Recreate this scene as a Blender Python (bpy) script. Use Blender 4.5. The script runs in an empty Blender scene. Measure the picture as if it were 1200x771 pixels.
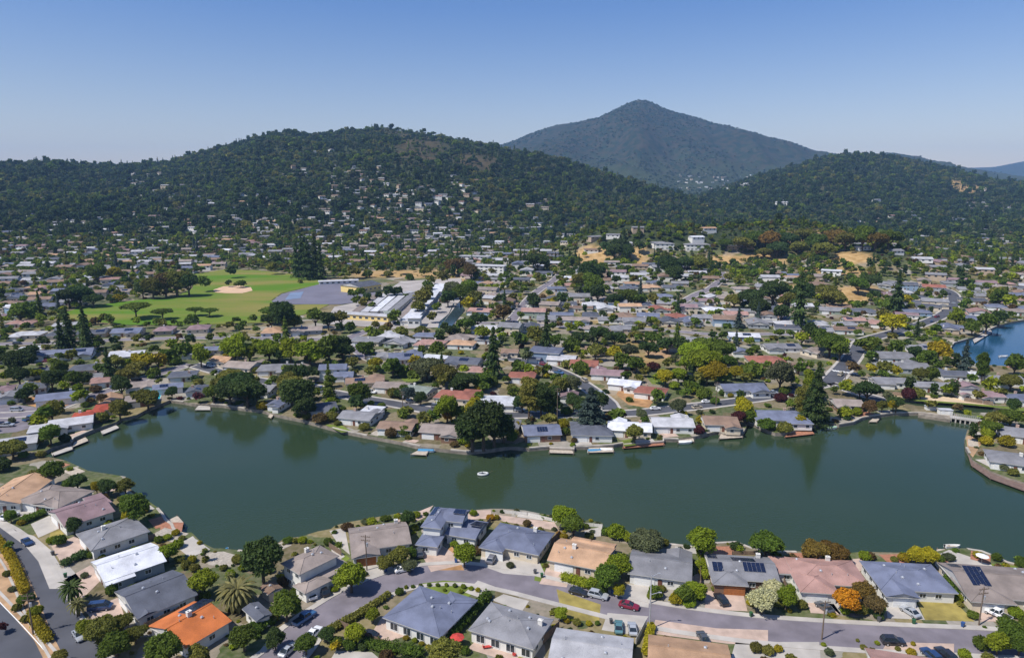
import bpy, math, random
import numpy as np
from mathutils import Vector, Matrix
from mathutils.geometry import delaunay_2d_cdt

random.seed(7)
rng = np.random.default_rng(11)
R = math.radians
scene = bpy.context.scene
col = scene.collection

# ------------------------------------------------------------------ camera
CAM_H = 93.0
FPX = 800.0                      # focal length in pixels of a 1200 px wide frame
PITCH = math.atan2(160.5, 800.0)
cam_data = bpy.data.cameras.new('camera')
cam_data.sensor_width = 36.0
cam_data.lens = 36.0 * FPX / 1200.0
cam_data.clip_start = 1.0
cam_data.clip_end = 40000.0
cam = bpy.data.objects.new('camera', cam_data)
col.objects.link(cam)
cam.location = (0, 0, CAM_H)
cam.rotation_euler = (math.pi / 2 - PITCH, 0, 0)
scene.camera = cam

# ------------------------------------------------------------------ light
SUN_EL = R(55)
sun_dir = Vector((-0.86, -0.50, 0)).normalized() * math.cos(SUN_EL)
sun_dir.z = math.sin(SUN_EL)
sd = bpy.data.lights.new('sun', 'SUN')
sd.energy = 4.2
sd.angle = R(0.53)
sd.color = (1.0, 0.95, 0.87)
sun = bpy.data.objects.new('sun', sd)
col.objects.link(sun)
sun.location = (0, 0, 600)
sun.rotation_euler = sun_dir.to_track_quat('Z', 'Y').to_euler()

world = bpy.data.worlds.new('World')
scene.world = world
world.use_nodes = True
wn = world.node_tree.nodes
wl = world.node_tree.links
bgn = wn['Background']
sky = wn.new('ShaderNodeTexSky')
sky.sky_type = 'NISHITA'
sky.sun_disc = False
sky.sun_elevation = SUN_EL
sky.sun_rotation = math.atan2(sun_dir.x, sun_dir.y)
sky.altitude = 100
sky.air_density = 1.0
sky.dust_density = 0.6
sky.ozone_density = 4.0
wtc = wn.new('ShaderNodeTexCoord'); wsp = wn.new('ShaderNodeSeparateXYZ'); wrp = wn.new('ShaderNodeValToRGB'); wmx = wn.new('ShaderNodeMix')
wl.new(wtc.outputs['Generated'], wsp.inputs[0]); wl.new(wsp.outputs['Z'], wrp.inputs['Fac'])
wrp.color_ramp.elements[0].position = 0.05; wrp.color_ramp.elements[0].color = (1.36, 1.03, .86, 1)
wrp.color_ramp.elements[1].position = 0.24; wrp.color_ramp.elements[1].color = (.62, .74, .97, 1)
wmx.data_type = 'RGBA'; wmx.blend_type = 'MULTIPLY'; wmx.inputs[0].default_value = 1.0
wl.new(sky.outputs[0], wmx.inputs[6]); wl.new(wrp.outputs[0], wmx.inputs[7]); wl.new(wmx.outputs[2], bgn.inputs['Color'])
bgn.inputs['Strength'].default_value = 0.098

scene.view_settings.view_transform = 'Standard'
scene.view_settings.look = 'None'
scene.view_settings.exposure = 0.45
scene.view_settings.gamma = 1.0
scene.view_settings.use_curve_mapping = False
scene.cycles.max_bounces = 5
scene.cycles.diffuse_bounces = 3
scene.cycles.glossy_bounces = 3
scene.cycles.transmission_bounces = 2
scene.cycles.volume_bounces = 0
scene.cycles.use_denoising = True

# ------------------------------------------------------------------ camera geometry helpers (metres on the ground)
cp, sp = math.cos(PITCH), math.sin(PITCH)

def slope(py):
    v = (385.5 - py) / FPX
    return (-sp + v * cp) / (cp + v * sp)

def at(px, py, z=1.4):
    """ground plan position of what stands at height z"""
    u = (px - 600) / FPX
    v = (385.5 - py) / FPX
    dy = cp + v * sp
    dz = -sp + v * cp
    t = (z - CAM_H) / dz
    return Vector((u * t, dy * t, z))

def proj(X, Y, Z):
    d = Y * cp - (Z - CAM_H) * sp
    v = (Y * sp + (Z - CAM_H) * cp) / d
    return 600 + FPX * X / d, 385.5 - FPX * v

# ------------------------------------------------------------------ value noise
_perm = rng.random((256, 256))
def vnoise(x, y):
    xi = np.floor(x).astype(int); yi = np.floor(y).astype(int)
    fx = x - xi; fy = y - yi
    fx = fx * fx * (3 - 2 * fx); fy = fy * fy * (3 - 2 * fy)
    a = _perm[xi & 255, yi & 255]; b = _perm[(xi + 1) & 255, yi & 255]
    c = _perm[xi & 255, (yi + 1) & 255]; d = _perm[(xi + 1) & 255, (yi + 1) & 255]
    return (a * (1 - fx) + b * fx) * (1 - fy) + (c * (1 - fx) + d * fx) * fy
def fbm(x, y, o=4):
    s = 0; a = 0.5; t = 0
    for i in range(o):
        s = s + a * vnoise(x + 17.3 * i, y - 9.1 * i); t += a
        x = x * 2.03; y = y * 2.03; a *= 0.5
    return s / t
def ridged(x, y, o=4):
    s = 0; a = 0.5; t = 0
    for i in range(o):
        s = s + a * (1 - np.abs(2 * vnoise(x + 31.7 * i, y + 5.3 * i) - 1)); t += a
        x = x * 2.1; y = y * 2.1; a *= 0.5
    return s / t
def sstep(a, b, x):
    t = np.clip((x - a) / (b - a), 0, 1)
    return t * t * (3 - 2 * t)

# ------------------------------------------------------------------ terrain
def interp(u, pts):
    return np.interp(u, [p[0] for p in pts], [p[1] for p in pts])

CR_A = [(-700,215),(-300,206),(-100,199),(0,194),(30,193),(60,189),(90,190),(120,193),(160,192),(200,189),(240,178),(290,166),(325,157),(350,155),(380,158),(410,153),(450,150),(480,150),(510,156),(550,165),(600,176),(640,184),(680,196),(720,208),(760,219),(800,231),(850,248),(900,262),(960,275),(1100,300)]
YC_A = [(-700,2300),(0,2400),(300,2650),(450,2700),(600,2500),(700,2300),(850,2000),(1000,1800)]
YF_A = [(-700,760),(0,800),(250,900),(450,980),(600,1150),(800,1300),(1000,1500)]
CR_B = [(300,235),(450,205),(520,188),(590,168),(605,163),(620,157),(650,147),(675,143),(700,138),(715,130),(728,123),(745,118.5),(757,120),(768,125),(790,133),(820,141),(850,148),(880,156),(910,164),(950,176),(990,182),(1035,184),(1060,187),(1100,192),(1130,197),(1180,207),(1300,225)]
CR_C = [(700,262),(760,245),(800,234),(840,222),(880,208),(920,196),(950,187),(980,181),(1000,180),(1030,181),(1060,186),(1090,193),(1110,199),(1150,208),(1200,214),(1300,225),(1500,240)]
CR_D = [(900,230),(1050,206),(1100,200),(1125,197),(1160,196),(1200,188),(1260,183),(1350,190),(1600,200)]
CR_E = [(1000,225),(1100,206),(1130,200),(1170,205),(1200,208),(1260,204),(1400,210)]
KNOLLS = [(700,296,24,75,60),(742,300,14,60,60),(862,296,24,130,70),(955,290,34,120,85),(1020,318,20,70,60),(1012,350,11,38,40),(800,300,16,80,60),(640,320,8,120,70),(1120,320,12,160,90),(880,345,9,150,80)]
KN = []
for (kx, ky, kh, rx, ry) in KNOLLS:
    p = at(kx, ky + kh * 0.35, 2)
    KN.append((p.x, p.y + 25, kh, rx, ry))

def ridge(u, Y, crest, yc, yf, back, p=1.0, drop=3.0):
    c = interp(u, crest) + drop
    Yc = interp(u, yc) if isinstance(yc, list) else yc
    Yf = interp(u, yf) if isinstance(yf, list) else yf
    Hc = CAM_H + slope(c) * Yc
    Hc = np.maximum(Hc, 0)
    t = np.clip((Y - Yf) / (Yc - Yf), 0, 1)
    f = 0.55 * t ** p + 0.45 * (1 - np.cos(np.pi * t)) / 2
    b = 1 - sstep(0, 1, (Y - Yc) / back)
    return Hc * f * b, t

def terrain(X, Y):
    X = np.asarray(X, float); Y = np.asarray(Y, float)
    Yq = np.maximum(Y, 20)
    u = 600 + FPX * X / (Yq * cp + 12)
    base = 1.4 + np.maximum(Y - 1150, 0) * 0.021 * (1 - 0.75 * sstep(3000, 6000, Y))
    a, ta = ridge(u, Y, CR_A, YC_A, YF_A, 1500, 1.15)
    b, tb = ridge(u, Y, CR_B, 6600, 3300, 3000, 1.1, 1.0)
    c, tc = ridge(u, Y, CR_C, 3000, 1500, 1400, 1.1)
    d, td = ridge(u, Y, CR_D, 11000, 8200, 3000, 1.0, 0)
    e, te = ridge(u, Y, CR_E, 7600, 5200, 1500, 1.0, 0)
    na = ridged(X / 520 + 3, Y / 620 + 1, 4) - 0.62
    nb = ridged(X / 900 + 7, Y / 1500 + 4, 5) - 0.62
    nb = nb + .3 * (ridged(X / 330 + 2, Y / 520 + 3, 3) - 0.62)
    nc = ridged(X / 430 + 13, Y / 560 + 9, 4) - 0.62
    w = lambda t: np.sin(np.pi * np.clip(t, 0, 1)) ** 0.8
    a = a + 95 * na * w(ta) * sstep(0, 90, a)
    b = b + 300 * nb * w(tb) * sstep(0, 200, b)
    c = c + 85 * nc * w(tc) * sstep(0, 80, c)
    e = e + 40 * nb * w(te) * sstep(0, 100, e)
    h = base
    for q in (a, b, c, d, e):
        h = np.maximum(h, q)
    k = 0
    for (kx, ky, kh, rx, ry) in KN:
        k = k + kh * np.exp(-((X - kx) / rx) ** 2 - ((Y - ky) / ry) ** 2)
    k = k + 2.5 * fbm(X / 160, Y / 160, 2) * sstep(640, 800, Y)
    return np.maximum(h, 1.4 + (k + (h - 1.4) * 0.0) * sstep(560, 660, Y)) + np.where(h > 1.4 + k, 0, 0)

_YS = np.concatenate([np.linspace(60, 700, 400), np.geomspace(702, 9000, 900)])
def hit(px, py):
    """point of the terrain seen at px, py"""
    u = (px - 600) / FPX; v = (385.5 - py) / FPX
    dy = cp + v * sp; dz = -sp + v * cp
    X = u * _YS / dy; Z = CAM_H + dz / dy * _YS
    T = terrain(X, _YS)
    m = np.nonzero(Z <= T)[0]
    i = m[0] if len(m) else len(_YS) - 1
    if i == 0: return Vector((X[0], _YS[0], T[0]))
    a = Z[i-1] - T[i-1]; b = Z[i] - T[i]
    f = a / (a - b) if a != b else 0
    y = _YS[i-1] + f * (_YS[i] - _YS[i-1])
    x = u * y / dy
    return Vector((x, y, float(terrain(x, y))))

def gz(x, y): return float(terrain(x, y))

def inpoly(px, py, poly):
    px = np.asarray(px, float); py = np.asarray(py, float)
    r = np.zeros(px.shape, bool)
    n = len(poly); j = n - 1
    for i in range(n):
        xi, yi = poly[i][0], poly[i][1]; xj, yj = poly[j][0], poly[j][1]
        if yi != yj:
            c = ((yi > py) != (yj > py)) & (px < (xj - xi) * (py - yi) / (yj - yi) + xi)
            r ^= c
        j = i
    return r

# ------------------------------------------------------------------ materials
MATS = {}
def new_mat(name):
    m = bpy.data.materials.new(name); m.use_nodes = True
    return m, m.node_tree.nodes, m.node_tree.links, m.node_tree.nodes['Principled BSDF']

def mat(name, c, rough=0.8, var=0.15, scale=1.0, detail=4, metallic=0.0, spec=0.3, bump=0.0, coord='Object', bscale=None):
    if name in MATS: return MATS[name]
    m, N, L, P = new_mat(name)
    P.inputs['Roughness'].default_value = rough
    P.inputs['Metallic'].default_value = metallic
    P.inputs['Specular IOR Level'].default_value = spec
    tc = N.new('ShaderNodeTexCoord')
    nz = N.new('ShaderNodeTexNoise'); nz.inputs['Scale'].default_value = scale; nz.inputs['Detail'].default_value = detail
    L.new(tc.outputs[coord], nz.inputs['Vector'])
    rp = N.new('ShaderNodeValToRGB')
    rp.color_ramp.elements[0].position = 0.3; rp.color_ramp.elements[1].position = 0.7
    rp.color_ramp.elements[0].color = tuple(x * (1 - var) for x in c) + (1,)
    rp.color_ramp.elements[1].color = tuple(min(1, x * (1 + var)) for x in c) + (1,)
    L.new(nz.outputs['Fac'], rp.inputs['Fac']); L.new(rp.outputs[0], P.inputs['Base Color'])
    if bump:
        n2 = N.new('ShaderNodeTexNoise'); n2.inputs['Scale'].default_value = bscale or scale * 4
        L.new(tc.outputs[coord], n2.inputs['Vector'])
        bp = N.new('ShaderNodeBump'); bp.inputs['Strength'].default_value = bump; bp.inputs['Distance'].default_value = 0.1
        L.new(n2.outputs['Fac'], bp.inputs['Height']); L.new(bp.outputs[0], P.inputs['Normal'])
    MATS[name] = m
    return m

def roof_mat(key, c, var=0.24):
    name = 'roof_' + key
    if name in MATS: return MATS[name]
    m, N, L, P = new_mat(name)
    P.inputs['Roughness'].default_value = 0.85
    P.inputs['Specular IOR Level'].default_value = 0.25
    tc = N.new('ShaderNodeTexCoord')
    big = N.new('ShaderNodeTexNoise'); big.inputs['Scale'].default_value = 0.28; big.inputs['Detail'].default_value = 5
    fine = N.new('ShaderNodeTexNoise'); fine.inputs['Scale'].default_value = 5.0; fine.inputs['Detail'].default_value = 3
    mp = N.new('ShaderNodeMapping'); mp.inputs['Scale'].default_value = (1.0, 3.2, 6.0)
    L.new(tc.outputs['Object'], big.inputs['Vector'])
    L.new(tc.outputs['Object'], mp.inputs['Vector']); L.new(mp.outputs[0], fine.inputs['Vector'])
    add = N.new('ShaderNodeMath'); add.operation = 'MULTIPLY_ADD'; add.inputs[1].default_value = 0.5
    L.new(fine.outputs['Fac'], add.inputs[0])
    h = N.new('ShaderNodeMath'); h.operation = 'MULTIPLY'; h.inputs[1].default_value = 0.5
    L.new(big.outputs['Fac'], h.inputs[0]); L.new(h.outputs[0], add.inputs[2])
    rp = N.new('ShaderNodeValToRGB')
    rp.color_ramp.elements[0].position = 0.40; rp.color_ramp.elements[1].position = 0.60
    rp.color_ramp.elements[0].color = tuple(x * (1 - var) for x in c) + (1,)
    rp.color_ramp.elements[1].color = tuple(min(1, x * (1 + var)) for x in c) + (1,)
    L.new(add.outputs[0], rp.inputs['Fac'])
    oi = N.new('ShaderNodeObjectInfo')
    hs = N.new('ShaderNodeHueSaturation')
    mr = N.new('ShaderNodeMapRange'); mr.inputs['To Min'].default_value = 0.85; mr.inputs['To Max'].default_value = 1.15
    L.new(oi.outputs['Random'], mr.inputs['Value']); L.new(mr.outputs[0], hs.inputs['Value'])
    L.new(rp.outputs[0], hs.inputs['Color']); L.new(hs.outputs[0], P.inputs['Base Color'])
    mu = N.new('ShaderNodeTexMusgrave') if False else N.new('ShaderNodeTexVoronoi'); mu.inputs['Scale'].default_value = 2.2
    L.new(mp.outputs[0], mu.inputs['Vector'])
    bp = N.new('ShaderNodeBump'); bp.inputs['Strength'].default_value = 0.5; bp.inputs['Distance'].default_value = 0.06
    L.new(fine.outputs['Fac'], bp.inputs['Height']); L.new(bp.outputs[0], P.inputs['Normal'])
    MATS[name] = m
    return m

ROOFC = {  # colour words used in labels, base colour
 'grey': (0.19, 0.19, 0.205), 'dark grey': (0.085, 0.092, 0.115), 'pale grey': (0.36, 0.36, 0.38), 'blue-grey': (0.125, 0.14, 0.20),
 'white': (0.50, 0.51, 0.55), 'brown': (0.20, 0.135, 0.10), 'taupe': (0.24, 0.20, 0.18), 'red-brown': (0.24, 0.095, 0.07),
 'mauve': (0.22, 0.15, 0.16), 'orange': (0.50, 0.15, 0.045), 'tan': (0.38, 0.24, 0.15), 'pink-brown': (0.30, 0.18, 0.155), 'red': (0.30, 0.06, 0.035), 'green-grey': (0.22, 0.25, 0.22),
}
def roofm(k): return roof_mat(k.replace(' ', '_').replace('-', '_'), ROOFC[k])

def leaf_mat(key, c, var=0.35):
    name = 'foliage_' + key
    if name in MATS: return MATS[name]
    m, N, L, P = new_mat(name)
    P.inputs['Roughness'].default_value = 0.65
    P.inputs['Specular IOR Level'].default_value = 0.2
    geo = N.new('ShaderNodeNewGeometry')
    oi = N.new('ShaderNodeObjectInfo')
    rp = N.new('ShaderNodeValToRGB')
    e = rp.color_ramp.elements
    e[0].color = tuple(x * (1 - var) for x in c) + (1,)
    e[1].color = (min(1, c[0] * (1 + 1.3 * var)), min(1, c[1] * (1 + var)), c[2] * (1 + 0.4 * var), 1)
    L.new(geo.outputs['Random Per Island'], rp.inputs['Fac'])
    hs = N.new('ShaderNodeHueSaturation')
    mr = N.new('ShaderNodeMapRange'); mr.inputs['To Min'].default_value = 0.85; mr.inputs['To Max'].default_value = 1.4
    mh = N.new('ShaderNodeMapRange'); mh.inputs['To Min'].default_value = 0.492; mh.inputs['To Max'].default_value = 0.52
    ml = N.new('ShaderNodeMath'); ml.operation = 'MULTIPLY'; ml.inputs[1].default_value = 7.13
    fr = N.new('ShaderNodeMath'); fr.operation = 'FRACT'
    L.new(oi.outputs['Random'], mr.inputs['Value'])
    L.new(oi.outputs['Random'], ml.inputs[0]); L.new(ml.outputs[0], fr.inputs[0]); L.new(fr.outputs[0], mh.inputs['Value'])
    L.new(mr.outputs[0], hs.inputs['Value']); L.new(mh.outputs[0], hs.inputs['Hue'])
    L.new(rp.outputs[0], hs.inputs['Color']); L.new(hs.outputs[0], P.inputs['Base Color'])
    tr = N.new('ShaderNodeBsdfTranslucent'); mx = N.new('ShaderNodeMixShader'); mx.inputs[0].default_value = 0.42
    L.new(hs.outputs[0], tr.inputs['Color'])
    L.new(P.outputs[0], mx.inputs[1]); L.new(tr.outputs[0], mx.inputs[2]); L.new(mx.outputs[0], N['Material Output'].inputs['Surface'])
    MATS[name] = m
    return m

LEAF = {'dk': (0.052, 0.085, 0.024), 'g': (0.098, 0.145, 0.020), 'br': (0.20, 0.25, 0.018), 'ol': (0.155, 0.158, 0.034),
 'gy': (0.105, 0.125, 0.065), 'ye': (0.29, 0.245, 0.016), 'ob': (0.17, 0.115, 0.03), 'or': (0.42, 0.20, 0.014), 'ru': (0.135, 0.092, 0.042), 'ma': (0.075, 0.022, 0.03),
 'pa': (0.46, 0.46, 0.30), 'bl': (0.055, 0.085, 0.078), 'fo': (0.034, 0.062, 0.026)}
LEAFWORD = {'ob': 'olive-brown', 'dk': 'dark green', 'g': 'green', 'br': 'bright green', 'ol': 'olive green', 'gy': 'grey-green', 'ye': 'yellow-green',
 'or': 'orange-leaved', 'ru': 'rusty brown', 'ma': 'dark red', 'pa': 'pale blossoming', 'bl': 'blue-green', 'fo': 'dark green'}
def leafm(k): return leaf_mat(k, LEAF[k])

bark = mat('bark', (0.10, 0.075, 0.055), 0.9, 0.3, 3)
wall_mats = {
 'white': mat('stucco_white', (0.68, 0.67, 0.63), 0.85, 0.06, 0.6), 'cream': mat('stucco_cream', (0.58, 0.50, 0.38), 0.85, 0.08, 0.6),
 'grey': mat('siding_grey', (0.32, 0.34, 0.36), 0.8, 0.08, 0.6), 'blue': mat('siding_blue', (0.22, 0.30, 0.40), 0.8, 0.08, 0.6),
 'tan': mat('siding_tan', (0.42, 0.33, 0.24), 0.85, 0.08, 0.6), 'brown': mat('siding_brown', (0.20, 0.12, 0.08), 0.85, 0.12, 0.6),
 'green': mat('siding_green', (0.25, 0.30, 0.24), 0.85, 0.08, 0.6), 'yellow': mat('stucco_yellow', (0.72, 0.55, 0.22), 0.85, 0.06, 0.6)}
trim = mat('painted_trim', (0.74, 0.74, 0.72), 0.6, 0.04, 1)
fascia = mat('fascia_paint', (0.45, 0.44, 0.42), 0.7, 0.1, 1)
glass = mat('window_glass', (0.025, 0.035, 0.045), 0.12, 0.4, 0.4, spec=0.6)
garage_white = mat('garage_door_white', (0.70, 0.70, 0.68), 0.6, 0.04, 2)
garage_wood = mat('garage_door_wood', (0.33, 0.12, 0.04), 0.6, 0.2, 2)
door_m = mat('door_paint', (0.16, 0.07, 0.05), 0.6, 0.2, 2)
brick = mat('chimney_brick', (0.42, 0.30, 0.24), 0.9, 0.25, 6)
chim_white = mat('chimney_painted', (0.62, 0.60, 0.56), 0.8, 0.1, 3)
metal = mat('galvanised_metal', (0.55, 0.56, 0.58), 0.4, 0.1, 3, metallic=0.5)
solar = mat('solar_glass', (0.012, 0.018, 0.045), 0.15, 0.3, 2, spec=0.6)
concrete = mat('concrete', (0.40, 0.37, 0.335), 0.9, 0.16, 0.25, 8)
concrete_warm = mat('pavers_warm', (0.44, 0.33, 0.27), 0.9, 0.18, 0.5, 8)
asphalt = mat('asphalt', (0.172, 0.154, 0.175), 0.9, 0.22, 0.22, 14)
asphalt_dark = mat('asphalt_dark', (0.075, 0.078, 0.092), 0.9, 0.2, 0.12, 10)
paint = mat('road_paint', (0.75, 0.75, 0.73), 0.7, 0.1, 2)
wood = mat('weathered_deck', (0.42, 0.36, 0.29), 0.85, 0.2, 1.2, 6)
wood_red = mat('redwood_deck', (0.33, 0.15, 0.09), 0.85, 0.2, 1.2, 6)
fence_m = mat('fence_boards', (0.20, 0.14, 0.10), 0.9, 0.25, 2)
fence_white = mat('fence_painted', (0.62, 0.60, 0.56), 0.8, 0.1, 2)
lawn_m = mat('lawn', (0.125, 0.165, 0.025), 0.95, 0.35, 0.35, 8)
lawn_dry = mat('lawn_dry', (0.26, 0.21, 0.06), 0.95, 0.35, 0.3, 8)
lawn_burnt = mat('lawn_burnt', (0.36, 0.20, 0.09), 0.95, 0.3, 0.4, 8)
dirt_m = mat('bare_dirt', (0.36, 0.23, 0.13), 0.95, 0.3, 0.3, 8)
pool_m = mat('pool_water', (0.02, 0.45, 0.55), 0.1, 0.1, 1, spec=0.5)
tyre_m = mat('tyre_rubber', (0.02, 0.02, 0.02), 0.8, 0.2, 4)
bank_m = mat('seawall_concrete', (0.22, 0.19, 0.155), 0.9, 0.35, 0.6, 8)
rock_m = mat('stone', (0.35, 0.31, 0.26), 0.9, 0.25, 1.5)

# ------------------------------------------------------------------ mesh helpers
class MB:
    def __init__(s): s.v = []; s.f = []; s.mi = []; s.cur = 0
    def face(s, pts):
        n = len(s.v); s.v += [tuple(p) for p in pts]; s.f.append(tuple(range(n, n + len(pts)))); s.mi.append(s.cur)
    def box(s, c, d, rz=0.0, M=None):
        hx, hy, hz = d[0] / 2, d[1] / 2, d[2] / 2
        n = len(s.v); cr, sr = math.cos(rz), math.sin(rz)
        for (a, b, e) in ((-1,-1,-1),(1,-1,-1),(1,1,-1),(-1,1,-1),(-1,-1,1),(1,-1,1),(1,1,1),(-1,1,1)):
            x, y, z = a * hx, b * hy, e * hz
            p = Vector((c[0] + x * cr - y * sr, c[1] + x * sr + y * cr, c[2] + z))
            if M is not None: p = M @ Vector((x, y, z)) + Vector(c)
            s.v.append(tuple(p))
        for q in ((0,3,2,1),(4,5,6,7),(0,1,5,4),(1,2,6,5),(2,3,7,6),(3,0,4,7)):
            s.f.append(tuple(n + i for i in q)); s.mi.append(s.cur)
    def tube(s, a, b, r0, r1=None, n=8, cap=True):
        r1 = r0 if r1 is None else r1
        a = Vector(a); b = Vector(b); d = (b - a)
        q = d.to_track_quat('Z', 'Y'); k = len(s.v)
        for (c, r) in ((a, r0), (b, r1)):
            for i in range(n):
                t = 2 * math.pi * i / n
                s.v.append(tuple(c + q @ Vector((r * math.cos(t), r * math.sin(t), 0))))
        for i in range(n):
            j = (i + 1) % n
            s.f.append((k + i, k + j, k + n + j, k + n + i)); s.mi.append(s.cur)
        if cap:
            s.f.append(tuple(k + i for i in reversed(range(n)))); s.mi.append(s.cur)
            s.f.append(tuple(k + n + i for i in range(n))); s.mi.append(s.cur)
    def loft(s, rings, close=True, cap=True):
        k = len(s.v); n = len(rings[0])
        for r in rings: s.v += [tuple(p) for p in r]
        for i in range(len(rings) - 1):
            for j in range(n if close else n - 1):
                jj = (j + 1) % n
                s.f.append((k + i * n + j, k + i * n + jj, k + (i + 1) * n + jj, k + (i + 1) * n + j)); s.mi.append(s.cur)
        if cap:
            s.f.append(tuple(k + j for j in reversed(range(n)))); s.mi.append(s.cur)
            m = k + (len(rings) - 1) * n
            s.f.append(tuple(m + j for j in range(n))); s.mi.append(s.cur)
    def mesh(s, name, mats, smooth=False):
        me = bpy.data.meshes.new(name); me.from_pydata(s.v, [], s.f)
        if not isinstance(mats, (list, tuple)): mats = [mats]
        for m in mats: me.materials.append(m)
        if len(mats) > 1: me.polygons.foreach_set('material_index', s.mi)
        if smooth: me.polygons.foreach_set('use_smooth', [True] * len(me.polygons))
        me.update(); return me
    def build(s, name, mats, parent=None, loc=None, smooth=False):
        o = bpy.data.objects.new(name, s.mesh(name, mats, smooth)); col.objects.link(o)
        if parent is not None: o.parent = parent
        if loc is not None: o.location = loc
        return o

def structure(o): o['kind'] = 'structure'; return o
def stuff(o, label, cat): o['kind'] = 'stuff'; o['label'] = label; o['category'] = cat; return o
THINGS = []       # (object, kind word, look words, px, py) - labels are worded at the end
def reg(o, cat, group=None, label=None, look=None, word=None):
    o['category'] = cat
    if group: o['group'] = group
    if label: o['label'] = label
    x, y, z = o.location
    px, py = proj(x, y, z)
    THINGS.append([o, word or cat, look or '', px, py, y])
    return o
def empty(name, loc, rz=0.0):
    o = bpy.data.objects.new(name, None); col.objects.link(o)
    o.empty_display_size = 0.5
    o.location = loc; o.rotation_euler = (0, 0, rz); return o

# ------------------------------------------------------------------ water outlines (photo of the shore, laid on the ground)
LAG = [(44,538),(62,528),(84,522),(87,517),(110,507),(137,498),(142,494),(160,490),(175,482),(200,472),(215,474),(230,477),(247,477),(262,478),(287,482),(307,484),(320,488),(333,491),(353,495),(378,502),(400,508),(430,514),(472,522),(492,527),(528,531),(547,533),(570,531),(598,527),(620,529),(644,527),(644,529),(673,530),(673,527),(688,527),(719,525),(730,523),(731,525),(778,521),(778,518),(795,518),(815,515),(841,509),(848,512),(870,512),(874,505),(876,498),(882,500),(895,506),(908,511),(920,511),(933,508),(958,500),(970,499),(983,501),(1000,498),(1010,493),(1020,491),(1048,487),(1058,487),(1080,487),(1112,491),(1147,496),(1147,502),(1133,508),(1130,518),(1131,528),(1139,543),(1160,556),(1180,564),(1200,570),(1300,592),(1700,680),
 (1700,760),(1300,690),(1200,669),(1180,664),(1160,655),(1150,651),(1132,648),(1112,648),(1095,652),(1050,653),(1010,652),(985,654),(960,652),(905,651),(880,647),(862,640),(840,641),(815,646),(790,643),(760,641),(735,637),(718,630),(708,628),(706,618),(690,614),(683,616),(660,611),(640,608),(615,603),(590,601),(575,601),(549,603),(500,603),(488,604),(463,607),(447,610),(431,613),(407,617),(393,621),(388,625),(372,628),(353,634),(345,635),(331,638),(316,648),(300,652),(280,650),(261,648),(251,648),(237,641),(225,629),(210,630),(205,624),(203,619),(196,614),(192,607),(186,600),(176,593),(160,582),(150,575),(148,563),(130,560),(104,556),(78,544),(60,540)]
LAG2 = [(1113,412),(1118,404),(1142,397),(1166,385),(1182,380),(1200,377),(1300,366),(1500,360),(1700,372),(1700,450),(1300,438),(1200,433),(1150,430),(1128,427)]
CAN = [(1033,467),(1072,472),(1117,474),(1163,477),(1200,482),(1200,487),(1163,487),(1140,487),(1117,483),(1075,479),(1033,471)]
CREEK = [(531,356),(541,355),(545,364),(538,372),(530,382),(513,385),(515,377),(526,368)]
POLYW = [[at(x, y, 0) for (x, y) in P] for P in (LAG, LAG2, CAN)]
def in_water(x, y):
    r = inpoly(x, y, POLYW[0])
    for p in POLYW[1:]: r = r | inpoly(x, y, p)
    return r

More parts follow.
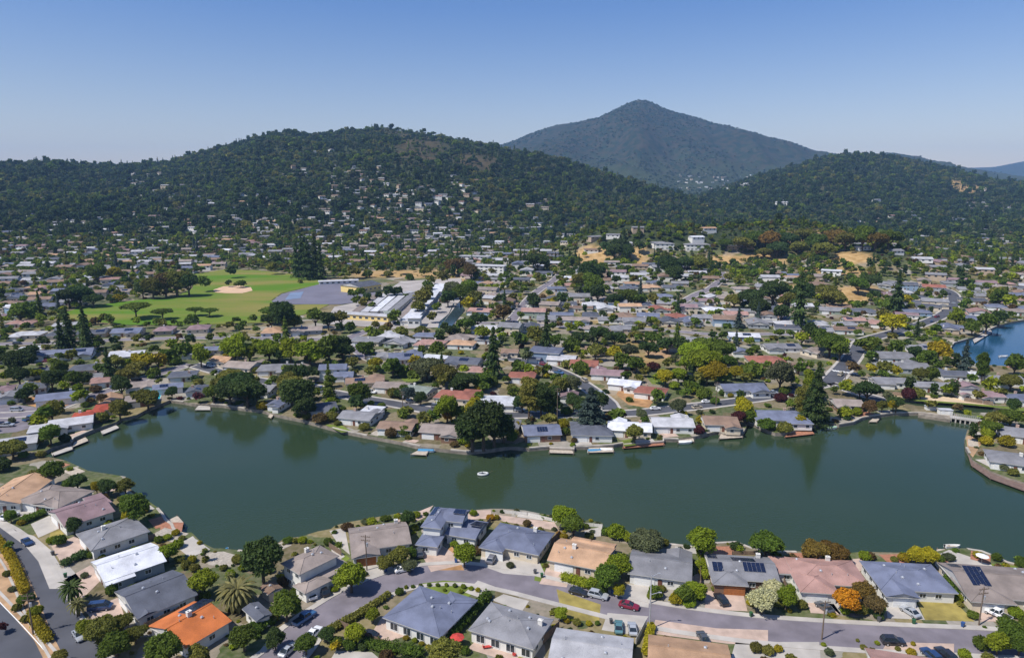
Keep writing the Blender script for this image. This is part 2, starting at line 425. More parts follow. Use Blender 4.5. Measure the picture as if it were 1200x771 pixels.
# ------------------------------------------------------------------ ground shader: yards, dry grass, forest floor, chaparral
def ground_mat():
    m, N, L, P = new_mat('ground_cover')
    P.inputs['Roughness'].default_value = 0.95; P.inputs['Specular IOR Level'].default_value = 0.1
    tc = N.new('ShaderNodeTexCoord')
    wob = N.new('ShaderNodeTexNoise'); wob.inputs['Scale'].default_value = 0.09; wob.inputs['Detail'].default_value = 4
    L.new(tc.outputs['Object'], wob.inputs['Vector'])
    vm = N.new('ShaderNodeVectorMath'); vm.operation = 'MULTIPLY_ADD'; vm.inputs[1].default_value = (14, 14, 0)
    L.new(wob.outputs['Color'], vm.inputs[0]); L.new(tc.outputs['Object'], vm.inputs[2])
    vo = N.new('ShaderNodeTexVoronoi'); vo.inputs['Scale'].default_value = 0.085
    L.new(vm.outputs[0], vo.inputs['Vector'])
    sep = N.new('ShaderNodeSeparateColor'); L.new(vo.outputs['Color'], sep.inputs[0])
    rp = N.new('ShaderNodeValToRGB'); rp.color_ramp.interpolation = 'CONSTANT'
    stops = [(0, (0.20,0.16,0.10)), (0.14, (0.075,0.10,0.028)), (0.38, (0.26,0.22,0.18)), (0.48, (0.13,0.10,0.055)), (0.60, (0.055,0.08,0.025)), (0.82, (0.24,0.19,0.09)), (0.92, (0.34,0.31,0.28))]
    e = rp.color_ramp.elements; e[0].color = stops[0][1] + (1,); e[1].position = stops[1][0]; e[1].color = stops[1][1] + (1,)
    for p, c in stops[2:]:
        q = e.new(p); q.color = c + (1,)
    L.new(sep.outputs[0], rp.inputs['Fac'])
    def noise(scale, detail=6):
        n = N.new('ShaderNodeTexNoise'); n.inputs['Scale'].default_value = scale; n.inputs['Detail'].default_value = detail
        L.new(tc.outputs['Object'], n.inputs['Vector']); return n
    def ramp(fac, c0, c1, p0=0.35, p1=0.65):
        r = N.new('ShaderNodeValToRGB'); r.color_ramp.elements[0].position = p0; r.color_ramp.elements[1].position = p1
        r.color_ramp.elements[0].color = c0 + (1,); r.color_ramp.elements[1].color = c1 + (1,)
        L.new(fac, r.inputs['Fac']); return r
    def mix(f, a, b):
        x = N.new('ShaderNodeMix'); x.data_type = 'RGBA'
        if isinstance(f, float): x.inputs[0].default_value = f
        else: L.new(f, x.inputs[0])
        L.new(a, x.inputs[6]); L.new(b, x.inputs[7]); return x.outputs[2]
    n1 = noise(0.6); n2 = noise(0.02, 8); n3 = noise(0.15, 8)
    speck = ramp(n1.outputs['Fac'], (0.06,0.08,0.025), (0.26,0.22,0.16))
    yards = mix(0.35, rp.outputs[0], speck.outputs[0])
    dry = ramp(n3.outputs['Fac'], (0.30,0.19,0.075), (0.46,0.31,0.15))
    forest = ramp(n3.outputs['Fac'], (0.022,0.034,0.016), (0.055,0.066,0.03))
    chap = ramp(n2.outputs['Fac'], (0.010,0.024,0.014), (0.044,0.038,0.024), 0.40, 0.60)
    at_ = N.new('ShaderNodeAttribute'); at_.attribute_name = 'cover'
    s2 = N.new('ShaderNodeSeparateColor'); L.new(at_.outputs['Color'], s2.inputs[0])
    c = mix(s2.outputs[0], yards, forest.outputs[0])
    c = mix(s2.outputs[2], c, chap.outputs[0])
    c = mix(s2.outputs[1], c, dry.outputs[0])
    L.new(c, P.inputs['Base Color'])
    bp = N.new('ShaderNodeBump'); bp.inputs['Strength'].default_value = 0.5; bp.inputs['Distance'].default_value = 1.0
    L.new(n3.outputs['Fac'], bp.inputs['Height']); L.new(bp.outputs[0], P.inputs['Normal'])
    return m
ground_m = ground_mat()

# patches of dry grass / bare soil: (px, py, rx, ry, strength)
DRY = [(698,300,26,13,1),(742,297,16,8,.9),(752,300,9,16,1),(850,304,26,6,1),(892,301,22,6,1),(912,306,14,6,.8),(955,280,40,10,.5),(1000,303,30,8,1),(985,318,40,8,.7),(1000,346,22,12,1),(1018,342,18,9,.9),(915,335,25,5,.6),
 (1140,222,22,6,.9),(1120,216,10,7,.8),(880,230,9,2,.8),(730,462,14,6,.5),(700,375,40,8,.5),(760,366,40,7,.6),(460,322,60,5,.9),(540,330,40,6,.7),(575,335,20,10,.5),(520,318,40,4,.6),(700,410,30,6,.5),
 (165,360,28,9,.9),(110,365,20,6,.6),(235,374,110,4,.6),(340,328,60,5,.35),(1015,265,12,5,.5),(200,340,14,4,.3),(1110,352,14,4,.6),(1160,320,20,6,.5),(640,345,14,8,.4),(610,420,20,5,.3),(760,420,28,9,.75),(745,402,18,8,.6)]
SCRUB = [(490,175,35,20,1),(555,190,30,14,.9),(470,160,30,8,.6),(520,165,30,8,.5),(950,222,40,6,.5)]

def cover_for(X, Y, Z):
    px, py = proj(X, Y, Z)
    f = np.zeros((len(X), 4)); f[:, 3] = 1
    n = fbm(X / 60, Y / 60, 3) - 0.5
    f[:, 0] = sstep(0.3, 0.7, sstep(850, 1500, Y + n * 500) + sstep(8, 40, Z + n * 20))
    for (cx, cy, rx, ry, s) in DRY:
        d = ((px - cx) / rx) ** 2 + ((py - cy) / ry) ** 2
        f[:, 1] = np.maximum(f[:, 1], s * (1 - sstep(0.5, 1.2, d + n * 1.4)))
    u = px
    far = sstep(3600, 4300, Y)
    f[:, 2] = far * sstep(120, 420, Z + n * 500)
    for (cx, cy, rx, ry, s) in SCRUB:
        d = ((px - cx) / rx) ** 2 + ((py - cy) / ry) ** 2
        q = s * (1 - sstep(0.4, 1.2, d + n * 1.6)); f[:, 2] = np.maximum(f[:, 2], q); f[:, 1] = np.maximum(f[:, 1], q * .10)
    return f

def add_cover(me):
    n = len(me.vertices); co = np.empty(n * 3); me.vertices.foreach_get('co', co); co = co.reshape(-1, 3)
    a = me.color_attributes.new('cover', 'FLOAT_COLOR', 'POINT')
    a.data.foreach_set('color', cover_for(co[:, 0], co[:, 1], co[:, 2]).ravel())

# near flat land, cut out along the water
NEARY = 560.0
pts = []; edges = []
def add_loop(poly, close=True):
    k = len(pts); P = []
    n = len(poly)
    for i in range(n):
        a = poly[i]; b = poly[(i + 1) % n]
        d = math.hypot(a[0] - b[0], a[1] - b[1]); m = max(1, int(d / 5))
        for j in range(m): P.append((a[0] + (b[0] - a[0]) * j / m, a[1] + (b[1] - a[1]) * j / m))
    pts.extend(P)
    for i in range(len(P)): edges.append((k + i, k + (i + 1) % len(P)))
    return P
XW = 800.0
add_loop([(-XW, 30), (XW, 30), (XW, NEARY), (-XW, NEARY)])
WL = [add_loop([(p.x, p.y) for p in P if True]) for P in POLYW]
gx, gy = np.meshgrid(np.arange(-XW + 8, XW - 4, 12.0), np.arange(38, NEARY - 6, 12.0))
gx = gx.ravel() + rng.uniform(-3, 3, gx.size); gy = gy.ravel() + rng.uniform(-3, 3, gy.size)
pts += list(zip(gx.tolist(), gy.tolist()))
vo, _e, fo, *_r = delaunay_2d_cdt([Vector(p) for p in pts], edges, [], 1, 1e-4)
va = np.array([(v.x, v.y) for v in vo]); fa = np.array([f for f in fo if len(f) == 3])
cen = va[fa].mean(axis=1)
keep = ~in_water(cen[:, 0], cen[:, 1]) & (np.abs(cen[:, 0]) < XW) & (cen[:, 1] > 30) & (cen[:, 1] < NEARY)
fa = fa[keep]
a_, b_, c_ = va[fa[:, 0]], va[fa[:, 1]], va[fa[:, 2]]
flip = ((b_ - a_)[:, 0] * (c_ - a_)[:, 1] - (b_ - a_)[:, 1] * (c_ - a_)[:, 0]) < 0
fa[flip] = fa[flip][:, ::-1]
me = bpy.data.meshes.new('ground_near')
me.from_pydata([(x, y, 1.4) for x, y in va], [], fa.tolist()); me.materials.append(ground_m); add_cover(me)
land = bpy.data.objects.new('ground', me); col.objects.link(land); structure(land)

bk = MB()
for P in WL:
    n = len(P)
    for i in range(n):
        a = P[i]; b = P[(i + 1) % n]
        bk.face([(a[0], a[1], 1.405), (b[0], b[1], 1.405), (b[0], b[1], -1.5), (a[0], a[1], -1.5)])
structure(bk.build('shore_bank', bank_m))
cb = MB()                       # pale kerb of the seawall along the water's edge
for P in WL[:2]:
    n = len(P); ar = sum(P[i][0] * P[(i+1) % n][1] - P[(i+1) % n][0] * P[i][1] for i in range(n)); sg = 1 if ar < 0 else -1
    Nn = []
    for i in range(n):
        t = Vector((P[(i+1) % n][0] - P[i-1][0], P[(i+1) % n][1] - P[i-1][1], 0)).normalized(); Nn.append(Vector((-t.y, t.x, 0)) * sg)
    for i in range(n):
        if fbm(np.array([P[i][0] / 25]), np.array([P[i][1] / 25]), 2)[0] < .56: continue
        j = (i + 1) % n; a = Vector((P[i][0], P[i][1], 1.55)); b = Vector((P[j][0], P[j][1], 1.55)); c = b + Nn[j] * .7; d = a + Nn[i] * .7
        a -= Nn[i] * .08; b -= Nn[j] * .08
        dn = Vector((0, 0, .16))
        cb.face([a, b, c, d]); cb.face([a - dn * 3, b - dn * 3, b, a]); cb.face([c - dn, d - dn, d, c])
structure(cb.build('shore_kerb', mat('seawall_cap', (.40, .36, .31), .9, .25, .4, 8)))

# far land and hills
us = np.arange(-500, 1701, 6.0)
ys = np.concatenate([np.arange(NEARY - 2, 1000, 7.0), np.geomspace(1007, 12500, 300), np.geomspace(12700, 13800, 3)])
UU, YY = np.meshgrid(us, ys)
XX = (UU - 600) / FPX * (YY * cp + 12)
ZZ = terrain(XX.ravel(), YY.ravel()).reshape(XX.shape)
ZZ[0, :] = 1.395
nr, nc_ = XX.shape
idx = np.arange(nr * nc_).reshape(nr, nc_)
F = np.stack([idx[:-1, :-1], idx[:-1, 1:], idx[1:, 1:], idx[1:, :-1]], -1).reshape(-1, 4)
me = bpy.data.meshes.new('ground_far')
V = np.stack([XX.ravel(), YY.ravel(), ZZ.ravel()], -1)
me.vertices.add(len(V)); me.vertices.foreach_set('co', V.ravel())
me.loops.add(F.size); me.loops.foreach_set('vertex_index', F.ravel())
me.polygons.add(len(F)); me.polygons.foreach_set('loop_start', np.arange(0, F.size, 4)); me.polygons.foreach_set('loop_total', np.full(len(F), 4))
me.update(calc_edges=True); me.polygons.foreach_set('use_smooth', np.ones(len(F), bool))
me.materials.append(ground_m); add_cover(me)
hills = bpy.data.objects.new('hills', me); col.objects.link(hills); structure(hills)

# water
def water_mat():
    m, N, L, P = new_mat('lagoon_water')
    P.inputs['Roughness'].default_value = 0.09
    P.inputs['IOR'].default_value = 1.33
    P.inputs['Specular IOR Level'].default_value = 0.5
    tc = N.new('ShaderNodeTexCoord')
    n0 = N.new('ShaderNodeTexNoise'); n0.inputs['Scale'].default_value = 0.008; n0.inputs['Detail'].default_value = 3
    rp = N.new('ShaderNodeValToRGB'); rp.color_ramp.elements[0].position = 0.35; rp.color_ramp.elements[1].position = 0.65
    rp.color_ramp.elements[0].color = (0.022, 0.042, 0.020, 1); rp.color_ramp.elements[1].color = (0.034, 0.052, 0.028, 1)
    L.new(tc.outputs['Object'], n0.inputs['Vector']); L.new(n0.outputs['Fac'], rp.inputs['Fac']); L.new(rp.outputs[0], P.inputs['Base Color'])
    n1 = N.new('ShaderNodeTexNoise'); n1.inputs['Scale'].default_value = 1.1; n1.inputs['Detail'].default_value = 4
    n2 = N.new('ShaderNodeTexNoise'); n2.inputs['Scale'].default_value = 0.06; n2.inputs['Detail'].default_value = 4
    L.new(tc.outputs['Object'], n1.inputs['Vector']); L.new(tc.outputs['Object'], n2.inputs['Vector'])
    mm = N.new('ShaderNodeMath'); mm.operation = 'MULTIPLY'; L.new(n1.outputs['Fac'], mm.inputs[0]); L.new(n2.outputs['Fac'], mm.inputs[1])
    bp = N.new('ShaderNodeBump'); bp.inputs['Strength'].default_value = 0.55; bp.inputs['Distance'].default_value = 0.14
    L.new(mm.outputs[0], bp.inputs['Height']); L.new(bp.outputs[0], P.inputs['Normal'])
    return m
water_m = water_mat()
w = MB(); w.face([(p.x, p.y, .02) for p in (POLYW[1] if sum(POLYW[1][i].x * POLYW[1][(i+1) % len(POLYW[1])].y - POLYW[1][(i+1) % len(POLYW[1])].x * POLYW[1][i].y for i in range(len(POLYW[1]))) > 0 else POLYW[1][::-1])])
_m2 = water_m.copy(); _m2.name = 'far_water_sky_tint'  # second lagoon: its stronger sky reflection is put into a bluer base colour
for _n in _m2.node_tree.nodes:
    if _n.type == 'VALTORGB': _n.color_ramp.elements[0].color = (.014, .065, .13, 1); _n.color_ramp.elements[1].color = (.018, .075, .15, 1)
structure(w.build('far_water_sky_tint', _m2))
w = MB(); w.face([(-XW, 30, 0), (XW, 30, 0), (XW, NEARY + 1, 0), (-XW, NEARY + 1, 0)])
structure(w.build('lagoon_water', water_m))

# ------------------------------------------------------------------ draped sheets
def poly_sheet(name, pxs, m, off=0.03, kind='structure', parent=None, z=None):
    """flat polygon given by its outline on the ground"""
    P = [at(x, y) for x, y in pxs]
    far = max(p.y for p in P) > NEARY
    if not far or z is not None:
        b = MB(); zz = (1.4 if z is None else z) + off
        ar = sum(P[i].x * P[(i+1) % len(P)].y - P[(i+1) % len(P)].x * P[i].y for i in range(len(P)))
        if ar < 0: P.reverse()
        b.face([(p.x, p.y, zz) for p in P]); o = b.build(name, m, parent)
    else:
        P = [hit(x, y) for x, y in pxs]
        n = len(P); e = [(i, (i + 1) % n) for i in range(n)]
        xs = [p.x for p in P]; yy = [p.y for p in P]
        g = [Vector((x, y)) for x in np.arange(min(xs), max(xs), 8) for y in np.arange(min(yy), max(yy), 8) if inpoly([x], [y], [(p.x, p.y) for p in P])[0]]
        v, _, f, *_r = delaunay_2d_cdt([Vector((p.x, p.y)) for p in P] + g, e, [], 1, 1e-3)
        f = [q for q in f if inpoly([sum(v[i].x for i in q) / len(q)], [sum(v[i].y for i in q) / len(q)], [(p.x, p.y) for p in P])[0]]
        me = bpy.data.meshes.new(name); me.from_pydata([(q.x, q.y, gz(q.x, q.y) + off + 0.25) for q in v], [], [tuple(q) for q in f]); me.materials.append(m)
        o = bpy.data.objects.new(name, me); col.objects.link(o)
    if kind: o['kind'] = kind
    return o

def path_pts(pxs, step=5.0):
    P = [hit(x, y) for x, y in pxs]
    # Catmull-Rom through the points
    out = []
    for i in range(len(P) - 1):
        p0 = P[max(i - 1, 0)]; p1 = P[i]; p2 = P[i + 1]; p3 = P[min(i + 2, len(P) - 1)]
        n = max(2, int((p2 - p1).length / step))
        for j in range(n):
            t = j / n
            out.append(0.5 * ((2 * p1) + (p2 - p0) * t + (2 * p0 - 5 * p1 + 4 * p2 - p3) * t * t + (3 * p1 - p0 - 3 * p2 + p3) * t ** 3))
    out.append(P[-1]); return out

def strip(name, pts_, w0, w1, off, m, thick=0.0):
    """ribbon between lateral offsets w0 and w1 (left is negative) following pts_"""
    b = MB(); n = len(pts_); Lp = []; Rp = []
    for i in range(n):
        a = pts_[max(0, i - 1)]; c = pts_[min(n - 1, i + 1)]
        t = (c - a); t.z = 0; t.normalize(); nrm = Vector((t.y, -t.x, 0))
        for (w_, S) in ((w0, Lp), (w1, Rp)):
            p = pts_[i] + nrm * w_
            z = gz(p.x, p.y) + off + (0.3 if p.y > NEARY else 0)
            S.append((p.x, p.y, z))
    for i in range(n - 1):
        b.face([Lp[i], Rp[i], Rp[i+1], Lp[i+1]])
        if thick:
            b.face([Rp[i], (Rp[i][0], Rp[i][1], Rp[i][2] - thick), (Rp[i+1][0], Rp[i+1][1], Rp[i+1][2] - thick), Rp[i+1]])
            b.face([Lp[i+1], (Lp[i+1][0], Lp[i+1][1], Lp[i+1][2] - thick), (Lp[i][0], Lp[i][1], Lp[i][2] - thick), Lp[i]])
    return structure(b.build(name, m))

ROADS = []
def road(pxs, w, m=asphalt, walk=1.6, name='road', wl_=None, wr_=None, off=0.03):
    P = path_pts(pxs)
    ROADS.append(([(p.x, p.y) for p in P], w / 2 + walk))
    strip(name, P, -w / 2, w / 2, off, m)
    wl_ = walk if wl_ is None else wl_; wr_ = walk if wr_ is None else wr_
    if wl_: strip('pavement', P, -w / 2 - wl_, -w / 2, off + 0.11, concrete, 0.13)
    if wr_: strip('pavement', P, w / 2, w / 2 + wr_, off + 0.11, concrete, 0.13)
    return P
near_st = road([(270,815),(330,770),(352,742),(385,719),(420,698),(460,682),(500,673),(545,672),(590,678),(640,690),(700,705),(760,719),(830,730),(900,738),(1000,745),(1080,749),(1150,752),(1240,757),(1330,762)], 8.0, asphalt, 1.5)
left_st = road([(-90,590),(-45,606),(0,628),(22,648),(38,675),(52,705),(70,735),(96,775),(120,805),(150,850)], 7.6, asphalt_dark, 1.2, wl_=1.0, wr_=0.5)
highway = road([(-120,640),(-60,692),(-30,725),(0,760),(30,800),(60,850)], 13.0, asphalt_dark, 1.5, wl_=0.6, wr_=0)
strip('lane_marking', highway, -5.6, -5.42, 0.05, paint)
mid_st = road([(225,427),(262,437),(310,447),(360,452),(378,458),(425,467),(456,472),(508,481),(570,486),(630,486),(699,485),(745,484),(800,478),(850,472),(900,465),(939,456),(972,449)], 7.0, asphalt_dark, 1.4)
cul = road([(716,483),(712,472),(690,455),(668,441),(645,431),(620,424),(585,419)], 7.0, asphalt_dark, 1.2)
left_mid = road([(-60,486),(0,487),(50,483),(80,473),(117,461),(150,451),(185,438),(225,427)], 6.5, asphalt, 1.2)
north_st = road([(972,449),(984,436),(996,422),(1006,408),(1014,399),(1045,390),(1082,379),(1108,367),(1118,353),(1114,343),(1098,337),(1070,333),(1040,330)], 8.5, asphalt_dark, 1.5)
road([(972,449),(1010,462),(1040,470)], 6.0, asphalt_dark, 1.2)
road([(598,378),(612,360),(626,345),(645,332),(656,322)], 7.0, asphalt, 1.2, off=0.1)
road([(796,356),(815,346),(835,337),(850,327),(845,319)], 7.0, asphalt, 1.2, off=0.1)
road([(404,398),(440,385),(470,378),(540,379),(600,378)], 7.0, asphalt, 1.2, off=0.1)
road([(-40,404),(60,402),(150,398),(240,396),(330,397),(404,398)], 6.5, asphalt, 1.0, off=0.1)
road([(600,378),(680,384),(760,386),(840,392),(920,392),(1012,400)], 6.5, asphalt, 1.0, off=0.1)
road([(700,350),(760,352),(796,356),(860,364),(930,372)], 6.5, asphalt, 1.0, off=0.1)
road([(404,398),(420,412),(445,424),(520,428),(585,419)], 6.0, asphalt, 1.0, off=0.1)
# zebra crossing and stop bars on the north street
zb = MB()
q0 = at(975, 434); q1 = at(1005, 438)
for k in range(9):
    p = q0.lerp(q1, (k + .5) / 9); zb.box((p.x, p.y, 1.4 + 0.045), (0.9, 3.0, 0.02))
structure(zb.build('crosswalk_marking', paint))

# cul-de-sac court on the left, wide concrete aprons, driveways, patios
poly_sheet('court', [(-40,470),(20,474),(46,478),(52,488),(44,499),(20,506),(-40,512)], asphalt, 0.05)
for q in [[(18,622),(8,612),(-12,602),(-30,606),(0,618),(30,640),(45,658),(58,690),(70,690),(78,690),(72,665),(60,645),(40,628)]]:
    poly_sheet('pavement', q, concrete, 0.085)
DRV = [  # near driveways and paved aprons
 ([(36,614),(58,604),(72,618),(45,630)], concrete), ([(60,640),(88,628),(104,640),(72,660)], concrete_warm), ([(70,682),(106,662),(122,676),(98,700),(76,700)], concrete_warm),
 ([(68,668),(80,662),(96,680),(84,690)], concrete), ([(20,600),(40,590),(50,596),(30,612)], concrete), ([(100,716),(138,700),(146,722),(112,730)], concrete_warm),
 ([(349,692),(378,680),(398,688),(372,706)], concrete), ([(418,655),(444,651),(462,666),(435,676)], concrete), ([(489,640),(516,637),(548,660),(505,670)], concrete_warm),
 ([(565,644),(600,652),(632,658),(640,676),(590,672),(562,662)], concrete), ([(643,660),(672,664),(664,688),(632,684)], concrete_warm), ([(735,684),(762,686),(760,712),(728,706)], concrete),
 ([(826,692),(870,692),(876,716),(826,714)], concrete_warm), ([(945,702),(972,700),(986,720),(950,718)], concrete_warm), ([(968,706),(978,700),(990,718),(984,720)], concrete),
 ([(1038,706),(1070,700),(1084,726),(1040,724)], concrete), ([(1132,706),(1172,704),(1182,728),(1148,728)], concrete_warm),
 ([(705,738),(745,744),(760,722),(712,718)], concrete), ([(763,742),(852,754),(900,756),(900,738),(840,736),(768,726)], concrete_warm), ([(855,776),(862,752),(960,752),(962,776)], concrete),
 ([(448,722),(434,744),(452,752),(486,742)], concrete_warm), ([(545,694),(562,700),(582,688),(560,680)], concrete), ([(576,703),(612,716),(620,704),(590,696)], concrete),
 ([(385,776),(394,762),(436,764),(450,776)], concrete), ([(560,748),(612,766),(600,776),(548,760)], concrete_warm), ([(1040,752),(1118,754),(1118,768),(1030,768)], concrete_warm),
 ([(404,618),(386,622),(398,640),(410,650)], concrete), ([(498,606),(508,592),(482,603),(486,612)], concrete_warm), ([(575,602),(650,612),(655,622),(590,611)], concrete_warm),
 ([(684,622),(706,617),(704,628),(690,630)], concrete), ([(1095,652),(1112,644),(1160,660),(1168,668),(1120,668)], concrete), ([(985,656),(1010,654),(1012,668),(996,672)], concrete_warm),
 ([(190,612),(215,612),(212,628),(196,632),(186,626)], wood_red), ([(215,634),(226,628),(240,644),(224,650)], concrete), ([(238,648),(262,646),(282,652),(270,664),(244,662)], rock_m),
 ([(820,640),(868,640),(866,650),(826,650)], wood_red), ([(390,660),(404,652),(396,640),(388,640)], concrete),
]
for q, m in DRV: poly_sheet('driveway', q, m, 0.045)
LAWNS = [([(482,690),(496,683),(520,680),(545,682),(562,689),(548,700),(520,699)], lawn_m), ([(1075,704),(1118,704),(1142,728),(1084,726)], lawn_dry), ([(1050,706),(1072,706),(1078,724),(1066,726)], lawn_dry),
 ([(652,690),(680,700),(704,708),(702,728),(660,726)], lawn_dry), ([(386,650),(398,644),(410,654),(404,660)], lawn_m), ([(512,652),(530,640),(544,668),(510,668)], lawn_burnt), ([(628,664),(640,658),(636,682),(626,680)], lawn_m),
 ([(985,700),(1040,712),(1036,720),(990,718)], lawn_m), ([(610,764),(650,776),(600,782),(590,772)], lawn_dry), ([(1150,700),(1230,706),(1230,724),(1170,722)], lawn_m), ([(30,466),(80,458),(90,470),(62,482),(30,474)], lawn_burnt),
 ([(732,448),(766,470),(760,478),(736,474),(722,462)], lawn_burnt), ([(380,497),(400,498),(412,505),(400,507)], lawn_m), ([(466,440),(480,436),(496,440),(488,448),(474,447)], lawn_m), ([(728,516),(740,514),(746,521),(732,523)], lawn_m),
 ([(756,440),(775,444),(782,452),(764,450)], lawn_m), ([(1130,660),(1170,660),(1200,664),(1200,672),(1160,668)], lawn_m), ([(38,470),(72,462),(74,470),(50,478)], lawn_m), ([(760,404),(790,408),(786,420),(756,415)], dirt_m), ([(1132,512),(1140,506),(1150,520),(1140,536),(1134,528)], dirt_m),
 ([(60,618),(72,622),(82,634),(70,640),(58,630)], lawn_dry), ([(24,655),(-30,640),(-60,640),(-30,680),(0,705),(40,750),(60,790),(90,800),(60,740),(44,700)], dirt_m)]
for q, m in LAWNS: poly_sheet('lawn' if m is not dirt_m else 'bare_soil', q, m, 0.035)
# sandy levee path beside the canal
poly_sheet('path', [(1036,458),(1085,463),(1120,466),(1163,470),(1165,476),(1118,472),(1075,469),(1036,464)], mat('levee_sand', (0.55,0.42,0.28), 0.95, 0.12, 0.3), 0.045)
poly_sheet('grass_bank', [(1036,465),(1075,470),(1118,473),(1163,477),(1200,482),(1200,478),(1165,475)], lawn_m, 0.055)
# school field
def field_mat():
    m, N, L, P = new_mat('sports_turf'); P.inputs['Roughness'].default_value = 0.95; P.inputs['Specular IOR Level'].default_value = 0.1
    tc = N.new('ShaderNodeTexCoord'); n = N.new('ShaderNodeTexNoise'); n.inputs['Scale'].default_value = 0.014; n.inputs['Detail'].default_value = 6
    mp = N.new('ShaderNodeMapping'); mp.inputs['Scale'].default_value = (0.5, 1.6, 1)
    L.new(tc.outputs['Object'], mp.inputs[0]); L.new(mp.outputs[0], n.inputs['Vector'])
    r = N.new('ShaderNodeValToRGB'); r.color_ramp.elements[0].position = 0.42; r.color_ramp.elements[1].position = 0.62
    r.color_ramp.elements[0].color = (0.085, 0.17, 0.014, 1); r.color_ramp.elements[1].color = (0.20, 0.185, 0.05, 1)
    L.new(n.outputs['Fac'], r.inputs[0]); L.new(r.outputs[0], P.inputs['Base Color']); return m
field_m = field_mat()
FIELD = [(224,322),(262,316),(300,317),(350,322),(385,323),(372,334),(330,344),(318,352),(330,358),(388,356),(368,366),(318,378),(230,381),(150,381),(80,374),(66,368),(110,358),(160,352),(205,348),(226,338)]
poly_sheet('field', FIELD, field_m, 0.0)
poly_sheet('baseball_infield', [(250,340),(262,336),(280,335),(294,337),(296,341),(284,344),(265,344),(252,343)], mat('infield_clay', (0.56,0.38,0.25), 0.95, 0.1, 0.2), 0.12)
poly_sheet('playground_asphalt', [(318,354),(330,345),(372,334),(410,331),(440,336),(440,352),(400,357),(345,357)], mat('court_asphalt', (0.15,0.145,0.185), 0.9, 0.12, 0.05), 0.1)
poly_sheet('court_paint', [(334,352),(340,344),(356,342),(352,350)], mat('court_blue', (0.15,0.20,0.30), 0.9, 0.15, 0.08), 0.2)
poly_sheet('school_yard', [(378,380),(392,360),(440,350),(470,330),(540,326),(545,345),(515,384),(470,386)], mat('school_paving', (.34,.31,.29), .9, .25, .05, 8), 0.08)
poly_sheet('creek_water', CREEK, mat('creek_water', (0.03,0.05,0.06), 0.15, 0.2, 0.1, spec=0.5), 0.09)
poly_sheet('grass_bank', [(508,384),(522,366),(534,358),(530,368),(515,386)], lawn_m, 0.11)

# ------------------------------------------------------------------ houses
FOOT = []            # (x, y, radius) kept clear of trees and of filled-in houses
_win = {}
def window_mesh(w, h, kind):
    key = (round(w, 1), round(h, 1), kind)
    if key in _win: return _win[key]
    b = MB()
    if kind == 'frame':
        t = 0.1
        for (c, d) in (((0, 0, h/2 - t/2), (w, .1, t)), ((0, 0, -h/2 + t/2), (w, .1, t)), ((-w/2 + t/2, 0, 0), (t, .1, h - 2*t)), ((w/2 - t/2, 0, 0), (t, .1, h - 2*t)), ((0, 0, 0), (.07, .08, h - 2*t))):
            b.box(c, d)
        me_ = b.mesh('window', trim)
    elif kind == 'pane':
        b.box((0, 0.01, 0), (w - .2, .04, h - .2)); me_ = b.mesh('pane', glass)
    elif kind == 'plain':
        b.box((0, 0.0, 0), (w, .08, h)); b.cur = 1; b.box((0, -0.03, 0), (w - .22, .07, h - .22)); me_ = b.mesh('window', [trim, glass])
    elif kind in ('garage', 'garage_wood'):
        b.box((0, 0, 0), (w, .08, h))
        for k in range(4): b.box((0, -.05, -h/2 + h * (k + .5) / 4), (w - .1, .03, h/4 - .06))
        me_ = b.mesh('garage_door', garage_white if kind == 'garage' else garage_wood)
    elif kind == 'door':
        b.box((0, 0, 0), (w, .1, h)); b.box((0, -.06, .2), (w - .3, .03, h - .9)); me_ = b.mesh('door', door_m)
    _win[key] = me_; return me_

def link(name, me_, parent, loc, rz=0.0):
    o = bpy.data.objects.new(name, me_); col.objects.link(o); o.parent = parent; o.location = loc; o.rotation_euler = (0, 0, rz); return o

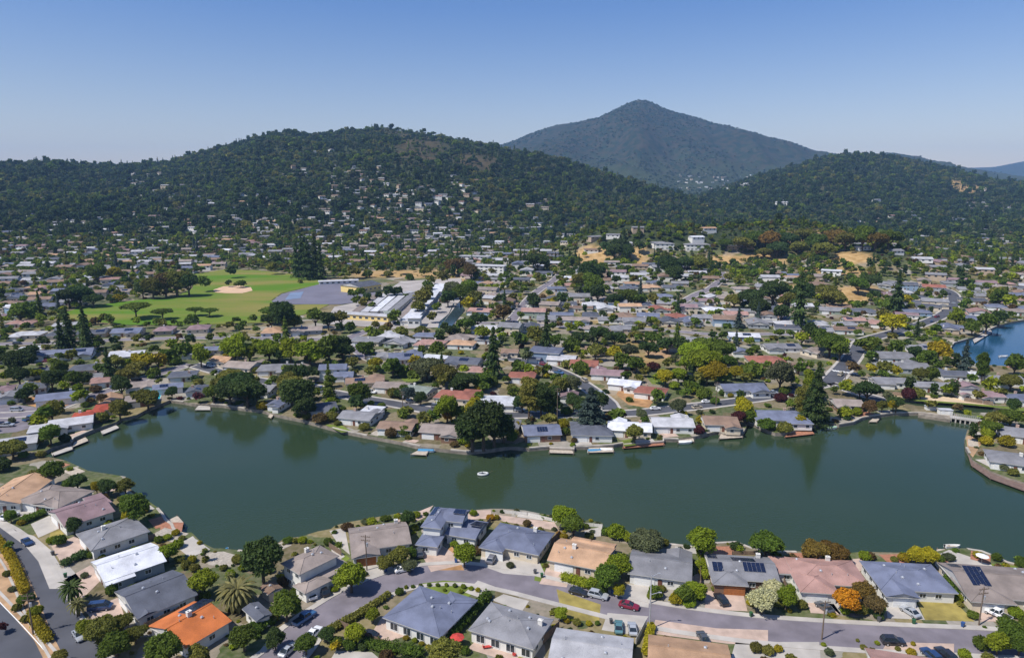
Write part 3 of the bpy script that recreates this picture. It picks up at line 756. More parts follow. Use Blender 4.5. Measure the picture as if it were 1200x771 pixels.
SL = 0.27
def roof_rect(b, x0, y0, x1, y1, zw, typ, ridge, ov=0.55, sl=None, cap=False):
    X0, Y0, X1, Y1 = x0 - ov, y0 - ov, x1 + ov, y1 + ov
    zt = zw + 0.06; zb = zw - 0.14; sl = SL if sl is None else sl
    b.cur = 0
    if typ == 'flat':
        zt = zw + .22
        b.face([(X0,Y0,zt),(X1,Y0,zt),(X1,Y1,zt+.12),(X0,Y1,zt+.12)])
        zt_b = zt + .12
    elif typ == 'shed':
        zt_b = zt + sl * .5 * (Y1 - Y0)
        b.face([(X0,Y0,zt),(X1,Y0,zt),(X1,Y1,zt_b),(X0,Y1,zt_b)])
    elif ridge == 'x':
        h = (Y1 - Y0) / 2; ym = (Y0 + Y1) / 2; zr = zt + sl * h; zt_b = zt
        k = min(h, (X1 - X0) / 2 - .3) if typ == 'hip' else 0
        A, B = (X0 + k, ym, zr), (X1 - k, ym, zr)
        b.face([(X0,Y0,zt),(X1,Y0,zt),B,A]); b.face([(X1,Y1,zt),(X0,Y1,zt),A,B])
        if typ == 'hip': b.face([(X0,Y1,zt),(X0,Y0,zt),A]); b.face([(X1,Y0,zt),(X1,Y1,zt),B])
        hips = [(A,(X0,Y0,zt)),(A,(X0,Y1,zt)),(B,(X1,Y0,zt)),(B,(X1,Y1,zt))]
    else:
        h = (X1 - X0) / 2; xm = (X0 + X1) / 2; zr = zt + sl * h; zt_b = zt
        k = min(h, (Y1 - Y0) / 2 - .3) if typ == 'hip' else 0
        A, B = (xm, Y0 + k, zr), (xm, Y1 - k, zr)
        b.face([(X1,Y0,zt),(X1,Y1,zt),B,A]); b.face([(X0,Y1,zt),(X0,Y0,zt),A,B])
        if typ == 'hip': b.face([(X0,Y0,zt),(X1,Y0,zt),A]); b.face([(X1,Y1,zt),(X0,Y1,zt),B])
        hips = [(A,(X0,Y0,zt)),(A,(X1,Y0,zt)),(B,(X0,Y1,zt)),(B,(X1,Y1,zt))]
    if cap and typ in ('hip', 'gable'):
        b.cur = 2
        b.tube(A, B, .11, n=5)
        if typ == 'hip':
            for p, q in hips: b.tube(p, q, .10, n=5)
    # fascia boards and soffit
    b.cur = 1
    b.face([(X0,Y1,zb),(X1,Y1,zb),(X1,Y0,zb),(X0,Y0,zb)])
    b.face([(X0,Y0,zb),(X1,Y0,zb),(X1,Y0,zt),(X0,Y0,zt)]); b.face([(X1,Y1,zb),(X0,Y1,zb),(X0,Y1,zt_b),(X1,Y1,zt_b)])
    b.face([(X1,Y0,zb),(X1,Y1,zb),(X1,Y1,zt_b),(X1,Y0,zt)]); b.face([(X0,Y1,zb),(X0,Y0,zb),(X0,Y0,zt),(X0,Y1,zt_b)])
    if typ == 'gable':
        if ridge == 'x':
            for X, s in ((X0 + .35, -1), (X1 - .35, 1)):
                q = [(X, Y0 + .1, zt), (X, Y1 - .1, zt), (X, ym, zr - .12)]
                b.face(q if s > 0 else q[::-1])
        else:
            for Y, s in ((Y0 + .35, 1), (Y1 - .35, -1)):
                q = [(X0 + .1, Y, zt), (X1 - .1, Y, zt), (xm, Y, zr - .12)]
                b.face(q if s > 0 else q[::-1])
def roof_z(rects, x, y, ov=0.55):
    best = 0
    for (x0, y0, x1, y1, zw, typ, ridge) in rects:
        if not (x0 - ov <= x <= x1 + ov and y0 - ov <= y <= y1 + ov): continue
        zt = zw + .06
        if typ == 'flat': z = zt + .25
        elif typ == 'shed': z = zt + SL * .5 * (y - y0 + ov)
        else:
            dy = min(y - y0 + ov, y1 + ov - y); dx = min(x - x0 + ov, x1 + ov - x)
            if ridge == 'x': z = zt + SL * (min(dy, dx) if typ == 'hip' else dy)
            else: z = zt + SL * (min(dy, dx) if typ == 'hip' else dx)
        best = max(best, z)
    return best
def roof_normal(rects, x, y):
    e = .3
    gx_ = (roof_z(rects, x + e, y) - roof_z(rects, x - e, y)) / (2 * e); gy_ = (roof_z(rects, x, y + e) - roof_z(rects, x, y - e)) / (2 * e)
    return Vector((-gx_, -gy_, 1)).normalized()

def make_house(loc, rz, rects, roof, wall, detail, r, solar_=(), chim=None, chim_m=None, garage=None, vents=None, extra=None, back_glass=True):
    """rects: (x0,y0,x1,y1,wall height,type,ridge) in metres, front towards -y"""
    t = empty('house', loc, rz)
    wm = wall_mats[wall]
    b = MB()
    for k, (x0, y0, x1, y1, zw, typ, ridge) in enumerate(rects):
        e = .004 * k; zb = -1.2
        if loc[1] < NEARY: zb = -0.1
        for q in ([(x0,y0),(x1,y0)], [(x1,y0),(x1,y1)], [(x1,y1),(x0,y1)], [(x0,y1),(x0,y0)]):
            (ax, ay), (bx_, by_) = q
            b.face([(ax + e, ay + e, zb), (bx_ + e, by_ + e, zb), (bx_ + e, by_ + e, zw), (ax + e, ay + e, zw)])
        if zw > 4 and detail: 
            b.cur = 0
    b.build('wall', wm, t)
    rb = MB()
    for (x0, y0, x1, y1, zw, typ, ridge) in rects:
        roof_rect(rb, x0, y0, x1, y1, zw, typ, ridge, cap=detail >= 2)
    rm = roofm(roof)
    ro = rb.build('roof', [rm, fascia, rm], t)
    if detail == 0: return t
    def free(x, y):
        return not any(a[0] - .05 < x < a[2] + .05 and a[1] - .05 < y < a[3] + .05 for a in rects)
    sides = []
    for (x0, y0, x1, y1, zw, typ, ridge) in rects:
        for (sx, sy, ln, nx, ny) in ((x0, y0, x1 - x0, 0, -1), (x1, y0, y1 - y0, 1, 0), (x1, y1, x1 - x0, 0, 1), (x0, y1, y1 - y0, -1, 0)):
            dx, dy = -ny, nx
            sides.append((sx, sy, dx, dy, ln, nx, ny, zw))
    gdone = False
    for (sx, sy, dx, dy, ln, nx, ny, zw) in sides:
        ang = math.atan2(dy, dx)
        def put(s, z, w_, h_, kind):
            x = sx + dx * s + nx * .05; y = sy + dy * s + ny * .05
            if not free(sx + dx * s + nx * .3, sy + dy * s + ny * .3): return None
            if kind == 'window':
                if detail >= 2:
                    o = link('window', window_mesh(w_, h_, 'frame'), t, (x, y, z), ang)
                    link('pane', window_mesh(w_, h_, 'pane'), o, (0, 0, 0)); return o
                return link('window', window_mesh(w_, h_, 'plain'), t, (x, y, z), ang)
            nm = {'garage': 'garage_door', 'garage_wood': 'garage_door', 'door': 'door'}[kind]
            return link(nm, window_mesh(w_, h_, kind), t, (x, y, z), ang)
        s0 = 0.9
        if garage and not gdone and (nx, ny) == garage[0] and ln > 5.5:
            g = put(garage[1] if garage[1] > 0 else ln + garage[1], 1.1, 4.8, 2.2, garage[2] if len(garage) > 2 else 'garage')
            if g:
                gdone = True
                s0 = (garage[1] + 3.4) if garage[1] > 0 and garage[1] < ln / 2 else 0.9
                ln = ln if garage[1] > 0 and garage[1] < ln / 2 else (garage[1] if garage[1] > 0 else ln + garage[1]) - 2.4
                if ln - s0 > 3 and detail >= 1: put(s0 + .2, 1.05, 1.0, 2.1, 'door'); s0 += 1.4
        floors = [1.55] if zw < 4 else [1.55, 4.25]
        step = 3.4 if detail >= 2 else 4.6
        for fz in floors:
            s = s0 + 1.2
            while s < ln - 1.1:
                big = (ny > 0 and back_glass)
                put(s, fz - (.25 if big and fz < 2 else 0), 2.0 if big else 1.5, 1.8 if big and fz < 2 else 1.15, 'window')
                s += step
    def on_roof(name, x, y, mb, m, dz=0):
        z = roof_z(rects, x, y); o = mb.build(name, m, ro, (x, y, z + dz)); return o
    def spot():
        a = rects[0]
        return random.uniform(a[0] + 1.5, a[2] - 1.5), random.uniform(a[1] + 1.2, a[3] - 1.2)
    if detail >= 2:
        for k in range(vents if vents is not None else 4):
            x, y = spot(); b = MB()
            if k % 2: b.tube((0, 0, -.2), (0, 0, .55), .09, n=8)
            else: b.box((0, 0, .12), (.55, .55, .3)); b.tube((0, 0, .25), (0, 0, .42), .3, .18, 8)
            on_roof('roof_vent', x, y, b, metal)
    for (x, y, w_, h_) in solar_:
        nrm = roof_normal(rects, x, y); q = nrm.to_track_quat('Z', 'Y').to_matrix()
        xa = Vector((1, 0, 0)); ya = nrm.cross(xa).normalized(); xa = ya.cross(nrm).normalized(); M3 = Matrix((xa, ya, nrm)).transposed()
        b = MB(); nx_, ny_ = max(1, round(w_ / 1.05)), max(1, round(h_ / 1.7))
        for i in range(nx_):
            for j in range(ny_):
                c = M3 @ Vector(((i - (nx_ - 1) / 2) * w_ / nx_, (j - (ny_ - 1) / 2) * h_ / ny_, .16))
                b.box(c, (w_ / nx_ - .06, h_ / ny_ - .06, .05), M=M3)
        b.cur = 1
        b.box(M3 @ Vector((0, 0, .09)), (w_ - .02, h_ - .02, .03), M=M3)
        z = roof_z(rects, x, y); b.build('solar_panel', [solar, metal], ro, (x, y, z))
    if chim:
        b = MB(); x, y = chim[0], chim[1]; b.box((0, 0, .2), (.95, .7, 1.6)); b.box((0, 0, 1.06), (1.08, .82, .12)); b.box((-.2, 0, 1.22), (.26, .26, .24))
        on_roof('chimney', x, y, b, chim_m or brick)
    FOOT.append((loc[0], loc[1], r))
    return t

def quad_frame(q, z):
    A, B, C, D = [at(x, y, z) for x, y in q]
    c = (A + B + C + D) / 4
    ax = ((D - A) + (C - B)) / 2; ax.z = 0
    ay = ((B - A) + (C - D)) / 2; ay.z = 0
    LX, LY = ax.length, ay.length
    a1 = math.atan2(ax.y, ax.x); a2 = math.atan2(ay.y, ay.x) - math.pi / 2
    d = (a2 - a1 + math.pi) % (2 * math.pi) - math.pi
    return Vector((c.x, c.y, 1.4)), a1 + d / 2, LX, LY

# near houses: outline of the eaves (front-left, back-left, back-right, front-right as seen from their own front),
# then wings in fractions of the footprint
def near_house(q, roof, wall, label, typ='hip', ridge=None, zw=2.8, wings=(), garage=((0, -1), 4.0), **kw):
    loc, rz, LX, LY = quad_frame(q, 1.4 + zw)
    LX -= 1.1; LY -= 1.1
    a, b = LX / 2, LY / 2
    ridge = ridge or ('x' if LX > LY else 'y')
    rects = [(-a, -b, a, b, zw, typ, ridge)]
    for (fx0, fy0, fx1, fy1, z_, t_, r_) in wings: rects.append((-a + LX * fx0, -b + LY * fy0, -a + LX * fx1, -b + LY * fy1, z_, t_, r_))
    sp_ = [(-a + LX * x, -b + LY * y, w_, h_) for (x, y, w_, h_) in kw.pop('panels', ())]
    ch = kw.pop('chim', None)
    if ch: ch = (-a + LX * ch[0], -b + LY * ch[1])
    t = make_house(loc, rz, rects, roof, wall, 2, max(LX, LY) * .55, solar_=sp_, chim=ch, garage=garage, **kw)
    for ux in (-.33, 0, .33):
        p = Vector((ux * LX, 0, 0)); p.rotate(Matrix.Rotation(rz, 3, 'Z')); FOOT.append((loc.x + p.x, loc.y + p.y, LY * .62))
    for uy in (-.33, .33):
        p = Vector((0, uy * LY, 0)); p.rotate(Matrix.Rotation(rz, 3, 'Z')); FOOT.append((loc.x + p.x, loc.y + p.y, min(LX, LY) * .6))
    return reg(t, 'house', 'houses around the lagoon', label)

G = ((0, -1), 3.4)
near_house([(-22,590),(12,560),(60,560),(26,592)], 'tan', 'white', 'tan-roofed house cut by the left edge of the photo at the lagoon', typ='gable')
near_house([(23,586),(62,566),(106,576),(66,598)][3:] + [(23,586),(62,566),(106,576)], 'taupe', 'white', 'grey-brown hip-roofed house with a white garage by the left street corner', garage=((-1, 0), 4.0), wings=[(0, .1, .3, .6, 2.6, 'gable', 'x')])
near_house([(73,615),(56,600),(105,584),(146,599)], 'mauve', 'white', 'mauve-brown roofed house with white walls and a white patio cover', typ='gable', ridge='x', garage=((-1, 0), 3.5), wings=[(.82,.55,1.15,1.15,2.6,'flat','x')])
near_house([(112,645),(83,625),(158,606),(175,622)], 'grey', 'white', 'pale grey hip-roofed house beside the street, just above the white-roofed one', garage=((-1, 0), 3.5), chim=(.35,.55), chim_m=chim_white)
near_house([(124,684),(104,657),(178,637),(194,656)], 'white', 'grey', 'house with a bright white roof between the pale grey and dark grey roofs', typ='gable', ridge='x', garage=((-1, 0), 3.5), wings=[(.0,-.12,.42,.5,2.5,'shed','x')])
near_house([(164,724),(130,694),(203,668),(232,697)], 'dark grey', 'white', 'charcoal-roofed house directly above the orange-roofed house', typ='gable', ridge='x', garage=((-1, 0), 3.5), wings=[(.0,.0,.30,.5,2.7,'gable','y')])
near_house([(222,757),(166,735),(228,706),(273,727)], 'orange', 'white', 'bright orange-roofed house beside the giant palm', typ='gable', ridge='x', panels=[(.86,.72,6.0,4.2)], garage=((-1, 0), 4.0), chim=(.5,.5), chim_m=chim_white)
near_house([(297,731),(288,712),(303,704),(318,719)], 'dark grey', 'white', 'small dark-roofed cottage tucked behind the giant palm', typ='gable', garage=None, vents=1)
near_house([(314,698),(303,688),(321,681),(331,688)], 'brown', 'cream', 'low brown-roofed garden cottage below the big dark round tree', typ='gable', zw=2.4, garage=None, vents=1)
near_house([(350,675),(334,661),(374,636),(394,652)], 'taupe', 'white', 'two-storey brown-roofed house with two cars on its driveway', zw=5.4, garage=((0, -1), 3.6), wings=[(-.12,-.55,.5,.04,2.7,'hip','x'),(.5,-.30,1.18,.02,2.7,'shed','x'),(.97,-.2,1.2,.9,2.65,'flat','x')], chim=(.62,.95), chim_m=chim_white)
near_house([(411,650),(408,617),(476,612),(481,634)], 'taupe', 'white', 'wide taupe-roofed house with orange wooden garage doors', typ='gable', ridge='x', garage=((0, -1), 3.0, 'garage_wood'), wings=[(0.0,-.28,.42,.3,2.7,'gable','y')], chim=(.85,.9), chim_m=chim_white)
near_house([(516,634),(519,602),(534,602),(520,620)][0:0] + [(492,617),(510,594),(531,596),(518,620)], 'blue-grey', 'white', 'two-storey blue-grey house with solar panels at the water edge', typ='hip', ridge='y', zw=5.5, garage=((0, -1), 3.2), wings=[(.0,-.42,1.1,.06,2.8,'hip','x'),(.9,.42,2.0,1.02,5.5,'gable','x')], panels=[(.12,.75,1.4,5.0),(1.72,.72,3.2,2.6)])
near_house([(521,626),(537,606),(573,612),(557,632)], 'blue-grey', 'white', 'low blue-grey roofed house joined behind the round bright tree', typ='gable', ridge='x', garage=None, panels=[(.88,.6,3.2,5.0)])
near_house([(563,639),(587,611),(651,626),(631,648)], 'blue-grey', 'cream', 'long blue-grey roofed house with a white chimney facing the bend', garage=((0, -1), 3.6), chim=(.72,.85), chim_m=chim_white, wings=[(.0,-.18,.38,.4,2.75,'hip','y')])
near_house([(560,702),(512,752),(450,719),(489,691)], 'blue-grey', 'white', 'large blue-grey hip-roofed house inside the bend with a curved lawn', typ='hip', zw=2.9, garage=((0, -1), 3.6), vents=5, wings=[(.0,-.12,.45,.5,2.85,'hip','y')])
near_house([(646,727),(627,762),(550,738),(576,703)], 'grey', 'white', 'grey-roofed house with six white roof vents south of the street', zw=2.9, garage=((0, -1), 3.6), vents=9, chim=(.08,.3), chim_m=chim_white)
near_house([(642,656),(655,633),(728,640),(704,669)], 'tan', 'cream', 'tan-roofed house with a rear extension behind two parked cars', typ='gable', ridge='x', garage=((0, -1), 3.6), chim=(.36,.45), chim_m=chim_white, wings=[(.22,.9,.52,1.22,2.6,'gable','x'),(.56,.85,.98,1.22,2.6,'gable','x')])
near_house([(735,671),(741,646),(814,650),(808,683)], 'grey', 'white', 'pale grey-roofed house behind clipped hedges with a rusty tree left', typ='gable', ridge='x', garage=((0, -1), 3.4), wings=[(.62,.75,1.0,1.25,2.6,'gable','y')], vents=2)
near_house([(832,681),(828,650),(904,652),(909,679)], 'grey', 'brown', 'grey-roofed house carrying four separate arrays of solar panels', garage=((0, -1), 4.5, 'garage_wood'), typ='gable', ridge='x', panels=[(.06,.78,2.4,3.0),(.1,.3,2.4,3.0),(.55,.66,5.5,3.2),(.68,.35,5.0,3.0)], wings=[(.0,-.22,.48,.4,2.75,'hip','x')], chim=(.84,.95), chim_m=chim_white)
near_house([(932,688),(927,655),(1000,655),(1012,682)], 'pink-brown', 'white', 'pinkish-brown roofed house with a white patio cover and dark car', garage=((0, -1), 3.4), wings=[(-.04,-.35,.46,.4,2.75,'hip','y'),(-.26,.38,-.0,1.0,2.5,'flat','x')], chim=(.62,.92), chim_m=chim_white)
near_house([(1032,692),(1008,657),(1092,661),(1121,694)], 'blue-grey', 'white', 'big violet-grey roofed house behind the dry front lawn', garage=((0, -1), 3.6), wings=[(.0,-.25,.40,.4,2.75,'gable','y')], vents=7)
near_house([(1135,703),(1103,662),(1216,664),(1246,703)], 'taupe', 'cream', 'sprawling taupe-roofed house with dark solar arrays at right', typ='gable', ridge='x', garage=((0, -1), 4.2), panels=[(.1,.85,2.4,2.4),(.2,.42,4.0,6.0)], wings=[(.0,-.14,.4,.5,2.75,'hip','y')])
near_house([(745,749),(737,786),(634,786),(657,735)], 'pale grey', 'white', 'pale grey low-roofed house cut by the bottom edge, left of centre', typ='gable', ridge='x', garage=((0, -1), 3.6), vents=6)
near_house([(853,757),(858,792),(754,790),(764,742)], 'tan', 'cream', 'terracotta-tan roofed house cut by the bottom edge', typ='gable', ridge='x', garage=((0, -1), 3.6), vents=4)
near_house([(1130,771),(1140,805),(1020,805),(1028,768)], 'pink-brown', 'cream', 'house whose pale roof edge just shows along the bottom right edge', typ='gable', ridge='x', garage=((0, -1), 3.6), vents=1)

# the rest of the houses one can follow in the photograph: px, py, width px, depth ratio, turn (degrees), roof, walls, type
MID = """
10 417 25 .8 25 mauve cream gable|38 406 32 .6 22 white white flat|57 411 30 .7 20 blue-grey white gable|90 410 42 .6 22 blue-grey white gable|148 413 44 .55 24 white white flat
44 432 30 .6 25 dark_grey white gable|105 428 45 .5 15 dark_grey cream hip|110 438 25 .6 18 grey cream gable|121 443 32 .75 28 pink-brown cream hip|8 452 18 .8 25 mauve white hip
40 450 34 .7 25 dark_grey white gable|10 461 26 .7 25 grey white gable|73 461 56 .42 25 blue-grey white gable|163 448 35 .6 28 taupe white gable|197 450 36 .5 25 blue-grey white gable
130 463 26 .5 30 tan cream gable|164 464 36 .6 25 taupe brown flat|126 474 32 .7 22 red cream hip|97 484 24 .7 22 red white hip|84 491 50 .5 28 pale_grey white gable|52 499 34 .5 28 pale_grey grey flat|20 514 48 .55 28 pale_grey white gable|-28 530 40 .55 28 grey white gable
215 436 34 .6 15 dark_grey cream flat|230 454 22 .7 12 dark_grey white gable|262 418 28 .6 -15 tan cream gable|285 425 42 .55 -14 taupe cream gable|325 428 46 .5 8 grey cream hip|352 428 18 .8 5 taupe cream gable
250 406 22 .7 10 blue-grey cream gable|222 411 24 .6 15 grey cream gable|312 452 26 .6 -12 grey white gable|324 471 20 .8 -10 blue-grey white gable|376 474 42 .6 20 dark_grey white hip|391 433 34 .55 8 blue-grey white two
445 413 32 .5 -10 grey cream gable|475 415 44 .6 12 blue-grey cream gable|508 417 36 .6 -20 white cream flat|545 420 46 .55 -15 dark_grey cream gable|403 436 24 .6 8 blue-grey blue gable
428 443 48 .4 10 brown cream gable|461 449 46 .42 -12 taupe cream gable|493 454 38 .6 -25 green-grey cream gable|535 460 52 .5 -12 red-brown cream hip|583 466 42 .5 -2 white white flat|561 431 26 .7 -10 pink-brown cream hip
421 484 46 .5 -15 grey white gable|436 478 24 .4 -12 white white flat|466 496 46 .45 -10 brown white gable|520 500 56 .42 -12 taupe brown gable|597 494 26 .6 -8 grey white gable
640 413 42 .6 -15 blue-grey blue twoflat|659 417 38 .55 -15 pale_grey cream gable|685 423 36 .6 -10 red-brown cream gable|712 434 42 .5 -12 mauve white gable|733 446 42 .5 -22 white white gable|763 455 42 .6 -22 red-brown white hip
612 437 34 .6 -8 red-brown cream hip|598 409 22 .7 -8 brown cream gable|666 460 24 .6 -10 mauve brown gable|634 501 46 .6 5 blue-grey brown gable|693 501 50 .55 -3 dark_grey white hip|738 497 55 .45 -10 white cream gable|787 492 50 .5 -3 pale_grey white gable
843 490 42 .6 -5 brown cream gable|912 484 64 .42 -3 blue-grey white hip|869 451 56 .4 5 blue-grey white gable|897 419 46 .55 -6 red-brown cream hip|932 426 32 .6 -12 brown cream hip|915 403 42 .4 0 grey white gable|868 409 20 .7 -8 blue-grey white gable|992 469 34 .6 -8 taupe brown gable|952 408 24 .6 30 taupe cream gable
1046 414 42 .6 -8 grey white gable|1056 426 60 .35 -8 grey grey gable|1080 405 32 .5 -10 grey white gable|1046 443 50 .35 -8 grey white gable|1088 448 46 .35 -8 grey white gable|1116 435 32 .6 -10 dark_grey white gable|1130 455 24 .8 -6 mauve white two|1157 459 30 .5 -6 mauve white gable|1176 441 38 .5 -4 grey white gable|1196 463 34 .6 -4 blue-grey white hip
1196 504 50 .6 -25 grey white hip|1184 534 56 .7 -25 grey white hip|1140 436 18 .4 -6 white white flat|865 432 1 1 0 x x x
700 406 30 .4 -5 brown cream gable|798 401 36 .5 -8 pink-brown cream gable|960 384 30 .5 -6 grey cream gable|1000 372 26 .5 -6 pink-brown cream gable|820 396 34 .5 -4 grey white gable
"""
random.seed(3)
def mid_rects(LX, LY, zw, typ, flip):
    a, b = LX / 2, LY / 2
    rt = {'two': 'gable', 'twoflat': 'flat'}.get(typ, typ)
    ridge = 'x' if LX > LY else 'y'
    rects = [(-a, -b, a, b, zw, rt, ridge)]
    if rt != 'flat' or random.random() < .4:
        f = random.random()
        if f < .55:
            x0 = -a if flip else a - LX * .42
            rects.append((x0, -b - LY * .28, x0 + LX * .42, 0, min(zw, 2.65), rt if rt != 'flat' else 'flat', 'y' if LX * .42 < LY * .8 else 'x'))
        elif f < .8:
            x0 = a - LX * .4 if flip else -a
            rects.append((x0, 0, x0 + LX * .4, b + LY * .3, min(zw, 2.65), rt, 'y'))
    return rects
TYPEW = {'hip': 'hip-roofed', 'gable': 'gable-roofed', 'flat': 'flat-roofed', 'two': 'two-storey', 'twoflat': 'boxy two-storey'}
def add_mid(loc, rz, LX, LY, roof, wall, typ, detail, grp):
    zw = 5.3 if typ.startswith('two') else 2.8
    flip = random.random() < .5
    sp_ = ()
    if detail and typ in ('gable',) and random.random() < .3:
        sp_ = [(random.uniform(-LX * .3, LX * .3), -LY * .22, min(5, LX * .3), min(3.2, LY * .28))]
    ch = (random.uniform(-LX * .4, LX * .4), random.uniform(0, LY * .35)) if detail and random.random() < .55 else None
    t = make_house(loc, rz, mid_rects(LX, LY, zw, typ, flip), roof, wall, detail, max(LX, LY) * .6, solar_=sp_, chim=ch, chim_m=random.choice([brick, chim_white]),
                   garage=((0, -1), 3.2) if detail else None)
    if detail == 0: FOOT.append((loc[0], loc[1], max(LX, LY) * .55))
    return reg(t, 'house', grp, None, f"{roof} {TYPEW[typ]}", 'house')
for row in MID.replace('\n', '|').split('|'):
    f = row.split()
    if len(f) != 8 or f[7] == 'x': continue
    px, py, wpx, ratio, ang = map(float, f[:5]); roof = f[5].replace('_', ' ')
    p = at(px, py + 2, 1.4 + 3) ; p.z = 1.4
    dep = p.y * cp + (CAM_H - 3) * sp
    LX = wpx * dep / FPX / (abs(math.cos(R(ang))) + ratio * abs(math.sin(R(ang)))) * .93
    LY = max(LX * min(ratio * 1.42, .92), 8.5)
    for _ in range(8):
        k = LY / 2 + .8
        if not bool(in_water(np.array([p.x, p.x - LX * .4, p.x + LX * .4]), np.array([p.y - k, p.y - k, p.y - k])).any()): break
        p.y += 1.0
    add_mid(p, R(ang), LX, LY, roof, f[6], f[7], 1, 'houses around the lagoon')

# filled-in neighbourhoods: outline in the photo, street angle, tone
REG = [
 ([(-60,372),(0,372),(60,384),(150,386),(330,386),(395,392),(404,404),(300,400),(230,402),(150,405),(0,400),(-60,400)], 12),
 ([(405,388),(470,392),(600,386),(600,408),(520,408),(404,404)], -10),
 ([(602,340),(660,330),(700,322),(800,322),(860,330),(905,338),(905,352),(880,372),(940,378),(1000,385),(1010,402),(960,400),(870,402),(800,392),(700,392),(604,388)], -6),
 ([(660,312),(760,312),(840,320),(790,330),(660,330)], -6),
 ([(905,352),(960,358),(1010,366),(1040,385),(1010,402),(900,390)], -10),
 ([(880,318),(960,326),(980,330),(960,340),(880,335)], 0),
 ([(1030,326),(1080,326),(1200,332),(1260,340),(1260,362),(1200,372),(1150,385),(1110,400),(1060,400),(1015,392),(1045,360)], -22),
 ([(1050,300),(1220,300),(1260,330),(1060,322)], -10),
 ([(-60,320),(20,320),(140,330),(160,345),(60,366),(-60,366)], 15),
 ([(-60,285),(260,292),(270,312),(190,330),(140,325),(0,315),(-60,312)], 8),
 ([(280,285),(420,285),(520,296),(600,300),(600,330),(560,318),(460,308),(400,315),(280,308)], 3),
 ([(550,318),(600,318),(600,372),(560,372),(548,350)], -12),
 ([(604,295),(660,300),(650,325),(604,335)], -8),
]
CAR_SPOTS = []
def near_road(x, y, pad=0):
    for P, w in ROADS:
        a = np.asarray(P)
        if ((a[:, 0] - x) ** 2 + (a[:, 1] - y) ** 2).min() < (w + pad) ** 2: return True
    return False
FILL = []
random.seed(21)
for poly, ang in REG:
    W = [hit(x, y) for x, y in poly]; P2 = [(p.x, p.y) for p in W]
    cx = sum(p[0] for p in P2) / len(P2); cy = sum(p[1] for p in P2) / len(P2)
    ext = max(math.hypot(p[0] - cx, p[1] - cy) for p in P2)
    ca, sa = math.cos(R(ang)), math.sin(R(ang))
    sx, sy = (20.5, 24.0) if cy < 640 else (22.0, 27.0)
    n = int(ext / sx) + 2
    for j in range(-int(ext / sy) - 2, int(ext / sy) + 2):
        for i in range(-n, n):
            lx = (i + (j % 2) * .5) * sx + random.uniform(-2.5, 2.5); ly = j * sy + (3 if j % 2 else -3) + random.uniform(-2, 2)
            x = cx + lx * ca - ly * sa; y = cy + lx * sa + ly * ca
            if not inpoly([x], [y], P2)[0] or random.random() < (.42 if y > 760 and x < -60 else .2 if y > 700 else .06): continue
            if y < NEARY + 20 and bool(in_water(np.array([x, x, x]), np.array([y, y - 12, y + 12])).any()): continue
            if near_road(x, y, 6): continue
            if any((x - a) ** 2 + (y - b) ** 2 < (r + 10) ** 2 for a, b, r in FOOT): continue
            if any((x - a[0]) ** 2 + (y - a[1]) ** 2 < 15 ** 2 for a in FILL): continue
            z = gz(x, y)
            qx, qy = proj(x, y, z)
            bad = False
            for (dx_, dy_, rx_, ry_, s_) in DRY:
                if s_ > .8 and ((qx - dx_) / rx_) ** 2 + ((qy - dy_) / ry_) ** 2 < .8: bad = True
            if bad or bool(inpoly([qx], [qy], FIELD)[0]): continue
            if 375 < qx < 548 and 326 < qy < 388: continue
            if not (-30 < qx < 1235): continue
            rz = R(ang + random.gauss(0, 5) + (random.choice([0, 0, 0, 90])))
            FILL.append((x, y, z, rz, random.uniform(14, 19), random.uniform(10.5, 13.5)))
FILL.sort(key=lambda q: q[1])
pal = ['grey'] * 6 + ['dark grey'] * 4 + ['pale grey'] * 4 + ['blue-grey'] * 4 + ['taupe'] * 4 + ['brown'] * 3 + ['pink-brown'] * 2 + ['white'] * 2 + ['mauve'] * 2 + ['red-brown', 'tan', 'tan']
walls_ = ['white'] * 5 + ['cream'] * 4 + ['grey', 'blue', 'tan', 'green', 'tan']
N_IND = 294 - sum(1 for t in THINGS if t[1] == 'house')
REST = FILL[N_IND:]
for k, (x, y, z, rz, LX, LY) in enumerate(FILL[:N_IND]):
    add_mid((x, y, z), rz, LX, LY, random.choice(pal), random.choice(walls_), random.choice(['gable', 'gable', 'hip', 'hip', 'flat', 'two']), 1 if y < 640 else 0, 'houses of the flat suburb')
print('individual houses', N_IND, 'rest', len(REST))

# far houses: too many to lift one by one, one object
HILL = [((0,30),(262,300),30),((60,330),(255,298),190),((280,600),(258,300),280),((380,560),(216,268),210),((150,215),(205,262),34),((200,380),(228,262),60),((450,560),(238,262),40),((330,360),(196,206),9),((370,390),(176,184),6),((385,450),(196,228),50),((440,470),(222,262),16),((560,700),(262,300),50),
 ((700,830),(266,288),9),((795,880),(205,223),60),((855,885),(215,222),6),((905,925),(232,240),3),((1000,1200),(258,300),130),((1100,1200),(240,262),60),((1010,1110),(235,262),16),((1150,1230),(222,245),16),((520,560),(205,225),8),((0,60),(225,262),5),((600,660),(230,262),12)]
random.seed(5)
far_list = [(x, y, z, rz, LX, LY, 0) for (x, y, z, rz, LX, LY) in REST]
for (xr, yr, n) in HILL:
    for _ in range(n):
        p = hit(random.uniform(*xr), random.uniform(*yr))
        if any((p.x - a[0]) ** 2 + (p.y - a[1]) ** 2 < 400 for a in far_list): continue
        far_list.append((p.x, p.y, p.z, R(random.gauss(0, 25)), random.uniform(11, 21), random.uniform(8, 12), 1))
fm = MB(); keys = list(ROOFC); fmats = [wall_mats['white'], wall_mats['cream'], wall_mats['tan']] + [roofm(k) for k in keys] + [glass]
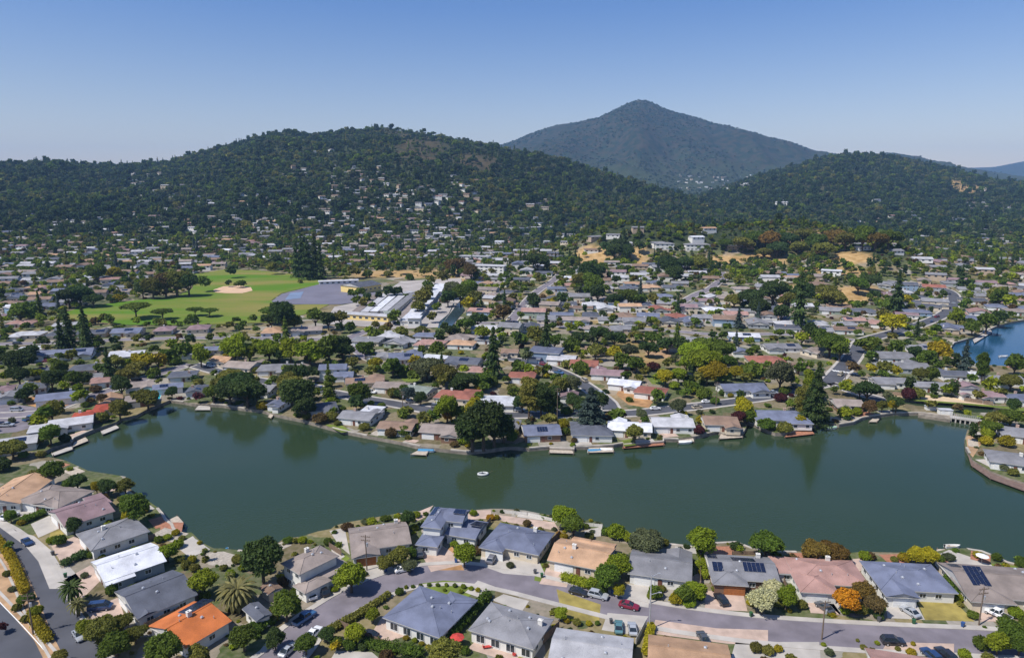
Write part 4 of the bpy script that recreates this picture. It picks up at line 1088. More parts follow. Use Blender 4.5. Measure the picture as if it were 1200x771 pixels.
for (x, y, z, rz, LX, LY, hl) in far_list:
    c, s = math.cos(rz), math.sin(rz)
    T = lambda a, b, e: (x + a * c - b * s, y + a * s + b * c, z + e)
    a, b = LX / 2, LY / 2; zw = random.choice([3, 3, 5.6, 7.5] if y > 1700 else [3, 3, 3, 5.4]) if hl else random.choice([2.8, 2.8, 5.4]); base = -4 if hl else -1.5
    fm.cur = random.choice([0, 0, 1, 2])
    for (p, q) in (((-a,-b),(a,-b)), ((a,-b),(a,b)), ((a,b),(-a,b)), ((-a,b),(-a,-b))):
        fm.face([T(*p, base), T(*q, base), T(*q, zw), T(*p, zw)])
    fm.cur = 3 + len(keys)
    for k in range(3):
        xx = -a + LX * (k + .5) / 3
        fm.face([T(xx - 1.1, -b - .05, zw - 2), T(xx + 1.1, -b - .05, zw - 2), T(xx + 1.1, -b - .05, zw - .7), T(xx - 1.1, -b - .05, zw - .7)])
    fm.cur = 3 + keys.index(random.choice(pal if random.random() < .6 else ['pale grey', 'grey', 'taupe', 'grey', 'brown']))
    a += .6; b += .6; zr = zw + SL * b
    fm.face([T(-a,-b,zw), T(a,-b,zw), T(a,0,zr), T(-a,0,zr)]); fm.face([T(a,b,zw), T(-a,b,zw), T(-a,0,zr), T(a,0,zr)])
    fm.face([T(-a,b,zw), T(-a,-b,zw), T(-a,0,zr)]); fm.face([T(a,-b,zw), T(a,b,zw), T(a,0,zr)])
    FOOT.append((x, y, 9))
stuff(fm.build('distant_houses', fmats), 'pale distant houses scattered among the trees up the hillsides', 'houses')

# ------------------------------------------------------------------ vegetation
def leaf_cloud(lobes, n, size, seed, core=0.62, stretch=1.0, flatness=0.35, corediv=2):
    """leaf clumps spread over lumpy lobes (cx,cy,cz,rx,ry,rz), plus a rough inner mass"""
    g = np.random.default_rng(seed)
    vol = np.array([l[3] * l[4] * l[5] for l in lobes]) ** 0.67; vol /= vol.sum()
    pick = g.choice(len(lobes), n, p=vol)
    L = np.array(lobes)[pick]
    d = g.normal(size=(n, 3)); d /= np.linalg.norm(d, axis=1)[:, None]
    d[:, 2] = np.where(d[:, 2] < -0.35, -d[:, 2], d[:, 2])
    rad = 0.62 + 0.46 * g.random(n) ** 0.7
    lump = 1 + 0.16 * np.sin(d[:, 0] * 5 + seed) * np.cos(d[:, 1] * 6 + seed * 2) + 0.1 * np.sin(d[:, 2] * 9 + d[:, 0] * 7)
    P = L[:, :3] + d * L[:, 3:] * (rad * lump)[:, None]
    nrm = d * 0.8 + g.normal(size=(n, 3)) * 0.65; nrm[:, 2] += flatness; nrm /= np.linalg.norm(nrm, axis=1)[:, None]
    t = np.cross(nrm, g.normal(size=(n, 3))); t /= np.linalg.norm(t, axis=1)[:, None]
    bt = np.cross(nrm, t)
    s = size * (0.6 + 0.8 * g.random(n))[:, None]
    q = np.stack([P - t * s - bt * s * .6, P + t * s - bt * s * .45, P + t * s * .8 + bt * s * .6, P - t * s * .7 + bt * s * .55], 1)
    # crease each clump a little so that it catches light unevenly
    q[:, 0] -= nrm * s * .35; q[:, 2] -= nrm * s * .25
    V = q.reshape(-1, 3); F = np.arange(n * 4).reshape(n, 4)
    me = bpy.data.meshes.new('crown')
    verts = V.tolist(); faces = F.tolist()
    if core:
        import bmesh
        bm = bmesh.new()
        for (cx, cy, cz, rx, ry, rz_) in lobes:
            r = bmesh.ops.create_icosphere(bm, subdivisions=corediv, radius=1)
            for v in r['verts']:
                k = core * (0.9 + 0.25 * math.sin(v.co.x * 6 + seed) * math.cos(v.co.y * 5 + v.co.z * 7))
                v.co = Vector((cx + v.co.x * rx * k, cy + v.co.y * ry * k, cz + v.co.z * rz_ * k))
        off = len(verts)
        bm.verts.index_update()
        verts += [tuple(v.co) for v in bm.verts]; faces += [tuple(off + v.index for v in f.verts) for f in bm.faces]
        bm.free()
    me.from_pydata(verts, [], faces); me.materials.append(leafm('g')); me.update()
    return me

def lobes_for(kind, seed):
    g = random.Random(seed); L = []
    if kind == 'round':
        L.append((0, 0, 1.25, .72, .72, .62))
        for k in range(7):
            a = k * .9 + g.uniform(-.3, .3); r = g.uniform(.32, .55); s = g.uniform(.34, .52)
            L.append((r * math.cos(a), r * math.sin(a), 1.15 + g.uniform(-.3, .45), s, s, s * .85))
    elif kind == 'wide':
        L.append((0, 0, .95, .7, .7, .4))
        for k in range(8):
            a = k * .8 + g.uniform(-.3, .3); r = g.uniform(.4, .66); s = g.uniform(.28, .42)
            L.append((r * math.cos(a), r * math.sin(a), .9 + g.uniform(-.2, .28), s, s, s * .7))
    elif kind == 'tall':
        L.append((0, 0, 1.8, .6, .6, 1.1))
        for k in range(9):
            a = k * 1.9; r = g.uniform(.2, .5); s = g.uniform(.3, .48)
            L.append((r * math.cos(a), r * math.sin(a), .8 + k * .25 + g.uniform(-.1, .1), s, s, s * 1.1))
    elif kind == 'umbrella':
        L.append((0, 0, 1.15, .8, .8, .22))
        for k in range(7):
            a = k * .9; r = g.uniform(.45, .62); s = g.uniform(.3, .4)
            L.append((r * math.cos(a), r * math.sin(a), 1.1 + g.uniform(-.05, .08), s, s, s * .5))
    elif kind == 'shrub':
        L.append((0, 0, .45, .75, .75, .5))
        for k in range(5):
            a = k * 1.3; r = g.uniform(.3, .5); s = g.uniform(.35, .5)
            L.append((r * math.cos(a), r * math.sin(a), .38 + g.uniform(-.05, .2), s, s, s * .85))
    return L

def conifer_mesh(n, size, seed, H=5.0):
    g = np.random.default_rng(seed); tiers = 13
    V = []
    z = g.random(n) ** 0.8
    lay = np.floor(z * tiers) / tiers + g.random(n) * 0.05
    rmax = (1 - lay) ** 0.85 * (0.85 + 0.3 * np.sin(lay * 40 + seed))
    a = g.random(n) * 2 * np.pi
    arm = 1 + 0.28 * np.sin(a * 5 + np.floor(z * tiers) * 2.1) + .12 * np.sin(a * 9)
    r = rmax * arm * g.random(n) ** 0.45
    P = np.stack([r * np.cos(a), r * np.sin(a), 0.35 + lay * (H - .4) - r * 0.35], 1)
    nrm = np.stack([np.cos(a) * .5, np.sin(a) * .5, np.full(n, .75)], 1) + g.normal(size=(n, 3)) * .4
    nrm /= np.linalg.norm(nrm, axis=1)[:, None]
    t = np.stack([np.cos(a), np.sin(a), np.full(n, -.45)], 1); t -= nrm * (t * nrm).sum(1)[:, None]; t /= np.linalg.norm(t, axis=1)[:, None]
    bt = np.cross(nrm, t); s = size * (.6 + .8 * g.random(n))[:, None] * (1 - .45 * lay)[:, None]
    q = np.stack([P - t * s, P - bt * s * .5, P + t * s * 1.1, P + bt * s * .5], 1)
    verts = q.reshape(-1, 3).tolist(); faces = np.arange(n * 4).reshape(n, 4).tolist()
    k = len(verts)
    for i in range(8):
        verts.append((.42 * math.cos(i * .785), .42 * math.sin(i * .785), .5))
    verts.append((0, 0, H * .93)); faces += [(k + i, k + (i + 1) % 8, k + 8) for i in range(8)]
    me = bpy.data.meshes.new('crown'); me.from_pydata(verts, [], faces); me.materials.append(leafm('g')); me.update(); return me

def trunk_mesh(h, r, limbs, spread):
    b = MB(); b.tube((0, 0, -.05), (0, 0, h), r, r * .6, 7)
    for k in range(limbs):
        a = k * 6.28 / limbs + .4
        b.tube((0, 0, h * .6), (spread * math.cos(a), spread * math.sin(a), h + .25), r * .5, r * .22, 5)
    return b.mesh('trunk', bark)

CROWN = {}
for d, (nl, sz) in {'hi': (7500, .055), 'lo': (1300, .115)}.items():
    for kd in ('round', 'wide', 'tall', 'umbrella'):
        CROWN[kd, d] = [leaf_cloud(lobes_for(kd, s), nl, sz, s) for s in ((1, 2, 3, 4) if kd == 'round' else (5, 6))]
    CROWN['shrub', d] = [leaf_cloud(lobes_for('shrub', s), nl // 2, sz * 1.3, s) for s in (7, 8, 9)]
    CROWN['conifer', d] = [conifer_mesh(nl, sz * 2.0, s) for s in (1, 2)]
TRUNK = {'round': trunk_mesh(.8, .09, 5, .45), 'wide': trunk_mesh(.6, .09, 6, .5), 'tall': trunk_mesh(1.1, .09, 4, .3), 'umbrella': trunk_mesh(.95, .06, 7, .6), 'conifer': trunk_mesh(1.2, .085, 0, 0)}
KINDW = {'round': 'tree', 'wide': 'spreading tree', 'tall': 'tall tree', 'umbrella': 'umbrella-shaped tree', 'conifer': 'conifer', 'shrub': 'shrub'}
NAMES = {'round': 'broadleaf_tree', 'wide': 'broadleaf_tree', 'tall': 'broadleaf_tree', 'umbrella': 'umbrella_tree', 'conifer': 'conifer_tree', 'shrub': 'shrub'}

def plant(kind, x, y, z, r, c, hs=1.0, label=None, group=None):
    d = 'hi' if y < 330 or r > 8 else 'lo'
    me = random.choice(CROWN[kind, d])
    loc = (x, y, z); rz = random.uniform(0, 6.28)
    if kind == 'shrub':
        o = bpy.data.objects.new('shrub', me); col.objects.link(o); o.location = loc; o.rotation_euler = (0, 0, rz)
        o.scale = (r, r * random.uniform(.8, 1.1), r * 1.15 * hs); cr = o
    else:
        o = empty(NAMES[kind], loc, rz); o.scale = (r, r * random.uniform(.88, 1.12), r * hs)
        cr = link('crown', me, o, (0, 0, 0)); link('trunk', TRUNK[kind], o, (0, 0, 0))
    cr.material_slots[0].link = 'OBJECT'; cr.material_slots[0].material = leafm(c)
    cat = 'shrub' if kind == 'shrub' else ('conifer' if kind == 'conifer' else 'tree')
    gp = group or {'shrub': 'garden shrubs', 'conifer': 'tall conifers', 'tree': 'trees of the suburb'}[cat]
    size = ''
    if kind in ('round', 'wide', 'tall'): size = 'big ' if r > 6.5 else ('small ' if r < 3.0 else '')
    if kind == 'shrub': size = 'large ' if r > 2.4 else ('tiny ' if r < 1.2 else '')
    return reg(o, cat, gp, label, size + LEAFWORD[c], KINDW[kind])

# hand-placed plants: px, py of the crown's middle, width px, colour, kind
P_TXT = """
12 604 16 g round|157 592 40 g round|126 569 24 dk round|113 571 16 ye round|146 567 22 ol round|86 614 22 dk round|70 634 20 g shrub|60 633 14 br shrub|99 674 11 gy shrub|106 650 12 g shrub|25 612 12 ye shrub|30 607 14 br shrub
10 640 12 g round|27 702 16 g round|36 700 14 dk shrub|43 715 18 br round|70 768 22 ol round|14 690 12 gy shrub|8 672 12 ol shrub|20 712 14 ol shrub|30 725 14 ol shrub|2 735 14 ma round
100 735 26 br round|118 737 40 ol wide|142 728 34 ol wide|158 742 30 ol wide|135 757 40 g wide|192 762 50 g round|232 768 30 ol round|238 679 38 br round|196 646 24 br round|240 698 16 br shrub|225 655 14 ye shrub|218 662 16 ol shrub|210 655 14 ol shrub|234 636 8 ye shrub|240 645 8 ye shrub|270 672 16 br shrub|262 665 12 ol shrub|206 624 12 ye shrub|213 630 10 ol shrub|186 632 14 g shrub
307 656 58 dk round|335 708 40 g round|318 722 24 ol shrub|300 735 24 g shrub|285 745 34 g round|322 748 26 dk round|345 693 14 g shrub|411 672 42 br round|392 690 12 br shrub|386 673 16 ol shrub|358 752 30 g round|383 741 22 dk round|394 752 18 g shrub|410 755 20 g shrub|437 719 20 br round|416 741 28 br round|393 757 14 ye round|425 757 16 dk shrub|520 766 46 ol round|545 762 16 g shrub
468 693 14 g shrub|476 688 7 br shrub|484 687 7 g shrub|493 686 7 g shrub|503 685 7 g shrub|513 685 7 g shrub|523 685 7 br shrub|533 686 7 g shrub|543 687 8 br shrub|552 689 8 br shrub|560 691 8 ye shrub|540 693 7 br shrub|521 691 6 br shrub
456 725 10 br shrub|471 735 8 ye shrub|476 747 9 ye shrub|486 750 9 br shrub|494 754 8 ye shrub|502 758 9 ye shrub|573 699 9 ye shrub|570 695 8 br shrub
467 653 30 ol wide|452 660 24 ol wide|480 662 22 gy wide|481 646 16 g round|478 608 22 dk round|486 618 12 br shrub|455 607 10 g shrub|544 649 30 br round|532 637 12 br shrub|553 640 9 g shrub|575 606 12 or shrub|582 606 10 ye shrub|598 662 12 gy shrub|613 651 9 g shrub|606 648 9 or shrub|660 603 32 br round|672 616 30 g round|661 628 12 ye shrub|655 625 8 or shrub|722 624 28 br shrub|735 626 18 br shrub|710 623 14 g shrub|758 633 46 gy wide|745 640 20 g round|778 636 16 ol shrub
724 660 34 br round|712 676 34 g round|695 684 24 br shrub|705 690 22 g shrub|725 692 16 ye round|718 668 24 ol round|768 694 24 g shrub|762 698 12 br shrub|776 690 12 ol shrub|803 694 26 g round|815 690 26 br round|792 702 20 ye shrub|808 706 18 br shrub|820 700 14 g shrub
822 636 38 br round|820 662 12 br round|822 670 10 ye shrub|867 643 10 br round|898 636 48 g wide|912 652 12 br shrub|905 646 14 g shrub|955 646 36 ob wide|975 645 38 ob wide|950 654 22 ob shrub|985 654 22 dk shrub|1014 651 18 br shrub|906 689 28 pa round|894 702 34 pa round|922 699 28 br round|912 706 18 ol shrub|880 706 14 ye shrub|838 690 12 ol shrub|868 688 10 g shrub|992 702 34 or round|1012 694 30 ob round|1026 707 28 ru round|1008 714 20 ol shrub|990 716 14 br shrub|1030 722 14 dk shrub|925 715 8 ye shrub|1010 676 6 g shrub
1060 653 18 ye shrub|1074 651 24 ye round|1088 650 28 ye round|1100 655 16 g shrub|1048 655 12 ol shrub|1118 690 12 g shrub|1124 700 16 br shrub|1196 655 14 g round|1198 660 18 g round|1185 740 36 g round|1170 752 30 br round|1196 752 30 g round|1150 753 26 g shrub|1205 735 26 g round|1190 718 20 br shrub|1178 727 12 g shrub|1130 767 18 br shrub|1158 770 20 ol shrub|1165 706 8 ol shrub|1175 706 8 g shrub
605 719 8 br shrub|612 722 8 ol shrub|622 726 9 ol shrub|630 721 6 dk shrub|657 717 18 br round|664 727 10 ye shrub|676 729 14 ol shrub|690 730 10 ye shrub|700 730 8 g shrub|668 738 8 dk shrub|886 758 20 ol shrub|900 762 18 ol shrub|912 760 14 ye shrub|965 755 8 br shrub|972 764 14 gy shrub|1012 758 10 ol shrub|1022 763 12 ol shrub|1028 753 8 br shrub|1070 754 7 ye shrub|1068 764 14 ye shrub|1052 760 8 ol shrub|1005 750 6 ol shrub
135 488 36 ol wide|120 490 20 ol shrub|58 506 28 g round|97 502 28 ol round|43 517 20 ol shrub|76 514 16 dk shrub|14 524 34 ol wide|0 545 30 dk shrub|48 532 14 ol shrub|60 552 30 g round|40 556 20 ol shrub|90 562 24 dk round|80 568 18 g round|60 481 26 ol round|14 493 12 gy shrub|28 460 22 dk round|70 432 22 g round|73 440 20 dk round|20 424 44 dk wide|32 412 30 dk wide|22 440 28 dk wide|60 444 26 dk round|85 445 22 g round|100 444 22 dk shrub|142 452 26 dk round|148 438 30 ol wide|160 430 26 ol wide|135 424 26 ol wide|172 424 22 ye round|185 421 22 ye round|160 421 20 ye round|119 466 16 ru round|100 474 12 g shrub|150 476 12 dk shrub|168 479 16 dk round|112 456 16 ru shrub|180 438 20 g shrub|196 416 20 g round
278 448 44 dk wide|262 462 40 dk wide|285 462 44 dk wide|270 440 34 ol wide|245 462 24 g round|300 458 28 dk round|230 466 14 ma round|299 482 18 ye shrub|347 464 42 dk round|340 452 36 ol round|352 480 32 dk round|336 448 24 ol round|375 490 24 ru shrub|388 488 20 ol shrub|358 490 14 ol shrub|420 459 30 g round|417 470 20 dk round|447 475 12 g shrub|427 500 16 ol shrub|475 505 22 g shrub|458 508 18 ru shrub|450 505 14 ma shrub|485 503 18 g shrub|473 458 20 g shrub|462 461 18 ol shrub|493 466 16 dk round|478 462 18 bl round
566 500 58 dk round|552 508 50 dk round|578 512 48 dk round|590 500 34 dk round|556 480 30 ye round|570 488 36 g round|545 515 22 br shrub|524 478 34 br round|535 483 22 g round|525 488 14 or round|497 487 12 g shrub|545 470 14 g shrub|600 512 20 g shrub|605 500 18 ye shrub
578 415 26 dk conifer|693 457 46 bl conifer|700 470 34 dk round|683 474 24 dk round|620 462 34 ol tall|634 468 28 dk tall|612 470 24 dk round|648 470 24 dk tall|656 452 26 ol round|670 448 26 gy round|672 470 22 dk round|664 482 18 g shrub|744 506 24 ol round|634 513 13 br shrub|660 497 18 ye shrub|663 506 14 g shrub|604 508 12 ol shrub|729 487 12 ma round|715 488 18 ol shrub|705 490 12 ol shrub|752 484 16 gy round|673 516 10 ru shrub|624 491 10 dk shrub
795 476 20 gy round|800 485 14 ye shrub|822 492 16 ye shrub|822 508 18 ma shrub|866 487 20 ma round|872 478 26 ye round|878 486 20 g round|890 500 26 br shrub|905 503 26 g shrub|920 501 22 ol shrub|938 495 22 ye shrub|945 492 16 g shrub|958 460 34 dk conifer|966 472 30 dk conifer|950 450 26 br tall|940 470 24 ol tall|915 440 36 gy round|920 458 16 g shrub|915 466 18 ma shrub|888 455 14 g shrub|848 460 14 g shrub|856 463 10 ye shrub|843 436 28 ye round|829 437 26 ye round|862 435 20 ye round|850 441 20 g round|882 434 34 g shrub|830 405 44 g wide|812 412 40 br wide|845 412 36 g wide|826 422 46 br wide|850 422 30 g wide|805 426 24 br round|798 402 26 dk round|812 455 24 g shrub|825 462 22 g shrub|838 470 14 g shrub|808 446 18 dk shrub|795 440 20 br round
1017 456 36 dk wide|1008 456 20 dk round|990 484 22 br shrub|1004 483 16 br shrub|1022 478 20 ru round|1040 478 16 ol round|1047 474 16 ye round|1070 482 22 dk round|1010 478 12 ru shrub|1066 452 14 dk tall|1075 462 20 ol shrub|1095 456 12 dk tall|1118 455 14 dk tall|1118 446 10 g tall|1080 470 22 ma shrub|1045 472 14 g shrub|1092 437 24 g round|1080 438 22 ol round|1100 410 28 ye round|1088 420 22 g round|1073 412 20 dk round|1038 430 22 ol round|1050 435 16 ye round|1022 432 14 ye round|1070 424 14 dk shrub|1152 432 20 g tall|1190 427 24 g round|1185 447 28 ol wide|1172 460 16 ol round|1174 474 16 ol round|1188 475 20 dk round|1168 490 28 ol wide|1160 500 26 g wide|1185 488 30 g wide|1157 508 20 br shrub|1156 517 18 ye shrub|1180 518 22 ye shrub|1050 408 20 g round|1018 402 30 g wide|1030 410 14 dk round
973 403 38 g wide|985 410 24 g round|960 396 24 g round|990 400 14 br shrub|940 396 18 br round|950 388 22 dk round
274 408 38 br round|292 412 34 br wide|315 410 36 br wide|340 407 34 br round|362 410 36 br round|385 408 34 g round|400 404 28 dk round|428 408 24 g round|402 412 26 dk wide|440 425 18 ye round|438 418 16 g shrub|460 428 26 g round|485 422 16 ye round|470 435 24 g shrub|500 430 36 gy wide|520 436 36 ol wide|515 440 20 ru shrub|545 444 34 dk wide|560 444 30 g wide|540 452 24 g shrub|575 448 22 g shrub|600 455 16 ol shrub|562 455 18 ye shrub|495 436 20 gy round|575 430 12 dk tall|366 422 12 br round|340 437 22 dk round|352 438 24 dk round|368 436 16 dk round|300 434 12 ol shrub|388 446 14 g round|323 445 14 g round|327 415 20 dk round|235 417 24 br round|232 408 18 br round|215 412 30 g shrub|205 423 18 g shrub
620 432 16 br round|632 436 12 ol round|618 417 16 gy round|640 440 12 ye shrub|670 405 28 g shrub|698 412 20 ol round|720 412 20 ye round|730 420 24 g round|745 425 22 g round|735 409 30 gy wide|760 408 26 dk wide|782 402 28 dk wide|680 432 24 g shrub|765 430 20 ma shrub|780 440 24 ye round|790 452 16 br shrub|755 433 14 ma shrub|770 470 12 gy round|740 458 10 ol shrub|665 427 18 ol shrub|612 398 20 g shrub|640 395 20 dk conifer|628 392 26 ol round|650 400 18 g round|680 395 26 dk wide|700 392 26 dk wide|720 396 26 dk wide|745 392 22 ol wide|765 396 24 g wide
79 384 22 dk conifer|70 393 18 dk conifer|98 384 24 dk conifer|100 396 16 dk conifer|112 377 14 ru shrub|160 356 34 g umbrella|191 363 22 g umbrella|229 361 18 g umbrella|246 361 20 g umbrella|325 362 34 g umbrella|333 372 32 dk round|318 376 22 dk wide|345 376 20 ol round|282 330 14 g umbrella|268 332 8 dk round|240 333 16 g round|208 332 28 ol tall|222 334 24 dk tall|195 335 24 ru tall|180 337 24 ol tall|168 340 18 dk round|95 347 30 dk wide|110 350 24 dk wide|82 350 26 dk wide|25 367 24 g round|35 362 18 g round|138 350 16 ye shrub|122 372 12 ol shrub|225 374 16 g shrub|355 306 16 dk conifer|362 308 18 dk conifer|370 307 16 dk conifer|348 310 14 dk conifer|376 312 14 dk conifer|325 306 14 dk tall|320 314 14 ol tall|272 318 14 dk round|135 320 18 ye round|115 322 20 g round
418 352 12 g round|426 356 12 ol round|436 358 10 g round|444 347 10 dk round|475 348 10 g shrub|506 372 12 ol round|512 360 12 g round|470 378 12 g shrub|440 380 12 ol shrub|410 382 14 g round|398 384 12 dk round|505 330 12 ol round|480 326 12 g shrub|455 322 12 ol shrub|430 322 14 g shrub|415 318 16 ol round|445 314 16 g round|470 314 14 dk round|500 318 14 ol round|520 326 16 ol round|550 338 22 g round|556 350 18 ol round|520 352 12 ru shrub|352 330 8 ol shrub|405 327 8 ol shrub|
422 343 14 g round|412 345 10 g round|430 350 12 dk round|456 343 14 dk round|466 342 14 dk round|500 345 18 ol tall|496 352 20 ol round|490 360 18 ol round|502 336 14 g round|462 372 16 g round|530 340 20 gy round|525 350 18 dk round|540 345 22 g round|548 356 16 ye round|385 376 20 dk round|400 374 18 ol round|370 372 22 g round|545 380 26 g wide|530 388 22 dk wide|560 375 24 dk wide|515 392 16 dk round|565 390 22 br round|450 388 20 ol shrub|470 390 22 ol shrub|494 388 20 ol shrub|440 392 22 g shrub|512 408 20 g round|585 352 14 dk round|590 366 22 ru round|552 320 20 ru tall|540 312 16 ma tall|530 313 18 ma tall
700 345 20 dk round|688 322 26 dk tall|700 318 22 dk tall|680 330 22 ol round|695 335 26 g round|658 350 16 dk round|735 350 24 g wide|720 352 22 dk wide|745 352 20 g wide|780 354 14 g round|793 358 12 g round|765 352 14 ol round|645 355 14 ye shrub|625 352 18 dk round|630 308 24 dk wide|720 296 22 dk round|735 294 20 dk round|728 290 22 dk tall|710 290 16 dk round|750 290 14 dk round|785 315 22 dk tall|778 308 18 dk tall|790 322 20 dk tall|800 312 24 dk wide|820 310 20 ol round|840 300 0 g round
880 350 30 dk wide|905 344 34 dk wide|890 362 26 dk wide|925 352 26 ol wide|940 345 26 dk tall|935 360 22 dk conifer|915 368 20 dk round|965 340 28 ol wide|975 350 28 ol wide|860 352 22 ol wide|1005 335 24 g wide|1018 330 24 dk wide|1025 345 16 dk wide|1050 345 18 dk conifer|1050 355 16 g round|1062 352 12 ye round|1040 358 22 g shrub|1126 325 12 dk conifer|1170 350 20 g round|1182 355 16 br round|1165 345 20 ol round|1120 372 20 br round|1130 378 16 g shrub|1140 382 20 g round|1155 378 22 g round|1170 372 18 dk round|1045 378 26 ye round|1035 372 18 ol round
870 285 26 ol wide|885 280 26 g wide|900 284 26 ob tall|920 280 28 dk wide|940 278 30 ol wide|955 284 26 g tall|975 280 28 ob wide|910 292 24 dk wide|935 292 24 ol wide|965 294 24 ol wide|990 284 24 ol wide|1010 280 24 g tall|1025 285 24 ob wide|895 296 20 ol wide|850 285 20 g wide|1040 285 20 g wide
"""
random.seed(9)
VEG = []   # candidates for individual objects: (apparent size, kind, x, y, z, r, colour, height factor)
for row in P_TXT.replace('\n', '|').split('|'):
    f = row.split()
    if len(f) != 5 or float(f[2]) <= 0: continue
    px, py, wpx = float(f[0]), float(f[1]), float(f[2]); kd = f[4]; c = f[3]
    if py < 378 and kd == 'tall': kd = 'round'
    if py < 378 and c == 'ma': c = 'ru'
    hmid = {'round': 1.2, 'wide': .9, 'tall': 1.7, 'umbrella': 1.1, 'conifer': 2.3, 'shrub': .5}[kd]
    if py > 378:
        z = 1.4; r = 2.5
        for _ in range(3):
            p = at(px, py, z + r * hmid); r = wpx / 2 * ((p.y * cp + (CAM_H - z) * sp) / FPX) * .97
        x, y = p.x, p.y
        for _ in range(12):
            if not bool(in_water(np.array([x]), np.array([y]))[0]): break
            y += 2.0 if py < 560 else -1.5
    else:
        d = hit(px, py); r = wpx / 2 * (d.y * cp + (CAM_H - d.z) * sp) / FPX
        vr = math.sin(math.atan(-slope(py))) + .02
        d2 = hit(px, min(py + r * hmid * FPX / (d.y * cp + 12) * .95, 400)); x, y, z = d2.x, d2.y, d2.z
    VEG.append((wpx * 1.6 if kd != 'shrub' else wpx * 1.3, kd, x, y, z, max(r, .5), c, random.uniform(.9, 1.12) * (.72 if kd == 'umbrella' else .52 if kd == 'conifer' and wpx > 40 else 1), 1))

# clipped hedges: one leafy ribbon each, drawn along its line
def hedge(pxs, w, h, c, label):
    P = [at(x, y) for x, y in pxs]; lob = []; o0 = P[0]
    for i in range(len(P) - 1):
        d = P[i + 1] - P[i]; n = max(1, int(d.length / (w * .55)))
        for k in range(n):
            q = P[i] + d * (k / n) - o0; j = random.uniform(.88, 1.12); lob.append((q.x, q.y, h * .5, w * .62 * j, w * .62 * j, h * .58 * j))
            FOOT.append((q.x + o0.x, q.y + o0.y, w * .6))
    me_ = leaf_cloud(lob, 260 * len(lob), .17, len(lob), core=.85); me_.name = 'hedge'
    o = bpy.data.objects.new('hedge', me_); col.objects.link(o); o.location = o0
    o.material_slots[0].link = 'OBJECT'; o.material_slots[0].material = leafm(c)
    reg(o, 'hedge', 'clipped hedges', label)
for q in [([(-6,632),(6,645),(16,662),(23,680),(30,698)], 1.7, 1.7, 'ye', 'long yellow hedge between the highway and the left street'), ([(38,722),(46,738),(58,754)], 1.9, 1.7, 'ye', 'shorter yellow hedge near the bottom-left pole'),
 ([(30,612),(44,606),(55,601)], 2.4, 1.8, 'g', 'thick green hedge beside the mauve-brown house drive'), ([(78,662),(90,656),(104,650)], 2.6, 1.7, 'dk', 'thick dark hedge left of the pale grey house'),
 ([(388,740),(402,732),(418,724),(434,713),(450,703),(458,697)], 1.5, 1.4, 'ol', 'olive hedge along the kerb inside the bend'), ([(430,757),(450,762),(472,764),(500,770)], 2.6, 1.8, 'g', 'wide green hedge along the bottom inside the bend'),
 ([(528,748),(540,735),(552,722),(564,709),(574,697)], 2.0, 2.0, 'g', 'tall green hedge between the big hip roof and the vented roof'), ([(763,738),(760,752),(757,770)], 1.4, 1.6, 'ye', 'narrow yellow hedge at the terracotta bottom roof'),
 ([(663,680),(676,684),(692,690)], 2.2, 1.8, 'br', 'bright clipped hedge behind the two parked cars'), ([(838,688),(852,690),(868,690)], 1.0, 1.2, 'dk', 'low dark hedge before the four solar arrays'),
 ([(820,648),(824,662),(826,680)], 1.5, 1.6, 'br', 'bright hedge left of the four solar arrays'), ([(1120,700),(1114,690),(1108,680)], 1.6, 2.0, 'g', 'green hedge between the violet-grey and taupe roofs'),
 ([(120,755),(128,742),(140,735)], 2.6, 2.4, 'ol', 'olive hedge below the dark blue van'), ([(300,740),(315,732),(328,722)], 2.2, 1.8, 'g', 'green hedge beside the near street, bottom-left trees')]: hedge(*q)

# fill: gardens and street trees between the houses
fx = np.array([f[0] for f in FOOT]); fy = np.array([f[1] for f in FOOT]); fr = np.array([f[2] for f in FOOT])
sizes = np.array([[v[2], v[3], v[5]] for v in VEG])
def free_spot(x, y, r, pad=0.0):
    d = np.hypot(fx - x, fy - y)
    return not (d < fr * .85 + r * .5 + pad).any()
rnd = random.Random(33)
STUFF_T = []   # (x,y,z,r,kind index,colour index)
def try_fill(x, y, r, kinds, cols, near=True):
    if not free_spot(x, y, r): return
    if y < NEARY + 5 and bool(in_water(np.array([x, x - r, x + r, x, x]), np.array([y, y, y, y - r, y + r])).any()): return
    if near and near_road(x, y, r * .3): return
    z = gz(x, y); px, py = proj(x, y, z)
    if bool(inpoly([px], [py], FIELD)[0]) or (318 < px < 545 and 326 < py < 388): return
    if y < 300 and (py > 585): return
    for (dx_, dy_, rx_, ry_, s_) in DRY:
        if s_ > .7 and ((px - dx_) / rx_) ** 2 + ((py - dy_) / ry_) ** 2 < 1 and rnd.random() < .9: return
    kd = rnd.choice(kinds); c = rnd.choice(cols)
    if kd == 'conifer': c = rnd.choice(['dk', 'dk', 'g', 'ol', 'bl'])
    dep = y * cp + 15; app = 2 * r * FPX / dep
    VEG.append((app * (1.5 if kd != 'shrub' else 1.0), kd, x, y, z, r, c, rnd.uniform(.85, 1.15), 0))
yy = 245.0
